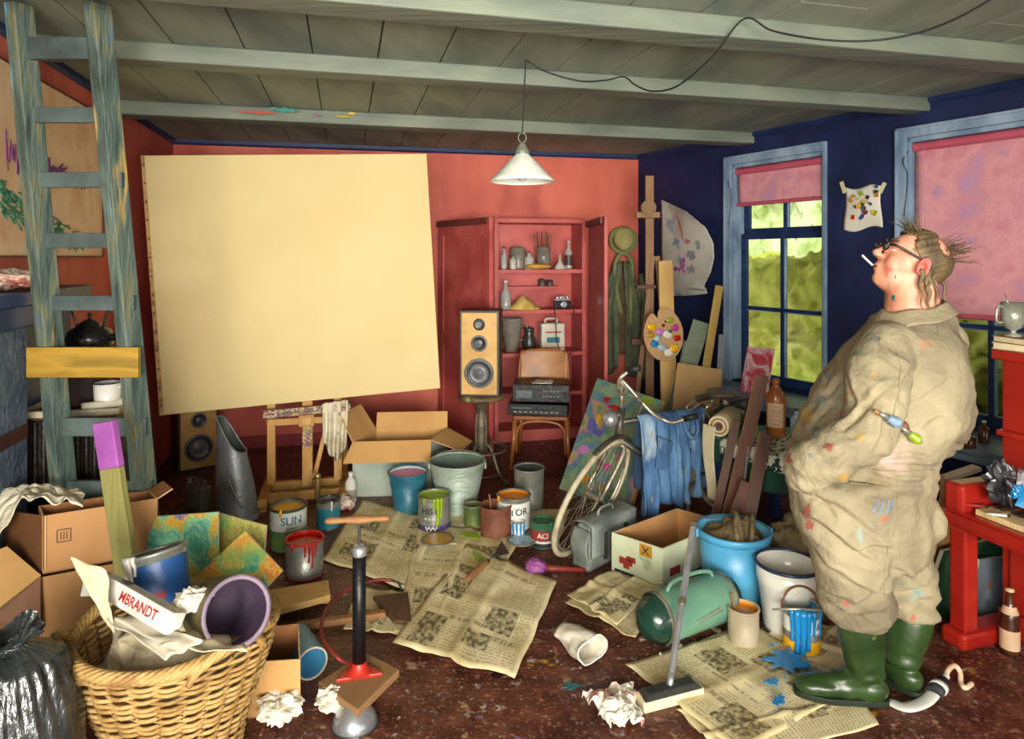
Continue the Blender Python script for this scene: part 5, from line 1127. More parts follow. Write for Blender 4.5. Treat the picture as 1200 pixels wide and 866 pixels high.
for i, (s, u, w, h, m) in enumerate(((.42, .22, .05, .16, 'stroke_rose'), (.50, .38, .08, .03, 'stroke_rose'), (.30, .42, .09, .06, 'stroke_blue'), (.58, .52, .12, .07, 'stroke_slate'), (.40, .60, .05, .05, 'stroke_blue'), (.62, .68, .10, .06, 'stroke_slate'), (.33, .70, .13, .025, 'poster_magenta'), (.45, .62, .03, .09, 'poster_magenta'), (.22, .28, .05, .05, 'stroke_blue'), (.70, .40, .06, .08, 'stroke_slate'))):
    M('stroke_rose', ['a87078', 'b88488'], 9); M('stroke_blue', ['7c94ac', '90a4b8'], 9); M('stroke_slate', ['84888c', '9c9c9c'], 9)
    b = B(); n = 20; cpt = pf(s, u)+RN*.006; pts = []
    for k in range(n):
        a = 2*pi*k/n; q = .75+.6*NZ.noise(V((cos(a)*1.6+i*3, sin(a)*1.6, i))); pts.append(pf(min(1, max(0, s+w*q*cos(a))), min(1, max(0, u+h*q*sin(a))))+RN*.006)
    kk = b.add([cpt]+pts)
    for k in range(n): b.face([kk, kk+1+k, kk+1+(k+1) % n], m)
    b.build('painted_patch', t, world=True)
# small taped sketch between the windows
M('sketch_paper', ['ccc8b8', 'dcd8ca'], 6, rough=.8)
t = T('taped_sketch', 'small white sheet with a colourful scribble taped to the wall between the windows', 'drawing', RU(1011, 240, .01))
b = B(); b.grid(lambda s, u: RU(990+43*s+3*sin(u*5)*(.5-s), 219+3*sin(s*6)+(50-1.5*s)*u, .008+.012*sin(pi*s)*sin(pi*u)+.02*u*u), 14, 14, 'sketch_paper'); b.build('paper', t, world=True, solid=.002)
r = random.Random(3); cs = ['p_red', 'p_yellow', 'lab_blue', 'ink_dark', 'p_ochre', 'p_teal', 'ink_dark', 'p_green']
for i in range(26):
    b = B(); u, v = 1011+r.gauss(0, 8), 242+r.gauss(0, 9); a = RU(u, v, .034); e = RU(u+r.uniform(-6, 6), v+r.uniform(-6, 6), .034); b.bar(a, e, .022, .003, cs[i % 8], up=tuple(RN)); b.build('paint_stroke', t, world=True)
for (u, v, du, dv) in ((990, 222, -4, -9), (1031, 222, 6, -8)): b = B(); b.bar(RU(u, v+4, .012), RU(u+du, v+dv, .006), .028, .003, 'sheet_cream', up=tuple(RN)); b.build('tape', t, world=True)
# long boards leaning near the corner
M('board_graygreen', ['54604c', '6c7860', '5c6858'], 5, rough=.6); M('board_yellow', ['8c7028', 'a88c38', '9c7c30'], 5, rough=.6, stretch=(1, 1, .2)); M('board_gray', ['5c6068', '747a80'], 5, rough=.6)
def lean(label, ut, vt, yt, ub, yb_, w, th, m, side=None, name='leaning_board', cat='board', group='boards leaning in the blue corner'):
    a = P(ut, vt, yt); e = V(((ub-600)/780*yb_, yb_, 0)); b = B(); b.bar(e, a, w, th, m, up=(.25, 1, 0)); 
    if side: b.m = [b.m[0]]*6; b.ms.append(side); b.m[5] = 1; b.m[3] = 1
    return tag(b.build(name, loc=e, bevel=.002), label, cat, group)
lean('grey-green board leaning in the blue corner right of the palette', 822, 377, 5.2, 768, 5.0, .13, .025, 'board_graygreen')
lean('long yellow batten leaning in the blue corner, tallest of the boards there', 843, 335, 5.15, 806, 4.9, .06, .03, 'board_yellow')
lean('short grey slat leaning left of the grey-green board', 806, 400, 5.25, 774, 5.1, .06, .02, 'board_gray')
lean('dark grey strip leaning behind the yellow batten', 846, 392, 5.3, 838, 5.15, .05, .02, 'board_gray')
M('plywood', ['8c6c40', 'a07e4c', '94744a'], 4, rough=.65, bump=.1)
panel('brown_panel', 'plain square brown hardboard panel standing in front of the leaning boards', [P(778, 560, 4.74), P(838, 560, 4.70), P(846, 433, 4.86), P(794, 425, 4.90)], .012, 'plywood', 'pale_wood', 'board')
# colourful canvas behind the bicycle
cols_paint('abstract_multi', ['2c6c68', '5c8c78', '8c9c78', '6c8c70', '4c7890', 'a07c8c', 'b09450', '4c8478'], 3.2, dist=1.0)
MATS['abstract_multi'].node_tree  # mottled ground, strokes are separate
cq2 = [P(655, 569, 4.72), P(738, 601, 4.28), P(777, 470, 4.48), P(700, 443, 4.92)]
for p in cq2[:2]: p.z = .0
t = T('abstract_canvas', 'colourful abstract canvas standing on the floor behind the bicycle front wheel', 'painting', (cq2[0]+cq2[1])/2)
b = B(); b.slab(cq2, .025, 'abstract_multi', 'pale_wood', 'pale_wood'); b.build('canvas', t, world=True)
n2 = (cq2[1]-cq2[0]).cross(cq2[3]-cq2[0]).normalized()
def onq(q, s, u): return (q[0]*(1-s)+q[1]*s)*(1-u)+(q[3]*(1-s)+q[2]*s)*u
def blob(par, q, n_, s, u, w, h, m, sd, nm='paint_patch'):
    ex = (q[1]-q[0]).normalized(); ey = (q[3]-q[0]).normalized(); c = onq(q, s, u)+n_*.001; pts = []
    for i in range(28): a = 2*pi*i/28; k = .8+.5*NZ.noise(V((cos(a)*1.6+sd, sin(a)*1.6, sd))); pts.append(c+ex*(w*k*cos(a))+ey*(h*k*sin(a)))
    b = B(); k = b.add([c+n_*.002]+pts)
    for i in range(28): b.face([k, k+1+i, k+1+(i+1) % 28], m)
    b.build(nm, par, world=True)
for (s, u, w, h, m) in ((.25, .85, .05, .03, 'p_red'), (.38, .80, .07, .025, 'p_red'), (.15, .60, .07, .06, 'violet'), (.28, .55, .09, .03, 'violet'), (.22, .66, .03, .06, 'p_yellow'), (.42, .72, .09, .05, 'lab_teal') , (.80, .95, .09, .05, 'p_green'), (.70, .42, .07, .05, 'p_magenta'), (.55, .30, .05, .04, 'p_magenta'), (.85, .6, .1, .07, 'study_a'), (.15, .38, .07, .05, 'p_lilac'), (.6, .12, .09, .03, 'p_ochre'), (.3, .15, .06, .04, 'p_orange')):
    M('violet', ['4c50a0', '6c68b0'], 12, rough=.5)
    blob(t, cq2, n2, s, u, w*.8, h*.8, m, s*10+u)
# ---------------------------------------------------------------- bicycle
M('bike_paint', ['2c2c26', '40403a', '5c5444'], 9, rough=.4, metal=.3); M('tyre_cream', ['988e76', 'b4aa8e', '847a64'], 9, rough=.7); M('rust_chrome', ['8c8470', 'b4ac98', '6c5c44'], 10, rough=.3, metal=.7)
FA, RA = V((.545, 3.76, .33)), V((1.42, 4.33, .33)); FW = V((.45, 3.70, .315)); bd2 = (RA-FA); bd2.z = 0; bd2.normalize(); bn = V((bd2.y, -bd2.x, 0))
t = T('bicycle', 'old bicycle with cream tyres and a turned front wheel, jeans over its crossbar', 'bicycle', ((FA+RA)/2).xy.to_3d())
def wheel(c, h, w, r=.315, label=None):
    h = h.normalized(); w = w.normalized(); ax = h.cross(w).normalized()
    b = B(); b.tube([c+h*(r*cos(a))+w*(r*sin(a)) for a in [2*pi*k/56 for k in range(56)]], .0155, 'tyre_cream', 10, closed=True); ty = b.build('wheel', t, world=True)
    b = B(); b.tube([c+h*((r-.024)*cos(a))+w*((r-.024)*sin(a)) for a in [2*pi*k/56 for k in range(56)]], .009, 'rust_chrome', 6, closed=True); b.build('rim', ty, world=True)
    b = B(); b.cyl(c-ax*.04, c+ax*.04, .018, 'rust_chrome'); b.build('hub', ty, world=True)
    b = B()
    for k in range(28):
        a = 2*pi*k/28; s_ = 1 if k % 2 else -1; b.cyl(c+ax*(.035*s_)+h*(.02*cos(a+.6*s_))+w*(.02*sin(a+.6*s_)), c+h*((r-.026)*cos(a))+w*((r-.026)*sin(a)), .0016, 'rust_chrome', seg=4, cap=False)
    b.build('spokes', ty, world=True); return ax
fh, fw = V((-.62, -.78, 0)), V((.38, .10, .91)); fax = wheel(FW, fh, fw)
wheel(RA, bd2, V((0, 0, 1)))
HT, HB = FA+bd2*.10+V((0, 0, .42)), FA+bd2*.07+V((0, 0, .28)); ST, BBk = RA-bd2*.26+V((0, 0, .345)), RA-bd2*.47+V((0, 0, -.05))
b = B(); b.tube([HT+V((0, 0, .03)), HB-V((0, 0, .02))], .022, 'bike_paint', 12)
b.tube([HT-V((0, 0, .05)), ST], .016, 'bike_paint', 10); b.tube([HB, BBk], .018, 'bike_paint', 10); b.tube([ST+V((0, 0, .04)), BBk], .017, 'bike_paint', 10)
for sgn in (-1, 1):
    b.tube([BBk+bn*.03*sgn, RA+bn*.05*sgn], .010, 'bike_paint', 8); b.tube([ST+bn*.02*sgn, RA+bn*.05*sgn], .009, 'bike_paint', 8)
b.build('frame', t, world=True)
b = B()
for sgn in (-1, 1): b.tube([HB-V((0, 0, .03))+fax*.015*sgn, HB-V((0, 0, .06))+fax*.05*sgn-bd2*.01, FW+fax*.05*sgn], [.013, .013, .010], 'rust_chrome', 8, sub=3)
b.build('fork', t, world=True)
def arc(c, r, h, w, a0, a1, rad_, m, nm, flat=1.0):
    b = B(); b.tube([c+h.normalized()*(r*cos(a))+w.normalized()*(r*sin(a)) for a in [a0+(a1-a0)*k/24 for k in range(25)]], rad_, m, 10, flat=flat); b.build(nm, t, world=True)
arc(FW, .345, fh, fw, pi*.32, pi*.72, .020, 'bike_paint', 'mudguard', .5)
arc(RA, .35, bd2, V((0, 0, 1)), -.1, pi*.95, .024, 'bike_paint', 'mudguard', .5)
STM = HT+V((0, 0, .19)); b = B(); b.tube([HT, STM], .012, 'rust_chrome', 10); b.build('stem', t, world=True)
Lg, Rg = P(727, 440, 3.62), P(790, 492, 3.95)
b = B(); b.tube([P(738, 434, 3.55), P(726, 445, 3.55), P(727, 462, 3.62), STM*.6+P(740, 476, 3.72)*.4, STM, P(762, 482, 3.78), P(778, 492, 3.78), P(790, 495, 3.76), P(804, 490, 3.74)], .0105, 'rust_chrome', 10, sub=7); b.build('handlebar', t, world=True)
b = B(); b.tube([P(738, 434, 3.55)+V((-.01, 0, 0)), P(750, 431, 3.52)], .018, 'black_rubber', 12); b.build('grip', t, world=True)
b = B(); b.tube([P(801, 491, 3.74), P(818, 487, 3.72)], .017, 'black_rubber', 12); b.build('grip', t, world=True)
b = B(); b.tube([P(736, 462, 3.68), P(752, 470, 3.75), P(748, 486, 3.78)], .005, 'rust_chrome', 8, sub=4); b.build('brake_lever', t, world=True)
b = B(); hl = HT-bd2*.09+V((0, -.02, -.02)); b.sphere(hl, (.045, .045, .045), 'chrome', 18, 12); b.cyl(hl, HT, .01, 'rust_chrome'); b.build('headlamp', t, world=True)
SP = ST+V((.05, .0, .05)); b = B(); b.tube([ST, SP], .012, 'rust_chrome', 10); b.build('seat_post', t, world=True)
M('saddle_leather', ['2c2620', '4c4438', '5c5244'], 8, rough=.35, coat=.2)
b = B()
def sad(s, u):
    a = 2*pi*u; L_ = .27*s; hw = .026+.10*sm((s-.3)/.6); hw *= (1-.9*max(0, (s-.93)/.07)); 
    return SP+bd2*(L_-.12)+bn*(hw*cos(a))+V((0, 0, .045+.02*sin(a)*(1 if sin(a) > 0 else 1.3)+.012*s))
b.grid(sad, 16, 18, 'saddle_leather', cv=True); b.build('saddle', t, world=True)
for sgn in (-1, 1):
    b = B(); pts = [SP+bd2*.07+bn*(.055*sgn)+V((.018*cos(a), .018*sin(a), .012+.03*(k/40)-.02)) for k, a in enumerate([k*.75 for k in range(40)])]; b.tube(pts, .003, 'rust_chrome', 5); b.build('saddle_spring', t, world=True)
b = B(); b.tube([SP-bd2*.14+V((0, 0, .03)), SP-bd2*.19+V((0, 0, .02)), SP-bd2*.22+V((0, 0, .0)), SP-bd2*.19+V((0, 0, -.02)), SP-bd2*.1+V((0, 0, .01))], .006, 'rust_chrome', 6, sub=4); b.build('saddle_wire', t, world=True)
b = B(); b.tube([RA-bd2*.15+V((0, 0, .37)), RA+bd2*.2+V((0, 0, .37))], .008, 'bike_paint', 6); b.tube([RA+bn*.05, RA+bd2*.12+V((0, 0, .37))+bn*.04], .006, 'bike_paint', 6); b.build('carrier', t, world=True)
b = B(); b.cyl(BBk-bn*.06, BBk+bn*.06, .02, 'rust_chrome'); b.lathe([(.09, -.002), (.095, 0), (.09, .002), (.0, .002)], 'rust_chrome', 30, MX.Translation(BBk+bn*.05) @ bn.to_track_quat('Z', 'Y').to_matrix().to_4x4()); b.bar(BBk+bn*.065, BBk+bn*.065+V((0, 0, -.17)), .02, .012, 'rust_chrome', up=tuple(bd2)); b.bar(BBk-bn*.065, BBk-bn*.065+V((0, 0, .17)), .02, .012, 'rust_chrome', up=tuple(bd2)); b.build('crank', t, world=True)
# jeans over the crossbar
M('denim', ['2c4868', '3c6088', '547ca4', '6c94b8'], 5, rough=.85, bump=.3, bscale=120, stretch=(1.5, 1.5, .5), dirt=[('a8b8c0', 4, .62, .12, 3), ('9c8450', 11, .69, .05, 6)]); M('denim_dark', ['1c3048', '2c4664'], 5, rough=.85)
TA, TB = HT-V((0, 0, .05)), ST; 
def tt(k): return TA.lerp(TB, k)
t = T('blue_jeans', 'faded blue jeans hanging over the bicycle crossbar', 'jeans', tt(.6)-V((0, 0, .3)))
def jf(k0, k1, ln, sd, sidev, off):
    def fn(s, u):
        p = tt(k0+(k1-k0)*s); over = .045
        if u < .12:
            a = (u/.12)*pi*.5; q = p+V((0, 0, .028*cos(a)))+sidev*(.03*sin(a)+off*0)
        else:
            k = (u-.12)/.88; q = p+V((0, 0, -ln*(1+.06*sin(s*6+sd))*k))+sidev*(.03+off*k)
            q += sidev*((.008+.035*k)*sin(s*19+sd+1.4*k)+.02*NZ.noise(V((s*6, k*5, sd))))
            q += bd2*(.02*k*NZ.noise(V((k*3, sd, s*2))))
        return q
    return fn
b = B(); b.grid(jf(.16, .62, .53, 1, bn, .02), 34, 26, 'denim'); b.build('trouser_leg', t, world=True, solid=.006)
b = B(); b.grid(jf(.52, 1.02, .54, 5, bn, -.0), 34, 26, 'denim_dark') if False else b.grid(jf(.50, .98, .50, 5, bn, .005), 34, 26, 'denim'); b.build('trouser_leg', t, world=True, solid=.006)
b = B(); b.grid(jf(.22, 1.0, .4, 8, -bn, .03), 34, 20, 'denim_dark'); b.build('seat_panel', t, world=True, solid=.006)
b = B(); c = tt(.38)+bn*.085+V((0, 0, -.14)); b.slab([c-bd2*.07+V((0, 0, -.13)), c+bd2*.01+V((0, 0, -.16)), c+bd2*.07+V((0, 0, 0)), c-bd2*.05+V((0, 0, .05))], .006, 'denim'); b.build('pocket', t, world=True, bevel=.002)
b = B(); b.tube([tt(.64)+bn*.055+V((0, 0, .0)), tt(.67)+bn*.08+V((0, 0, -.10)), tt(.74)+bn*.085+V((0, 0, -.13)), tt(.80)+bn*.08+V((0, 0, -.09)), tt(.82)+bn*.055+V((0, 0, -.01))], .012, 'denim', 8, sub=5); b.build('waistband', t, world=True)
# ---------------------------------------------------------------- table under the windows
TC, e1, e2 = V((1.17, 3.98, 0)), RD, V((.869, .495, 0)); TZ = .58
def TT(a, d, z): return TC+e1*a+e2*d+V((0, 0, z))
M('table_green', ['2c6454', '3c8068', '4c9478'], 6, rough=.5); M('cloth_dgreen', ['0c2c24', '143c30', '1c4c3c'], 6, rough=.8); M('oilcloth', ['d0d4c4', 'c4ccb8', '1c3430', 'd8dccc', '4c8c68'], 22, rough=.5, lo=.3, hi=.72, const=True)
t = T('work_table', 'low green work table standing along the windows behind the man', 'table', TT(.5, .3, 0))
def tbox(b, a0, a1, d0, d1, z0, z1, m): b.hexa([TT(a0, d0, z0), TT(a1, d0, z0), TT(a1, d1, z0), TT(a0, d1, z0), TT(a0, d0, z1), TT(a1, d0, z1), TT(a1, d1, z1), TT(a0, d1, z1)], m)
TL = .92
b = B(); tbox(b, 0, TL, 0, .58, TZ-.03, TZ, 'table_green'); b.build('table_top', t, world=True, bevel=.008)
for a in (.05, TL-.05):
    for d in (.05, .53): b = B(); tbox(b, a-.025, a+.025, d-.025, d+.025, 0, TZ-.03, 'navy_trim'); b.build('leg', t, world=True)
b = B(); drape(b, [TT(-.01, .25, TZ-.005), TT(-.012, .0, TZ-.005), TT(.4, -.012, TZ-.005), TT(.99*TL, -.012, TZ-.005), TT(TL+.012, .1, TZ-.005), TT(TL+.012, .55, TZ-.005)], tuple(RN), lambda s: .17+.03*sin(s*20), 'cloth_dgreen', 60, 8, 14, .008, 1, 0)
o = b.build('green_tablecloth', loc=TT(.5, 0, TZ), solid=.003); tag(o, 'dark green cloth hanging from the front edge of the work table', 'tablecloth')
b = B()
def oc(s, u):
    k = u; d = .42-.5*k; z = TZ+.006+.012*abs(NZ.noise(V((s*7, u*7, 1))))
    if d < -.015: z = TZ-( -.015-d)*1.1; d = -.03-.01*sin(s*19)
    return TT(.12+(TL-.08)*s, d, z)
b.grid(oc, 50, 26, 'oilcloth'); o = b.build('oilcloth', loc=TT(.5, .1, TZ), solid=.002); tag(o, 'white oilcloth with black and green pattern spread on the work table', 'tablecloth')
M('stoneware', ['7c4018', 'a05c28', 'b4702f'], 5, rough=.28, coat=.4); M('lab_paper', ['c0a080', 'd4b898'], 9)
sb = TT(.245, .30, TZ+.012)
t = T('stoneware_bottle', 'tall brown stoneware bottle with a paper label on the work table', 'bottle', sb)
b = B(); b.lathe([(0, 0), (.05, 0), (.054, .01), (.054, .22), (.048, .25), (.026, .285), (.02, .3), (.024, .31), (.024, .325), (.019, .335), (0, .336)], 'stoneware', 30); b.build('bottle_body', t)
b = B(); b.lathe([(.0548, .06), (.0548, .20)], 'lab_paper', 18, MX.Rotation(0, 4, 'Z'), arc=(-pi*.95, -pi*.35)); b.build('paper_label', t)
b = B()
for k in range(5): b.text(['GENEVER', 'oude', 'klare', '- 1 L -', 'extra'][k] if False else '======'[:6-k % 3], .016, MX(), 'ink_red', warp=cylwarp(.0545, .18-.026*k, -pi*.65))
b.build('label_print', t)
M('glass_blue', ['7c9cb4', 'a0bccc'], 9, rough=.1, coat=.5); M('glass_green', ['6c8c5c', '9cb484'], 9, rough=.15, coat=.5); M('glass_brown', ['3c1c10', '54301c'], 9, rough=.12, coat=.5)
TG = 'small bottles on the work table'
bottle('small pale blue bottle with a dark stopper beside the stoneware bottle', TT(.28, .44, TZ+.012), .036, .15, 'glass_blue', 'pot_dark', .35, group=TG)
bottle('small green bottle between the stoneware bottle and the man', TT(.36, .34, TZ+.012), .026, .13, 'glass_green', 'lab_white', .4, group=TG)
bottle('tiny ochre jar in front of the pale blue bottle', TT(.33, .40, TZ+.012), .024, .07, 'dish_yellow', 'lab_white', .2, group=TG)
bottle('short white jar on the oilcloth beside the leaning planks', TT(.20, .16, TZ+.012), .03, .09, 'glass_green', 'lab_white', .15, group=TG)
bottle('tall pale green bottle on the table behind the man, left of the red piano', TT(.80, .2, TZ+.012), .03, .17, 'glass_green', 'lab_white', .35, group=TG)
# paper roll on the table corner
rc = TT(.05, .06, TZ+.068); rax = V((.52, .85, 0)).normalized(); X = MX.Translation(rc-rax*.06) @ rax.to_track_quat('Z', 'Y').to_matrix().to_4x4()
t = T('paper_roll', 'thick roll of cream paper unrolling off the table corner under the bicycle saddle', 'paper roll', rc)
b = B(); b.lathe([(.06, 0), (.062, .004), (.062, .30), (0, .30)], 'sheet_cream', 30, X); b.build('roll_body', t, world=True)
b = B(); b.lathe([(0, .012), (.016, .012), (.018, -.004), (.028, -.002), (.038, .002), (.048, -.003), (.06, 0)], 'sheet_cream', 30, X, mats=['pot_dark', 'pot_dark', 'mid_wood', 'sheet_cream', 'mid_wood', 'sheet_cream']); b.build('roll_end', t, world=True)
b = B(); sdn = V((.93, -.35, 0)).normalized()
b.grid(lambda s, u: TT(.0+.025*u+(.10-.03*u)*s, -.04-.012*sin(u*5), TZ+.075-.44*u), 10, 20, 'sheet_cream'); b.build('hanging_end', t, world=True, solid=.002)
# red painting on the ledge
cols_paint('study_red', ['d0bcc0', 'c87088', 'c02840', 'd08090', 'd8c8c4', '9c68a0', 'b03040'], 7)
q = [RU(867, 466, .30), RU(899, 469, .26), RU(907, 409, .20), RU(876, 406, .24)]
for p in q[:2]: p.z = .628
panel('small_painting', 'small red and pink painting leaning upright on the window ledge', q, .012, 'study_red')
# planks leaning on the table
LG = 'brown planks leaning on the work table'
lean('longest dark brown plank leaning on the work table beside the stoneware bottle', 893, 440, 3.66, 842, 3.66, .065, .04, 'brown_wood', 'pale_wood', 'leaning_plank', 'plank', LG)
lean('thin brown slat leaning left of the longest plank', 863, 492, 3.78, 829, 3.70, .045, .03, 'brown_wood', 'pale_wood', 'leaning_plank', 'plank', LG)
lean('broad brown plank with a pale edge leaning in front of the oilcloth', 897, 508, 3.55, 864, 3.42, .06, .05, 'brown_wood', 'pale_wood', 'leaning_plank', 'plank', LG)
lean('short stub of brown board with a slanted top at the foot of the planks', 878, 566, 3.52, 841, 3.455, .08, .025, 'brown_wood', 'pale_wood', 'leaning_plank', 'plank', LG)
lean('thin dark stick standing between the brown planks', 877, 522, 3.64, 861, 3.58, .015, .015, 'pot_dark', None, 'leaning_plank', 'plank', LG)
# ---------------------------------------------------------------- satchel
M('satchel_gray', ['5c6460', '767e78', '868e86'], 6, rough=.55, bump=.3)
so = V((.405, 3.455, 0)); a_ = V((.27, .275, 0)); c_ = V((-.075, .10, 0)); al = a_.normalized(); cl = c_.normalized()
t = T('school_satchel', 'worn grey leather satchel standing on the floor left of the white carton', 'satchel', so+a_/2)
b = B(); b.hexa([so, so+a_, so+a_+c_, so+c_]+[p+V((0, 0, .235)) for p in (so, so+a_, so+a_+c_*.8+V((0, 0, .0)), so+c_*.8)], 'satchel_gray'); b.build('bag_body', t, world=True, bevel=.015, bseg=3)
b = B(); n_ = -cl
b.grid(lambda s, u: so+a_*(-.02+1.04*s)+((c_*(.9-1.1*u/.3)+V((0, 0, .243+.012*sin(pi*u/.3)))) if u < .3 else (n_*(.02+.01*sin(s*9))+V((0, 0, .243-(u-.3)*.23)))), 16, 20, 'satchel_gray'); b.build('front_flap', t, world=True, solid=.006)
for k in (.25, .72): b = B(); p = so+a_*k+n_*.034; b.bar(p+V((0, 0, .20)), p+V((0, 0, .06)), .022, .006, 'steel_dark', up=tuple(cl)); b.build('buckle_strap', t, world=True)
b = B(); p = so+a_*.5+c_*.4; b.tube([p-al*.07+V((0, 0, .25)), p-al*.05+V((0, 0, .285)), p+al*.05+V((0, 0, .285)), p+al*.07+V((0, 0, .25))], .008, 'satchel_gray', 8, sub=4); b.build('handle', t, world=True)
b = B(); p = so+c_*.2-al*.012; b.grid(lambda s, u: so-al*(.01+.035*u+.02*sin(u*5))+c_*(-.1+1.0*s)+V((0, 0, .22-.2*u)), 8, 12, 'satchel_gray'); b.build('side_gusset', t, world=True, solid=.005)
# ---------------------------------------------------------------- white-green carton
M('carton_mint', ['b0b898', 'c4ccac', 'ccd0b4'], 3, rough=.7, dirt=[('8c9c80', 6, .62, .1, 3)]); M('carton_wood', ['a8784c', 'bc8c58'], 4, rough=.8)
A_, B_, C_, D_ = V((.735, 3.245, 0)), V((1.155, 3.57, 0)), V((.935, 3.77, 0)), V((.515, 3.44, 0))
t = carton('open pale green carton with red print and an orange hazard mark, beside the blue bucket', A_, B_, C_, D_, 0, .222, out='carton_mint', ins='carton_wood', edge='sheet_cream', th=.008)
def onface(b, s0, s1, z0, z1, m, a=D_, e=A_, o=.0015):
    d = (e-a).normalized(); n = V((d.y, -d.x, 0)); L_ = (e-a).length
    b.slab([a+d*(L_*s0)+n*o+V((0, 0, z0)), a+d*(L_*s1)+n*o+V((0, 0, z0)), a+d*(L_*s1)+n*o+V((0, 0, z1)), a+d*(L_*s0)+n*o+V((0, 0, z1))], .001, m)
b = B(); onface(b, .56, .80, .155, .215, 'p_ochre'); 
d = (A_-D_).normalized(); n = V((d.y, -d.x, 0)); L_ = (A_-D_).length
for sg in (1, -1): c = D_+d*(L_*.68)+n*.003+V((0, 0, .185)); b.bar(c-d*.017-V((0, 0, .018*sg)), c+d*.017+V((0, 0, .018*sg)), .001, .006, 'ink_dark', up=(0, 0, 1))
b.build('hazard_mark', t, world=True)
b = B(); b = B(); onface(b, .16, .42, .08, .115, 'lab_red'); onface(b, .24, .36, .062, .08, 'lab_red'); onface(b, .30, .48, .1, .128, 'lab_red'); b.build('red_print', t, world=True)
for bx_ in ((.06, .45, .03, .045, 'ink_dark'), (.55, .93, .015, .032, 'ink_dark'), (.1, .25, .07, .11, 'lab_red', A_, B_), (.42, .7, .03, .05, 'ink_dark', A_, B_)): b = B(); onface(b, *bx_); b.build('printed_block', t, world=True)
# ---------------------------------------------------------------- blue bucket, towel
M('pail_blue', ['3c84ac', '4c9cc4', '5caccc'], 3, rough=.35); M('pail_blue_in', ['4c94b8', '64acc8'], 3, rough=.4)
bk = V((1.07, 3.22, 0))
t = T('plastic_bucket', 'sky blue plastic bucket with a brown floor cloth in it', 'bucket', bk)
b = B(); b.lathe([(0, 0), (.125, 0), (.13, .005), (.168, .33), (.163, .33), (.125, .01), (0, .01)], 'pail_blue', 44, mats=['pail_blue']*3+['pail_blue_in']*3); b.build('bucket_body', t)
b = B(); b.lathe([(.165, .30), (.174, .302), (.178, .33), (.172, .338), (.162, .335)], 'pail_blue', 44); b.build('rim', t)
b = B(); b.tube([V((.178*cos(q), .05-.165*sin(q)*.0+.178*sin(q)*.55, .315+.012)) for q in [pi*k/16 for k in range(17)]], .0035, 'chrome', 6); b.build('wire_handle', t)
for x in (-1, 1): b = B(); b.box((x*.178, 0, .318), (.014, .04, .04), 'pail_blue'); b.build('handle_lug', t, bevel=.003)
M('floorcloth', ['5c4e34', '78684a', '665838', '88785a'], 7, rough=.95, bump=.6, bscale=50)
def fc(s, u):
    a = 2*pi*s; r_ = .148*u; x = r_*cos(a); y = r_*sin(a)
    z = .335-.06*u+.05*NZ.noise(V((x*14, y*14, 2)))+.04*abs(sin(x*22+y*9))*(1-u*.5)+.05*(x > -.02)*(1-u)
    return V((x+.03*(1-u), y, z))
b = B(); b.grid(fc, 44, 18, 'floorcloth', cu=True)
b.tube([V((-.02, -.135, .29)), V((-.01, -.07, .37)), V((.01, -.02, .40)), V((.02, .05, .40))], .014, 'floorcloth', 8, sub=6)
b.tube([V((.04, -.14, .285)), V((.07, -.06, .36)), V((.10, .02, .39))], .013, 'floorcloth', 8, sub=6)
o = b.build('floor_cloth'); o.location = bk; tag(o, 'damp brown floor cloth bunched up in the sky blue bucket', 'cloth')
# ---------------------------------------------------------------- enamel bucket
M('enamel_white2', ['c4c4b8', 'd8d8cc', 'dedcd2'], 3, rough=.22, spec=.6, bump=.03)
eb = V((1.225, 2.96, 0))
t = T('enamel_bucket', 'white enamel bucket with a dark blue rim in front of the sky blue bucket', 'bucket', eb)
b = B(); b.lathe([(0, .012), (.095, .012), (.097, 0), (.1, .0), (.103, .02), (.124, .20), (.127, .205), (.13, .215), (.133, .285), (.128, .285), (.12, .2), (.095, .025), (0, .025)], 'enamel_white2', 48); b.build('bucket_body', t)
b = B(); b.lathe([(.128, .28), (.138, .281), (.141, .288), (.138, .295), (.129, .293)], 'enamel_blue', 48); b.build('rim', t)
b = B(); b.tube([V((.14*cos(q), .14*sin(q)*.9, .287+.01*sin(q))) for q in [pi*k/18 for k in range(19)]], .003, 'enamel_blue', 6); b.build('wire_handle', t)
# ---------------------------------------------------------------- tins at the right
t = tin('drip-covered blue and yellow paint tin with a wire handle in front of the enamel bucket', G(939, 759), .074, .18, 'tin_gray', 'lab_teal', .8, [(.005, .06, 'p_yellow'), (.09, .15, 'lab_white')], (('&', .04, .12, -55, 'ink_blue'),), [(-125, .17, .014, 'p_blue'), (-108, .18, .016, 'p_blue'), (-92, .15, .011, 'p_blue'), (-140, .12, .010, 'p_blue'), (-75, .09, .008, 'p_blue'), (-45, .1, .007, 'p_blue')], rim='tin_gray', inside='p_blue')
b = B(); b.tube([V((.08*cos(q), .02*sin(q), .165+.085*sin(q))) for q in [pi*k/14 for k in range(15)]], .0045, 'rust', 8); b.build('wire_handle', t)
b = B(); b.tube([V((-.14, -.045, .185)), V((-.05, -.06, .195)), V((.12, -.07, .19))], [.004, .006, .008], 'tin_gray', 8); b.build('palette_knife', t)
M('tin_beige', ['8c8068', 'a0947a', 'a89c84'], 6, rough=.5)
tin('beige tin of orange-yellow paint with a brush in it, beside the vacuum cleaner', G(871, 752), .064, .15, 'tin_beige', 'p_orange', .88, (), (), (), rim='tin_beige', inside='p_orange', stick=(-.045, .02, .05))
splat('big bright blue paint spill on the newspaper below the dripping tin', G(920, 780)+V((0, 0, .026)), .085, 'p_blue', 3, 1.3, .95, .5, .004)
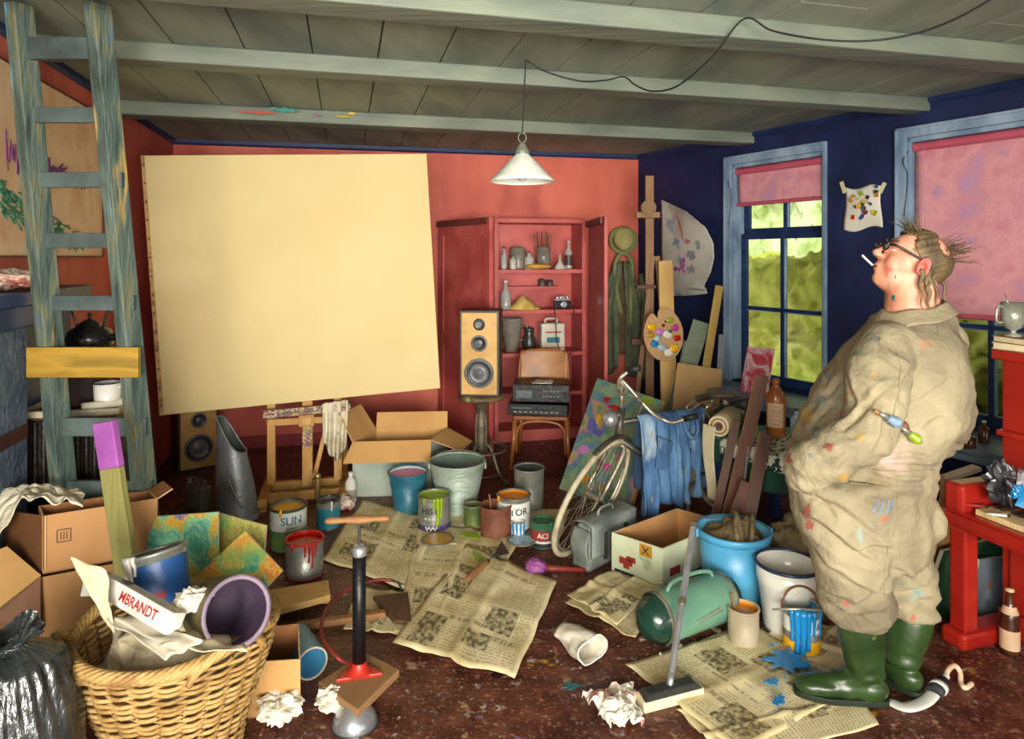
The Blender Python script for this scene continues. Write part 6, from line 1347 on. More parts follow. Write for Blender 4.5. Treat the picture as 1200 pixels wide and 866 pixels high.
splat('small blue paint spot on the newspaper left of the boot', G(905, 808)+V((0, 0, .03)), .03, 'p_blue', 7, 1.2, .9, .4)
splat('blue paint scribble at the front of the newspaper', G(912, 830)+V((0, 0, .028)), .032, 'p_blue', 12, 1.5, .7, .8)
splat('dried teal paint spot on the brown floor left of the nozzle', G(669, 804)+V((0, 0, .0005)), .03, 'p_teal', 15, 1.2, .8, 0)
# ---------------------------------------------------------------- vacuum cleaner
M('tank_green', ['4c7460', '64907a', '5c846c'], 4, rough=.35, coat=.2, dirt=[('8c6c4c', 12, .68, .06, 3)]); M('tank_dark', ['143028', '1c4034'], 6, rough=.22, coat=.5)
va, vb = V((.605, 2.80, .125)), V((.935, 2.985, .125)); vd = (vb-va).normalized()
t = T('vacuum_cleaner', 'old green cylinder vacuum cleaner on runners in front of the blue bucket', 'vacuum cleaner', ((va+vb)/2).xy.to_3d())
X = MX.Translation(va) @ vd.to_track_quat('Z', 'Y').to_matrix().to_4x4(); L_ = (vb-va).length
b = B(); b.lathe([(.098, 0), (.102, .01), (.102, L_), (.098, L_+.01)], 'tank_green', 44, X); b.build('tank', t, world=True)
b = B(); b.lathe([(0, -.085), (.04, -.078), (.07, -.058), (.088, -.03), (.094, 0), (.097, .004)], 'tank_dark', 40, X); b.build('nose_cap', t, world=True)
b = B(); b.lathe([(.098, L_+.008), (.09, L_+.04), (.065, L_+.062), (0, L_+.068)], 'tank_dark', 40, X); b.build('end_cap', t, world=True)
for z in (.006, L_): b = B(); b.lathe([(.103, z-.008), (.107, z), (.103, z+.008)], 'rust_chrome', 44, X); b.build('metal_band', t, world=True)
sdv = vd.cross(V((0, 0, 1))).normalized()
b = B(); up = V((0, 0, 1)); m_ = va.lerp(vb, .5)+up*.098
b.tube([m_-vd*.13, m_-vd*.10+up*.03, m_-vd*.03+up*.042, m_+vd*.05+up*.042, m_+vd*.12+up*.028, m_+vd*.14], .009, 'tank_green', 10, sub=5); b.build('carry_handle', t, world=True)
for sg in (-1, 1): b = B(); b.tube([va+sdv*.06*sg-vd*.03-up*.10, va+sdv*.065*sg-up*.117, vb+sdv*.065*sg-up*.117, vb+sdv*.06*sg+vd*.04-up*.10], .007, 'rust_chrome', 8, sub=4); b.build('runner', t, world=True)
for k in (.2, .8): b = B(); b.box(va.lerp(vb, k)-up*.105, (.02, .13, .012), 'rust_chrome', (0, 0, math.atan2(vd.y, vd.x))); b.build('bracket', t, world=True)
b = B(); c = va.lerp(vb, .55)+sdv*.101+up*.01; b.text('~~~~', .05, MX(), 'rust_chrome', warp=lambda p: c+vd*p.x+up*p.y+sdv*.003) if False else b.bar(c-vd*.09-up*.01, c+vd*.06+up*.012, .004, .006, 'rust_chrome', up=(0, 0, 1)); b.bar(c-vd*.06-up*.02, c+vd*.08+up*.0, .004, .004, 'rust_chrome', up=(0, 0, 1)); b.build('emblem', t, world=True)
# hose tube and nozzle
nz = V((.585, 2.475, 0)); tp = V((.80, 2.93, .47)); 
t = T('vacuum_tube', 'chrome vacuum tube with a wide floor nozzle, leaning over the vacuum cleaner', 'vacuum tube', nz)
nd = V((.94, .34, 0)).normalized(); np_ = V((-nd.y, nd.x, 0))
b = B(); 
def nzp(x, y, z): return nz+nd*x+np_*y+V((0, 0, z))
b.hexa([nzp(-.13, -.04, 0), nzp(.13, -.04, 0), nzp(.13, .035, 0), nzp(-.13, .035, 0), nzp(-.13, -.035, .038), nzp(.13, -.035, .038), nzp(.125, .03, .042), nzp(-.125, .03, .042)], 'sheet_cream'); b.build('nozzle_brush', t, world=True, bevel=.006)
b = B(); b.hexa([nzp(-.125, -.038, .037), nzp(.125, -.038, .037), nzp(.12, .034, .037), nzp(-.12, .034, .037), nzp(-.1, -.02, .055), nzp(.1, -.02, .055), nzp(.1, .02, .057), nzp(-.1, .02, .057)], 'steel_dark'); b.build('nozzle_plate', t, world=True, bevel=.004)
j0 = nzp(0, 0, .05); td = (tp-j0).normalized()
b = B(); b.tube([j0-V((0, 0, .01)), j0+td*.06], [.014, .012], 'chrome', 14); b.build('elbow', t, world=True)
b = B(); b.cyl(j0+td*.05, tp, .0135, 'chrome', seg=18); b.build('steel_tube', t, world=True)
b = B(); b.cyl(j0+td*.30, j0+td*.33, .0155, 'rust_chrome', seg=18); b.cyl(tp-td*.02, tp, .0155, 'rust_chrome', seg=18); b.build('collar', t, world=True)
# crushed cup
b = B(); cc = G(690, 774); ax = V((.25, -.40, .05)).normalized(); X = MX.Translation(V((cc.x-.03, cc.y+.04, .052))) @ ax.to_track_quat('Z', 'Y').to_matrix().to_4x4()
def cf2(s, u):
    a = 2*pi*s; r_ = (.052+.016*u)*(1-.3*max(0, sin(a*2+u*4))*(1-.3*u)+.12*NZ.noise(V((cos(a)*2, sin(a)*2, u*4)))); return X @ V((r_*cos(a)*1.1, r_*sin(a)*.8, -.11+.19*u))
t = T('crushed_cup', 'crushed white paper cup lying on the floor in front of the newspaper bundle', 'cup', cc)
b.grid(cf2, 32, 12, 'paper_white', cu=True); b.build('cup_wall', t, world=True, solid=.002)
b = B(); b.tube([cf2(i/32, 1) for i in range(32)], .004, 'lab_white', 6, closed=True); b.build('rolled_rim', t, world=True)
b = B(); k = b.add([cf2(i/32, 0) for i in range(32)]); b.face([k+i for i in range(32)], 'paper_white'); b.build('cup_base', t, world=True)
# newspapers at the right
newspaper('wide newspaper under the vacuum nozzle and the blue paint spill', [(732, 780), (868, 884), (1004, 806), (882, 733)], .004, 33, amp=.004, fold=.006)
newspaper('second newspaper sheet at the front, partly under the green boots', [(792, 832), (860, 900), (1030, 850), (985, 786)], .001, 37, amp=.002)
newspaper('newspaper under the enamel bucket and the blue tin', [(880, 760), (985, 792), (1040, 750), (925, 722)], .001, 41, amp=.002)
# scrap box behind the buckets
t = carton('brown carton of scraps half hidden behind the enamel bucket', V((1.27, 3.27, 0)), V((1.55, 3.21, 0)), V((1.60, 3.46, 0)), V((1.33, 3.50, 0)), 0, .21, flaps=((0, -10, .05),))
b = crumple(.115, 'floorcloth', 55, (1, .8, 1.1), .5, 34, 20, 2.6); o = b.build('scrap_heap'); o.location = (1.43, 3.36, .012); tag(o, 'heap of brown rags and scraps in the carton behind the enamel bucket', 'rags')
# ---------------------------------------------------------------- piano
M('piano_red', ['861610', '9c2016', 'ac2a1e'], 3, rough=.32, coat=.25, bump=.04, dirt=[('6c1410', 4, .6, .15, 2), ('d0a090', 30, .74, .02, 6)]); M('ivory', ['c8b078', 'd8c490', 'b89c64'], 14, rough=.35); M('ebony', ['241c18', '342a24'], 9, rough=.3); M('ivory_end', ['8c7440', 'a48c54'], 9)
PO, pd, pn = V((1.86, 2.86, 0)), V((.29, -.957, 0)).normalized(), V((.957, .29, 0)).normalized()
def PQ(a, d, z): return PO+pd*a+pn*d+V((0, 0, z))
def pbox(b, a0, a1, d0, d1, z0, z1, m): b.hexa([PQ(a0, d1, z0), PQ(a0, d0, z0), PQ(a1, d0, z0), PQ(a1, d1, z0), PQ(a0, d1, z1), PQ(a0, d0, z1), PQ(a1, d0, z1), PQ(a1, d1, z1)], m)
t = T('upright_piano', 'bright red upright piano at the right edge with yellowed keys', 'piano', PQ(.7, .3, 0)); PL = 1.4
def pp_(nm, bv, *boxes):
    b = B()
    for x in boxes: pbox(b, *x[:6], x[6] if len(x) > 6 else 'piano_red')
    return b.build(nm, t, world=True, bevel=bv)
pp_('case', .006, (0, PL, .33, .63, .04, 1.19))
pp_('top_lid', .008, (-.03, PL+.03, .30, .65, 1.19, 1.235))
pp_('key_bed', .008, (0, PL, .0, .34, .50, .575))
pp_('front_rail', .006, (-.01, PL, -.018, .03, .52, .565))
pp_('cheek', .02, (-.005, .085, -.01, .345, .565, .69))
pp_('fallboard', .008, (.085, PL, .215, .335, .575, .67))
pp_('music_ledge', .006, (.0, PL, .29, .34, .86, .885))
pp_('lower_panel', .01, (.04, PL, .315, .335, .10, .48))
pp_('leg', .01, (.01, .085, .01, .085, .07, .50))
pp_('toe_block', .02, (-.01, .10, -.02, .36, .0, .075))
pp_('base_rail', .006, (.0, PL, .30, .33, .0, .10))
K0 = .11; kw = .0238
for k in range(34):
    b = B(); pbox(b, K0+k*kw, K0+(k+1)*kw-.0013, .035, .215, .577, .600, 'ivory'); b.build('white_key', t, world=True, bevel=.001)
    if k % 7 in (0, 1, 3, 4, 5): b = B(); pbox(b, K0+(k+1)*kw-.006, K0+(k+1)*kw+.006, .115, .215, .600, .612, 'ebony'); b.build('black_key', t, world=True, bevel=.001)
# beer bottle
bb = V((2.075, 2.775, 0)); t = T('beer_bottle', 'dark brown beer bottle with a pale label on the floor by the piano', 'bottle', bb)
b = B(); b.lathe([(0, 0), (.034, 0), (.036, .008), (.036, .14), (.033, .16), (.018, .2), (.014, .225), (.014, .25), (.016, .253), (.016, .262), (0, .262)], 'glass_brown', 28); b.build('bottle_body', t)
b = B(); b.lathe([(.0365, .02), (.0365, .10)], 'lab_paper', 28); b.build('paper_label', t); b = B(); b.lathe([(.0325, .165), (.022, .195)], 'lab_paper', 28); b.build('neck_label', t)
b = B(); b.lathe([(.017, .254), (.017, .264), (0, .266)], 'ivory', 16); b.build('crown_cap', t)
# canvases behind the piano leg
M('canvas_dgreen', ['0c2c1c', '184028', '245434'], 9, rough=.5, bump=.3); M('canvas_gray', ['5c6870', '748088'], 3, rough=.6)
q = [V((1.83, 2.99, 0)), V((2.34, 3.14, 0)), P(1178, 628, 3.20), P(1106, 646, 3.06)]; panel('green_canvas', 'dark green canvas with a pale edge leaning behind the piano leg', q, .02, 'canvas_dgreen', 'panel_edge', group='canvases stacked behind the piano')
q2_ = [P(1139, 738, 2.93), P(1175, 738, 2.96), P(1175, 650, 3.0), P(1145, 655, 2.985)]
for p in q2_[:2]: p.z = 0
q2_ = [V((2.045, 2.985, 0)), V((2.27, 3.05, 0)), P(1178, 652, 3.13), P(1148, 656, 3.05)]
panel('gray_canvas', 'small blue-grey canvas leaning in front of the dark green one behind the piano', q2_, .015, 'canvas_gray', 'panel_edge', group='canvases stacked behind the piano')
q = [V((1.80, 3.07, 0)), V((2.35, 3.25, 0)), P(1170, 585, 3.30), P(1108, 572, 3.12)]; panel('tan_board', 'tan board with a white edge leaning behind the dark green canvas', q, .014, 'plywood', 'panel_edge', 'board', group='canvases stacked behind the piano')
# things on the keyboard end
M('foil', ['8c9094', 'b8bcc0', '4c5054', '2c2c30'], 12, rough=.2, metal=.7, lo=.35, hi=.65); M('foil_dark', ['1c1c20', '3c3c40', '6c7074'], 12, rough=.25, metal=.4)
fp = PQ(.155, .12, .602); t = T('crushed_can', 'crushed and cut-open silver drink can on the left end of the keys', 'can', fp)
b = crumple(.05, 'foil_dark', 61, (.95, .9, 1.5), .7, 26, 20, 2.4, True); b.build('crushed_body', t)
b = B(); Xf = MX.Rotation(-.3, 4, 'Z') @ MX.Rotation(.5, 4, 'Y')
b.slab([Xf @ V(p) for p in ((-.02, -.05, .10), (.085, -.05, .09), (.08, .0, .17), (-.04, -.01, .19))], .002, 'foil'); b.build('torn_sheet', t)
b = B(); b.slab([Xf @ V(p) for p in ((.0, -.06, .05), (.05, -.06, .06), (.045, -.05, .12), (.0, -.055, .11))], .002, 'p_blue'); b.build('blue_print', t)
b = crumple(.022, 'p_blue', 63, (1, .8, 1.2), .6, 16, 10, 2.4, True)
for q in range(len(b.v)): b.v[q] = b.v[q]+V((.03, -.05, .06))
b.build('blue_dab', t)
for i, (a, d, m, lab) in enumerate(((.10, .04, 'ink_red', 'squeezed red and white paint tube on the piano cheek'), (.20, .03, 'lab_white', 'squeezed white paint tube on the front of the keys'))):
    p = PQ(a, d, .602+.008); tt_ = T('paint_tube', lab, 'paint tube', p); b = B(); b.tube([p-pn*.03-pd*.02, p, p+pn*.03+pd*.02], [.002, .008, .009], m, 10, flat=.7); b.build('tube_body', tt_, world=True); b = B(); e = (pn*.03+pd*.02); b.cyl(p+e, p+e*1.35, .006, 'black_plastic'); b.build('cap', tt_, world=True)
# books and glass mug on the piano top
for i, (lab, m, z, r_) in enumerate((('worn pale book lying on top of the red piano', 'sheet_cream', 1.237, .1), ('thinner brown book on top of the pale one under the mug', 'mid_wood', 1.266, -.12))):
    p = PQ(.06, .39, z); o = T('book', lab, 'book', p, math.atan2(pd.y, pd.x)+r_, 'books on the piano'); b = B(); b.box((0, 0, .0135), (.19, .13, .022), 'sheet_cream'); b.build('pages', o); b = B(); b.box((0, 0, .001), (.2, .14, .003), m); b.box((0, 0, .026), (.2, .14, .003), m); b.box((0, .07, .0135), (.2, .004, .027), m); b.build('cover', o)
M('mug_glass', ['7c8070', '9ca090', 'a8a898'], 9, rough=.15, metal=.3)
p = PQ(.03, .355, 1.296); t = T('footed_mug', 'footed glass mug with a spoon standing on the books on the piano', 'mug', p)
b = B(); b.lathe([(0, 0), (.034, 0), (.036, .005), (.012, .014), (.012, .026), (.034, .04), (.044, .07), (.048, .15), (.045, .15), (.04, .07), (.0, .045)], 'mug_glass', 30); b.build('glass_body', t)
b = B(); b.tube([(-.045, 0, .13), (-.075, -.01, .13), (-.08, -.01, .07), (-.044, 0, .06)], .0055, 'mug_glass', 8, sub=5); b.build('handle', t)
b = B(); b.tube([V((.01, 0, .06)), V((-.045, -.01, .19))], .003, 'chrome', 8); b.build('spoon', t)
# jars on the ledge, stretcher corner
LGp = 'jars on the window ledge behind the man'
def onledge(u, v): 
    Y = (EYE-.625)*780/(v-300); p = P(u, v, Y); p.z = .627; return p
bottle('round dark brown jar on the window ledge between the man and the piano', onledge(1132, 524), .045, .09, 'glass_brown', 'glass_brown', .3, group=LGp)
bottle('small brown bottle with a white cap on the window ledge by the piano', onledge(1153, 519), .028, .12, 'glass_brown', 'lab_white', .3, group=LGp)
sp = TT(.86, .30, TZ+.02); t = T('stretcher_corner', 'corner of a pale wooden stretcher frame lying on the table beside the piano', 'frame', sp)
b = B(); b.bar(P(1104, 562, 3.2), P(1145, 548, 3.25), .05, .02, 'panel_edge'); b.build('long_bar', t, world=True); b = B(); b.bar(P(1104, 562, 3.2), P(1104, 590, 3.05), .02, .05, 'pale_wood'); b.build('short_bar', t, world=True)
# squeezed striped tube on the floor with a worm of cream paint
M('paint_cream', 'e8c8a8', rough=.3, bump=0)
p = G(1098, 800); t = T('squeezed_tube', 'striped paint tube trodden flat under the boot heel with cream paint squeezed out', 'paint tube', p)
b = B(); b.tube([G(1042, 822, .006), G(1062, 829, .008), G(1084, 822, .015), G(1098, 808, .035)], [.022, .026, .026, .024], 'lab_white', 14, sub=5, flat=.35); b.build('tube_body', t, world=True)
b = B(); b.tube([G(1094, 813, .03), G(1106, 797, .045)], [.030, .022], 'ink_dark', 16, flat=.8); b.build('dark_stripe', t, world=True)
b = B(); b.tube([G(1099, 807, .035), G(1102, 803, .038)], [.031, .030], 'lab_white', 16, flat=.8); b.build('white_stripe', t, world=True)
b = B(); b.cyl(G(1105, 799, .045), G(1109, 792, .05), .012, 'lab_white'); b.build('nozzle', t, world=True)
b = B(); b.tube([G(1108, 793, .05), G(1112, 784, .06), G(1119, 780, .05), G(1125, 788, .03), G(1126, 800, .012), G(1131, 806, .01), G(1139, 801, .01)], .0095, 'paint_cream', 10, sub=6); b.build('paint_worm', t, world=True)
# ================================================================ THE MAN
from mathutils.bvhtree import BVHTree
M('skin', ['b4745c', 'cc8c70', 'd89c80', 'c07c64'], 9, rough=.5, bump=.1, dirt=[('c45450', 13, .62, .12, 2)])
M('coverall_cloth', ['6e6550', '857b62', '968c70', 'a1967a'], 3.2, rough=.88, bump=.35, bscale=45, dirt=[('7c6c50', 5, .60, .12, 1), ('a86450', 9, .70, .04, 3), ('88988c', 7, .68, .06, 5), ('b08c48', 11, .70, .05, 7), ('c0a49c', 4, .6, .14, 9)])
M('cover_seam', ['84785c', '92866a']); M('boot_green', ['1c3014', '2c441e', '24381a'], 5, rough=.36, coat=.3, dirt=[('6c7040', 12, .68, .05, 2), ('5c2430', 16, .72, .03, 4)]); M('sole_dark', ['101c12', '1c2c1c'], 8, rough=.6)
M('hair_brown', ['3c3020', '5c4c32', '786444'], 14, rough=.6, stretch=(1, 1, .4)); M('specs_dark', '241814', rough=.25); M('ear_red', ['b85a50', 'c86c60'], 9, rough=.5); M('eye_white', 'd8d4cc', rough=.2); M('lens_clear', 'c0c8c8'); glassmat('spec_lens', fac=.2)
def loft(b, secs, m='skin', n=22):   # secs: (centre, U, W) rings, capped
    k0 = len(b.v)
    for c, U, W in secs:
        for i in range(n): a = 2*pi*i/n; b.v.append(V(c)+V(U)*cos(a)+V(W)*sin(a))
    for s in range(len(secs)-1):
        for i in range(n): j = (i+1) % n; b.face([k0+s*n+i, k0+s*n+j, k0+(s+1)*n+j, k0+(s+1)*n+i], m, None, True)
    b.face([k0+i for i in range(n)][::-1], m); b.face([k0+(len(secs)-1)*n+i for i in range(n)], m)
def fuse(b, voxel, smooth, disp=None):
    # outward normals, then one skin over all the overlapping shapes
    import bmesh
    me = bpy.data.meshes.new('f'); me.from_pydata(b.v, [], b.f); me.update()
    bm = bmesh.new(); bm.from_mesh(me); bmesh.ops.remove_doubles(bm, verts=bm.verts, dist=1e-5); bmesh.ops.recalc_face_normals(bm, faces=bm.faces); bm.to_mesh(me); bm.free()
    o = bpy.data.objects.new('f', me); COL.objects.link(o)
    r_ = o.modifiers.new('r', 'REMESH'); r_.mode = 'VOXEL'; r_.voxel_size = voxel
    s_ = o.modifiers.new('s', 'SMOOTH'); s_.factor = .5; s_.iterations = smooth
    m2 = bpy.data.meshes.new_from_object(o.evaluated_get(bpy.context.evaluated_depsgraph_get())); bpy.data.objects.remove(o)
    vs = [v.co.copy() for v in m2.vertices]; ns = [v.normal.copy() for v in m2.vertices]; fs = [list(p.vertices) for p in m2.polygons]; bpy.data.meshes.remove(m2)
    if disp: vs = [v+n*disp(v, n) for v, n in zip(vs, ns)]
    return vs, fs
def frommesh(vs, fs, m):
    b = B(); b.v = list(vs)
    for f in fs: b.face(f, m, None, True)
    return b
Y0 = 2.50
def Z(v, Y=Y0): return EYE-(v-300)*Y/780
ff = V((-.906, .42, 0)); ll = V((-.42, -.906, 0))
def tsec(v, ul, ur, bb, Y=Y0+.04):   # torso ring that shows this outline
    cx = ((ul+ur)/2-600)/780*Y; hw = (ur-ul)/2/780*Y*.97; a = math.sqrt(max(.001, hw*hw-(bb*.42)**2))/.906
    return (V((cx, Y, Z(v, Y))), ff*a, ll*bb)
TORSO = [(366, 1040, 1108, .10), (380, 1022, 1116, .15), (392, 1006, 1120, .20), (410, 992, 1124, .235), (435, 975, 1127, .245), (460, 963, 1125, .25), (485, 949, 1117, .255), (510, 937, 1100, .26), (535, 931, 1086, .262), (560, 928, 1080, .262), (590, 930, 1082, .26), (615, 937, 1084, .255), (640, 946, 1080, .24)]
MAN0 = V((1.33, 2.50, 0))
def limb(pts, n=6):   # pts: (pos, r) -> rings perpendicular to the path
    P_ = catmull([p for p, r in pts], n); rr = lerp_list([r if isinstance(r, (int, float)) else r for p, r in pts], len(P_)); S = []
    for i, p in enumerate(P_):
        d = (P_[min(i+1, len(P_)-1)]-P_[max(i-1, 0)]).normalized(); x = d.cross(V((0, 1, 0)) if abs(d.y) < .9 else V((1, 0, 0))).normalized(); y = x.cross(d)
        S.append((p, x*rr[i], y*rr[i]))
    return S
near_arm = [(P(1046, 402, 2.46), .085), (P(1034, 420, 2.37), .096), (P(1026, 455, 2.30), .094), (P(1022, 492, 2.27), .084), (P(1010, 514, 2.25), .076), (P(985, 528, 2.25), .071), (P(958, 542, 2.29), .062), (P(938, 556, 2.36), .055)]
far_arm = [(P(1080, 402, 2.62), .085), (P(1096, 425, 2.72), .093), (P(1110, 460, 2.78), .088), (P(1112, 492, 2.82), .078), (P(1085, 520, 2.90), .07), (P(1030, 545, 2.92), .06), (P(975, 560, 2.85), .055)]
def leg(rows, Y):
    return [(V(((uc-600)/780*y, y, Z(v, y))), V((h/780*y, 0, 0)), V((0, h/780*y*k, 0))) for (v, uc, h, y, k) in rows]
near_leg = leg([(560, 990, 58, 2.42, .9), (600, 986, 53, 2.41, .95), (630, 992, 46, 2.40, 1.0), (656, 996, 41, 2.40, 1.05), (678, 999, 38, 2.40, 1.05), (694, 1001, 36, 2.41, 1.05), (707, 1004, 34, 2.42, 1.05), (718, 1006, 29, 2.43, 1.05), (725, 1007, 24, 2.43, 1.05)], 0)
far_leg = leg([(560, 1048, 40, 2.62, 1.1), (600, 1048, 38, 2.62, 1.1), (630, 1052, 33, 2.62, 1.1), (656, 1056, 30, 2.61, 1.1), (678, 1060, 28, 2.60, 1.1), (694, 1062, 28, 2.59, 1.1), (706, 1064, 27, 2.58, 1.1), (714, 1065, 24, 2.57, 1.1)], 0)
def crease(p, q, w):   # ridge noise
    return (1-2*abs(NZ.noise(q)))*w
FOLDS = [((958, 575), (1032, 622), .012), ((946, 600), (1022, 650), .012), ((975, 562), (1042, 588), .009), ((1002, 640), (1044, 634), .014), ((955, 682), (1002, 700), .010), ((972, 662), (1036, 690), .011), ((998, 704), (1036, 674), .012), ((984, 716), (1030, 708), .010), ((1000, 538), (1090, 541), .011), ((1010, 550), (1080, 558), .010), ((1032, 526), (1088, 530), .010),
         ((1000, 482), (1040, 446), .010), ((985, 506), (1010, 470), .011), ((962, 527), (1002, 522), .010), ((1018, 522), (1036, 480), .012), ((998, 425), (1006, 472), .009), ((975, 540), (1020, 510), .009), ((1046, 660), (1086, 682), .011), ((1048, 694), (1086, 672), .011), ((1050, 708), (1088, 698), .010), ((944, 562), (984, 604), .010), ((1060, 476), (1104, 440), .007), ((1056, 510), (1100, 486), .008), ((1030, 400), (1058, 430), .010), ((1046, 470), (1058, 430), .010), ((962, 460), (990, 440), .008), ((950, 492), (978, 470), .008), ((940, 630), (980, 660), .010)]
def folds(p, n):
    if n.y > .25: return 0
    u = 600+780*p.x/p.y; v = 300+780*(EYE-p.z)/p.y; d = 0
    for (a, b_, A) in FOLDS:
        dx, dy = b_[0]-a[0], b_[1]-a[1]; L2 = dx*dx+dy*dy; t_ = ((u-a[0])*dx+(v-a[1])*dy)/L2
        if t_ < -.15 or t_ > 1.15: continue
        L_ = math.sqrt(L2); s_ = ((u-a[0])*dy-(v-a[1])*dx)/L_+2.5*sin(t_*5+a[0])
        env = sm((t_+.15)/.3)*sm((1.15-t_)/.3)
        d += env*A*(.7*math.exp(-(s_/3.6)**2)-.9*math.exp(-((s_+6.5)/3.2)**2))
    return d*max(0, min(1, (.25-n.y)/.4))
def wr(p, n):
    z = p.z; d = .0035*NZ.noise(p*5)
    # waist gathers, leg bunching above the boots, sleeve folds, diagonal seat folds
    d += crease(p, V((p.x*3, p.y*3, z*26)), .016*math.exp(-((z-.86)/.06)**2))
    d += crease(p, V((p.x*6+z*4, p.y*5, z*22+p.x*6)), .017*sm((.56-z)/.2))
    d += crease(p, V((p.x*4-z*7, p.y*4, z*9+p.x*5)), .012)
    d += crease(p, V((p.x*9+z*9, 3+p.y*4, z*7-p.x*9)), .014*math.exp(-((z-.98)/.16)**2)*sm((1.25-p.x)/.2))
    d += .010*sin((p.x*.85+(z-.62)*.9)*62+2*NZ.noise(p*3))*math.exp(-((z-.66)/.10)**2)*sm((1.24-p.x)/.2)*.9
    d += crease(p, V((p.x*14, p.y*12, z*4)), .004)
    return d+folds(p, n)
b = B(); loft(b, [tsec(*s) for s in TORSO]); loft(b, limb(near_arm)); loft(b, limb(far_arm)); loft(b, near_leg); loft(b, far_leg)
b.sphere(P(1090, 400, 2.66), (.11, .13, .10), 'skin'); b.sphere(P(1046, 412, 2.42), (.10, .10, .10), 'skin')
b.sphere(P(1066, 600, 2.54), (.085, .16, .11), 'skin')
cv, cf_ = fuse(b, .0085, 9, wr)
# the body itself: head, neck and trunk in one continuous skin
HC = P(1066, 309, 2.50); th = rad(26); fwd0 = V((-.994, .11, 0)).normalized(); hf = fwd0*cos(th)+V((0, 0, sin(th))); hu = -fwd0*sin(th)+V((0, 0, cos(th))); hl_ = V((0, 0, 1)).cross(fwd0).normalized(); HS = 1.06
def Hd(x, y, z): return HC+(hf*x+hl_*y+hu*z)*HS
HX = MX((hf, hl_, hu)).transposed()
b = B()
def he(c, r, **k): b.sphere(Hd(*c), V(r)*HS, 'skin', 24, 16, X=HX, **k)
he((-.018, 0, .032), (.102, .080, .090)); he((.028, 0, -.028), (.070, .062, .082)); he((.062, 0, -.092), (.032, .030, .026)); he((.035, 0, -.088), (.050, .052, .036)); he((.084, 0, .030), (.016, .050, .014))
for s_ in (-1, 1): he((.055, .030*s_, -.028), (.036, .032, .042)); he((.028, .040*s_, -.062), (.045, .028, .044))
he((.094, 0, -.052), (.014, .024, .008)); he((.090, 0, -.066), (.013, .021, .008)); he((.080, 0, -.045), (.02, .03, .03))
loft(b, [(Hd(.088, 0, .034), hl_*.010, hu*.012), (Hd(.104, 0, .012), hl_*.012, hu*.012), (Hd(.122, 0, -.012), hl_*.016, hu*.013), (Hd(.112, 0, -.024), hl_*.017, hu*.008)]); he((.112, .013, -.018), (.012, .009, .009)); he((.112, -.013, -.018), (.012, .009, .009)); he((.121, 0, -.013), (.013, .014, .012))
loft(b, [(Hd(-.01, 0, -.02), V((.085, 0, .02)), V((0, .078, 0))), (P(1068, 345, 2.50), V((.088, 0, 0)), V((0, .085, 0))), (P(1070, 362, 2.50), V((.098, 0, 0)), V((0, .095, 0))), (P(1072, 385, 2.52), V((.11, 0, 0)), V((0, .11, 0)))])
def shr(s, k): return [(c, U*k, W*k) for c, U, W in s]
loft(b, shr([tsec(*s) for s in TORSO], .88)); loft(b, shr(limb(near_arm), .7)); loft(b, shr(limb(far_arm), .7)); loft(b, shr(near_leg, .78)); loft(b, shr(far_leg, .78))
# hands inside the pockets
for (wr_, dirn, sd) in ((near_arm[-1][0], V((.42, .80, -.42)), 1), (far_arm[-1][0], V((.1, -.5, -.8)), -1)):
    dirn.normalize(); sx = dirn.cross(V((0, 1, 0))).normalized(); pal = wr_+dirn*.07
    b.sphere(pal, (.034, .022, .05), 'skin', 14, 10)
    for k in range(4):
        a0 = pal+sx*(.022-.015*k)+dirn*.03; loft(b, limb([(a0, .0095), (a0+dirn*(.03+.004*(k in (1, 2))), .009), (a0+dirn*(.052+.008*(k in (1, 2)))+V((0, .012*sd, 0)), .008)], 3), n=10)
    a0 = pal+sx*.028-dirn*.01; loft(b, limb([(a0, .011), (a0+sx*.02+dirn*.02, .01), (a0+sx*.026+dirn*.045, .009)], 3), n=10)
bv, bf = fuse(b, .0065, 6, lambda p, n: (.0012*NZ.noise(p*30)) if p.z > 1.4 else 0)
# keep only the skin inside the clothes from poking out
man = frommesh(bv, bf, 'skin').build('person', loc=MAN0)
tag(man, 'stout man in paint-stained beige overalls and green rubber boots, seen from behind looking up', 'person')
cov = frommesh(cv, cf_, 'coverall_cloth').build('coverall', man, world=True)
bvh = BVHTree.FromPolygons(cv, cf_)
def hitc(u, v, off=.002):
    o_ = V((0, 0, EYE)); d = (P(u, v, 1)-o_).normalized(); h = bvh.ray_cast(o_, d)
    return (h[0]+h[1]*off, h[1]) if h[0] is not None else None
def onc(name, pts, r_, m, off=.001, parent=None, seg=6, flat=1):
    L_ = []
    for (p0, p1) in zip(pts[:-1], pts[1:]):
        n = max(2, int(math.hypot(p1[0]-p0[0], p1[1]-p0[1])/3))
        for k in range(n):
            h = hitc(p0[0]+(p1[0]-p0[0])*k/n, p0[1]+(p1[1]-p0[1])*k/n, off)
            if h: L_.append(h[0])
    if len(L_) > 2: bb_ = B(); bb_.tube(L_, r_, m, seg, flat=flat); bb_.build(name, parent or cov, world=True)
for pts in ([(1030, 396), (1050, 410), (1056, 430), (1052, 460), (1046, 490)], [(1002, 547), (1030, 552), (1060, 553), (1096, 550)], [(1050, 558), (1052, 600), (1046, 632)], [(1052, 558), (1086, 560)], [(938, 538), (947, 556), (957, 572)], [(1041, 640), (1036, 665), (1036, 700)], [(1098, 372), (1100, 400)]):
    onc('seam', pts, .0014, 'cover_seam')
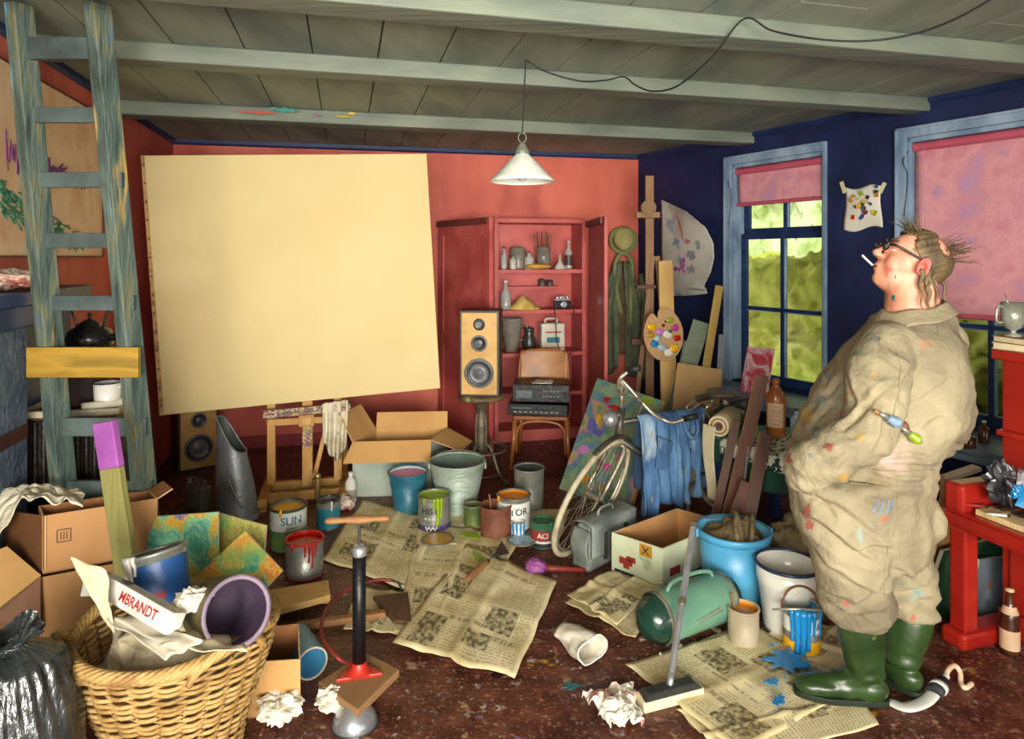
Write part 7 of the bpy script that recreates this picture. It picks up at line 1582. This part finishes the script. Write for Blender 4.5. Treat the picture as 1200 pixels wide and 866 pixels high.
for pts in ([(1022, 600), (1027, 590), (1030, 581)], [(1029, 602), (1034, 591), (1037, 582)], [(1037, 602), (1041, 592), (1043, 582)], [(1044, 597), (1046, 590), (1046, 580)]): onc('blue_finger_mark', pts, [.006, .005, .003], 'pale_blue_paint' if False else 'lab_blue2', .0, flat=.4) if 'lab_blue2' in MATS else (M('lab_blue2', ['5c7898', '8098b0'], 20, rough=.6), onc('blue_finger_mark', pts, [.006, .005, .003], 'lab_blue2', .0, flat=.4))
M('stain_red', ['8c4a3c', '9a5c4c'], 20, rough=.8); M('stain_green', ['707c60', '808a6c'], 20, rough=.8); M('stain_ochre', ['94783c', 'a48850'], 20, rough=.8); M('stain_gray', ['6c7470', '84877c'], 20, rough=.8)
def stain(u, v, ru, rv, m, sd):
    pts = []
    c = hitc(u, v, .0012)
    if not c: return
    for i in range(22):
        a = 2*pi*i/22; k = .75+.7*NZ.noise(V((cos(a)*1.7+sd, sin(a)*1.7, sd))); h = hitc(u+ru*k*cos(a), v+rv*k*sin(a), .0012)
        pts.append(h[0] if h else c[0])
    mid = []
    for i in range(22):
        a = 2*pi*i/22; k = .75+.7*NZ.noise(V((cos(a)*1.7+sd, sin(a)*1.7, sd))); h = hitc(u+ru*k*.5*cos(a), v+rv*k*.5*sin(a), .0012); mid.append(h[0] if h else c[0])
    bb_ = B(); k = bb_.add([c[0]]+mid+pts)
    for i in range(22): j = (i+1) % 22; bb_.face([k, k+1+i, k+1+j], m, None, True); bb_.face([k+1+i, k+23+i, k+23+j, k+1+j], m, None, True)
    bb_.build('paint_stain', cov, world=True)
for i, a in enumerate(((972, 524, 9, 5, 'stain_red'), (925, 538, 5, 7, 'stain_red'), (946, 600, 6, 10, 'stain_red'), (950, 615, 5, 8, 'stain_red'), (946, 488, 9, 10, 'stain_ochre'), (962, 470, 10, 8, 'stain_gray'), (968, 442, 6, 5, 'stain_gray'), (1008, 512, 6, 7, 'stain_ochre'), (950, 533, 5, 4, 'stain_gray'), (934, 520, 5, 6, 'stain_green'), (990, 560, 9, 7, 'stain_ochre'), (1026, 398, 9, 4, 'stain_gray'), (1006, 414, 7, 4, 'stain_green'), (958, 640, 3, 3, 'stain_gray'), (955, 505, 8, 9, 'stain_gray'))): stain(*a, i*3.1)
# collar
def colf(s, u):
    a = -2.75+5.5*s if False else 2*pi*s
    c = P(1071, 369, 2.50); rx, ry = .104+.034*u, .103+.04*u
    tilt = .20
    x = rx*cos(a); z = .035*(1-u)-.012*u+x*tilt*1.0*(1)+.004*sin(a*5); 
    k = max(0, -cos(a)); x -= .035*k**3*u; z -= .035*k**3*u
    return c+V((x, ry*sin(a), z*1.0))
b = B(); b.grid(lambda s, u: colf(s, u), 48, 8, 'coverall_cloth', cu=True); b.build('collar', cov, world=True, solid=.008)
# face details
for s_ in (-1, 1):
    b = B(); b.sphere(Hd(.075, .025*s_, .018), .0105*HS, 'eye_white', 16, 12); b.build('eyeball', man, world=True)
    b = B(); b.sphere(Hd(.0848, .026*s_, .020), .0035, 'specs_dark', 10, 8); b.build('pupil', man, world=True)
    b = B()
    ec = Hd(-.004, .079*s_, -.010); eo = hl_*s_
    def earf(s, u, ec=ec, eo=eo):
        a = 2*pi*s; r_ = .019+.013*abs(sin(a))*(1.15 if sin(a) > 0 else .8); prof = (1-u)
        return ec+(hf*(cos(a)*.017*prof*1.15-.004)+hu*(sin(a)*(.033 if sin(a) > 0 else .030)*prof))+eo*(.004+.012*sin(pi*min(1, u*1.3+.25))-.008*(u > .6)-hf.dot(hf)*0)-hf*.0
    b.grid(earf, 28, 8, 'ear_red', cu=True); b.build('ear', man, world=True, solid=.004)
    b = B(); b.tube([ec+hf*(cos(a)*.0185-.004)+hu*(sin(a)*.034)+eo*.014 for a in [-.9+4.9*k/20 for k in range(21)]], [.002, .0045, .005, .0045, .004, .006], 'ear_red', 8); b.build('ear_rim', man, world=True)
b = B(); b.tube([Hd(.100, -.016, -.0585), Hd(.105, 0, -.0595), Hd(.100, .016, -.0585)], .0022, 'hose_red', 6, sub=4); b.build('mouth', man, world=True)
for s_ in (-1, 1): b = B(); b.tube([Hd(.098, .014*s_, .045), Hd(.096, .03*s_, .05), Hd(.083, .048*s_, .044)], [.003, .005, .003], 'hair_brown', 8, sub=4); b.build('eyebrow', man, world=True)
# spectacles, a thing worn: child of the man like clothing
g = B()
for s_ in (-1, 1):
    g.tube([Hd(.108, .032*s_, .018)+hl_*(.024*cos(a))+hu*(.018*sin(a)) for a in [2*pi*k/26 for k in range(26)]], .0028, 'specs_dark', 6, closed=True)
    g.tube([Hd(.108, .056*s_, .022), Hd(.095, .074*s_, .024), Hd(.03, .086*s_, .016), Hd(-.012, .088*s_, .010), Hd(-.024, .084*s_, -.006)], [.005, .005, .0045, .004, .003], 'specs_dark', 6, sub=4)
g.tube([Hd(.108, -.009, .02), Hd(.112, 0, .024), Hd(.108, .009, .02)], .0025, 'specs_dark', 6, sub=3); gl = g.build('spectacles', man, world=True)
for s_ in (-1, 1):
    b = B(); X = MX.Translation(Hd(.108, .032*s_, .018)) @ MX((hl_, hu, hf)).transposed().to_4x4(); b.lathe([(0, 0), (.022, 0)], 'spec_lens', 24, X @ MX.Diagonal((1, .75, 1, 1))); b.build('lens', gl, world=True)
b = B(); b.cyl(Hd(.104, -.012, -.058), Hd(.150, -.02, -.040), .0042, 'lab_white', seg=10); cg = b.build('cigarette', loc=Hd(.104, -.012, -.058)); tag(cg, 'lit white cigarette between the lips of the man', 'cigarette'); cg['label'] = 'short white cigarette held between the lips of the man in overalls'
# hair: a fringe round a bald crown
b = B()
def hairf(s, u):
    a = 2*pi*s; ph = .10+1.75*u
    d = V((sin(ph)*cos(a), sin(ph)*sin(a), cos(ph))); d = MX.Rotation(.55, 3, 'Y') @ V((-d.x, d.y, d.z)) if False else MX.Rotation(-.75, 3, 'Y') @ d
    k = .006+.005*NZ.noise(V((a*4, u*3, 1)))+.0035*sin(a*40+6*sin(a*3))
    return Hd(-.018+d.x*(.102+k), d.y*(.080+k), .032+d.z*(.090+k))
def hm(i, j):
    p = hairf((i+.5)/90, (j+.5)/30); q = p-HC; x, y, z = q.dot(hf)/HS, q.dot(hl_)/HS, q.dot(hu)/HS
    bald = ((x+.066)/.05)**2+((y-.03)/.06)**2+((z-.095)/.055)**2 < 1+.5*NZ.noise(V((x*40, y*40, z*40)))
    face = x > .040-.35*max(0, -z) - (.03 if z < .02 else 0)+.03*(z > .09)
    low = z < -.052 or (z < -.02 and x > -.02)
    ear_ = (x+.004)**2+(z+.008)**2 < .032**2 and abs(y) > .06
    return None if (bald or face or low or ear_) else 'hair_brown'
b.grid(hairf, 90, 30, hm, cu=True); b.build('hair', man, world=True, solid=.004)
hp = bpy.data.objects['hair']; r = random.Random(8)
b = B()
def strand(p, d, ln, cv_, w=.0011, m='hair_brown', n=7):
    q = V(p); d = V(d).normalized(); L_ = [q.copy()]
    for k in range(n): q = q+d*(ln/n); d = (d+V(cv_)*(1/n)+V((r.uniform(-1, 1), r.uniform(-1, 1), r.uniform(-1, 1)))*.10).normalized(); L_.append(q.copy())
    b.tube(L_, [w, w, w*.5], m, 4, cap=False)
for i in range(120):   # wild tuft at the back of the crown
    x, y, z = r.uniform(-.11, -.045), r.uniform(-.06, .06), r.uniform(.055, .115); p = Hd(x, y, z*.9); d = (p-Hd(-.01, 0, .02)).normalized()+V((.35, 0, .25))+V((r.uniform(-1, 1), r.uniform(-1, 1), r.uniform(-1, 1)))*.35
    strand(p, d, r.uniform(.05, .095), (.25, 0, -.1))
for i in range(60):    # tuft above the forehead
    p = Hd(r.uniform(.015, .05), r.uniform(-.04, .04), r.uniform(.10, .112)); d = V((-.35, 0, 1))+V((r.uniform(-1, 1), r.uniform(-1, 1), r.uniform(-1, 1)))*.45
    strand(p, d, r.uniform(.03, .08), (-.2, 0, 0))
for i in range(160):   # side and top hair combed back
    p = Hd(r.uniform(-.02, .045), r.choice((-1, 1))*r.uniform(.045, .078), r.uniform(.02, .085)); strand(p, -hf*.8-hu*.5+hl_*0, r.uniform(.04, .08), (.2, 0, -.9), .0016)
b.build('wild_strands', hp, world=True)
for (u0, v0, u1, v1, w, k) in ((1079, 316, 1081, 362, .008, 0), (1086, 318, 1090, 366, .008, 1), (1094, 318, 1099, 372, .0075, 2), (1101, 316, 1112, 368, .007, 3), (1090, 322, 1086, 352, .006, 4)):
    b = B(); a, e = P(u0, v0, (2.405, 2.415, 2.435, 2.48, 2.41)[k]), P(u1, v1, (2.385, 2.39, 2.41, 2.47, 2.385)[k])
    b.tube([a.lerp(e, q/8)+V((.006*sin(q*1.6+k), 0, 0)) for q in range(9)], [w*1.6, w, w*.8, w*.6, w*.25], 'hair_brown', 8, sub=3); b.build('wet_lock', hp, world=True)
bvs = BVHTree.FromPolygons(bv, bf)
for (u, v, ru, rv, m, k) in ((1047, 349, 3.0, 4.2, 'p_teal', 1), (1049, 325, 1.6, 4, 'stain_gray', 2), (1041, 334, 2, 5, 'stain_gray', 5)):
    pts = []
    for i in range(18):
        a = 2*pi*i/18; q = .75+.6*NZ.noise(V((cos(a)*1.7+k, sin(a)*1.7, k))); o_ = V((0, 0, EYE)); h = bvs.ray_cast(o_, (P(u+ru*q*cos(a), v+rv*q*sin(a), 1)-o_).normalized()); pts.append(h[0]+h[1]*.001)
    bb_ = B(); c = sum(pts, V())/18; kk = bb_.add([c]+pts)
    for i in range(18): bb_.face([kk, kk+1+i, kk+1+(i+1) % 18], m)
    bb_.build('paint_speck', man, world=True)
# boots
def boot(toe, heel, top, rt, label_part):
    b = B(); toe, heel = V(toe), V(heel); d = (toe-heel); L_ = d.length; d.normalize(); s_ = V((-d.y, d.x, 0))
    def q(x, z, hx, hy, hz): b.sphere(heel+d*x+V((0, 0, z)), (hx, hy, hz), 'boot_green', 22, 14, X=MX((d, s_, V((0, 0, 1)))).transposed())
    ank = heel+d*.075+V((0, 0, .10)); tp = V(top)
    secs = []
    for k in range(9):
        t_ = k/8; c = ank.lerp(tp, t_); rr = .062+(rt-.062)*sm(t_*1.2); secs.append((c, d*rr*1.05, s_*rr*.98))
    loft(b, secs); q(.065, .055, .07, .05, .055); q(.10, .07, .075, .05, .06); q(.15, .05, .075, .05, .048); q(L_-.10, .042, .085, .054, .04); q(L_-.06, .037, .062, .052, .034)
    vs, fs = fuse(b, .007, 5, lambda p, n: .0035*sin(p.z*120+3*NZ.noise(p*8))*math.exp(-((p.z-.115)/.04)**2)+.002*NZ.noise(p*9))
    for v_ in vs: v_.z = max(v_.z, .026)
    bo = frommesh(vs, fs, 'boot_green').build('rubber_boot', man, world=True)
    b = B(); pts = []
    for i in range(40):
        a = 2*pi*i/40; x = L_/2+(L_/2+.004)*cos(a); w = (.043+.014*sm((x-.1)/.12))*abs(sin(a))**.65; pts.append(heel+d*x+s_*(w*(1 if sin(a) > 0 else -1)))
    k = b.add(pts+[p+V((0, 0, .022)) for p in pts]); b.face([k+i for i in range(40)][::-1], 'sole_dark'); b.face([k+40+i for i in range(40)], 'sole_dark')
    for i in range(40): j = (i+1) % 40; b.face([k+i, k+j, k+40+j, k+40+i], 'sole_dark')
    b.build('sole', bo, world=True, bevel=.003)
    b = B(); c = tp+V((0, 0, -.002)); b.tube([c+d*(rt*1.07*cos(a))+s_*(rt*1.0*sin(a)) for a in [2*pi*i/32 for i in range(32)]], .006, 'boot_green', 8, closed=True); b.build('boot_rim', bo, world=True)
zt_ = Z(720, 2.44)
hN = V((1.372, 2.43, .014)); tN = V((1.06, 2.50, .014)); boot(tN, hN, ((1007-600)/780*2.44, 2.44, zt_), .080, 0)
hF = V((1.52, 2.475, .004)); tF = V((1.40, 2.75, .004)); boot(tF, hF, ((1067-600)/780*2.56, 2.56, Z(716, 2.56)), .082, 1)
# brushes tucked under his arm
for i, (u0, v0, u1, v1, m) in enumerate(((1030, 484, 1044, 492, 'lab_blue2'), (1036, 486, 1057, 502, 'rust'), (1040, 488, 1071, 513, 'p_green'))):
    h1 = hitc(u1, v1, .028)
    if not h1: continue
    e = h1[0]; a = P(u0, v0, e.y-.005); dd = (e-a).normalized()
    a = e-(e-a).normalized()*.055; dd = (e-a).normalized()
    o = T('paint_brush', ['paint brush with pale blue bristles tucked under the left arm of the man', 'paint brush with brown bristles under the man\'s arm, between the blue and green ones', 'paint brush with light green bristles tucked under the left arm of the man'][i], 'paint brush', a, 0, 'brushes tucked under the man\'s arm')
    b = B(); b.tube([a-dd*.03, a-dd*.01], [.005, .007], 'mid_wood', 8); b.build('handle', o, world=True)
    b = B(); b.tube([a-dd*.012, a+dd*.025], [.010, .013], 'tin_gray', 10, flat=.7); b.build('ferrule', o, world=True)
    b = B(); b.tube([a+dd*.022, a+dd*.045, e, e+dd*.015], [.013, .020, .024, .014], m, 12, sub=3, flat=.8); b.build('bristles', o, world=True)
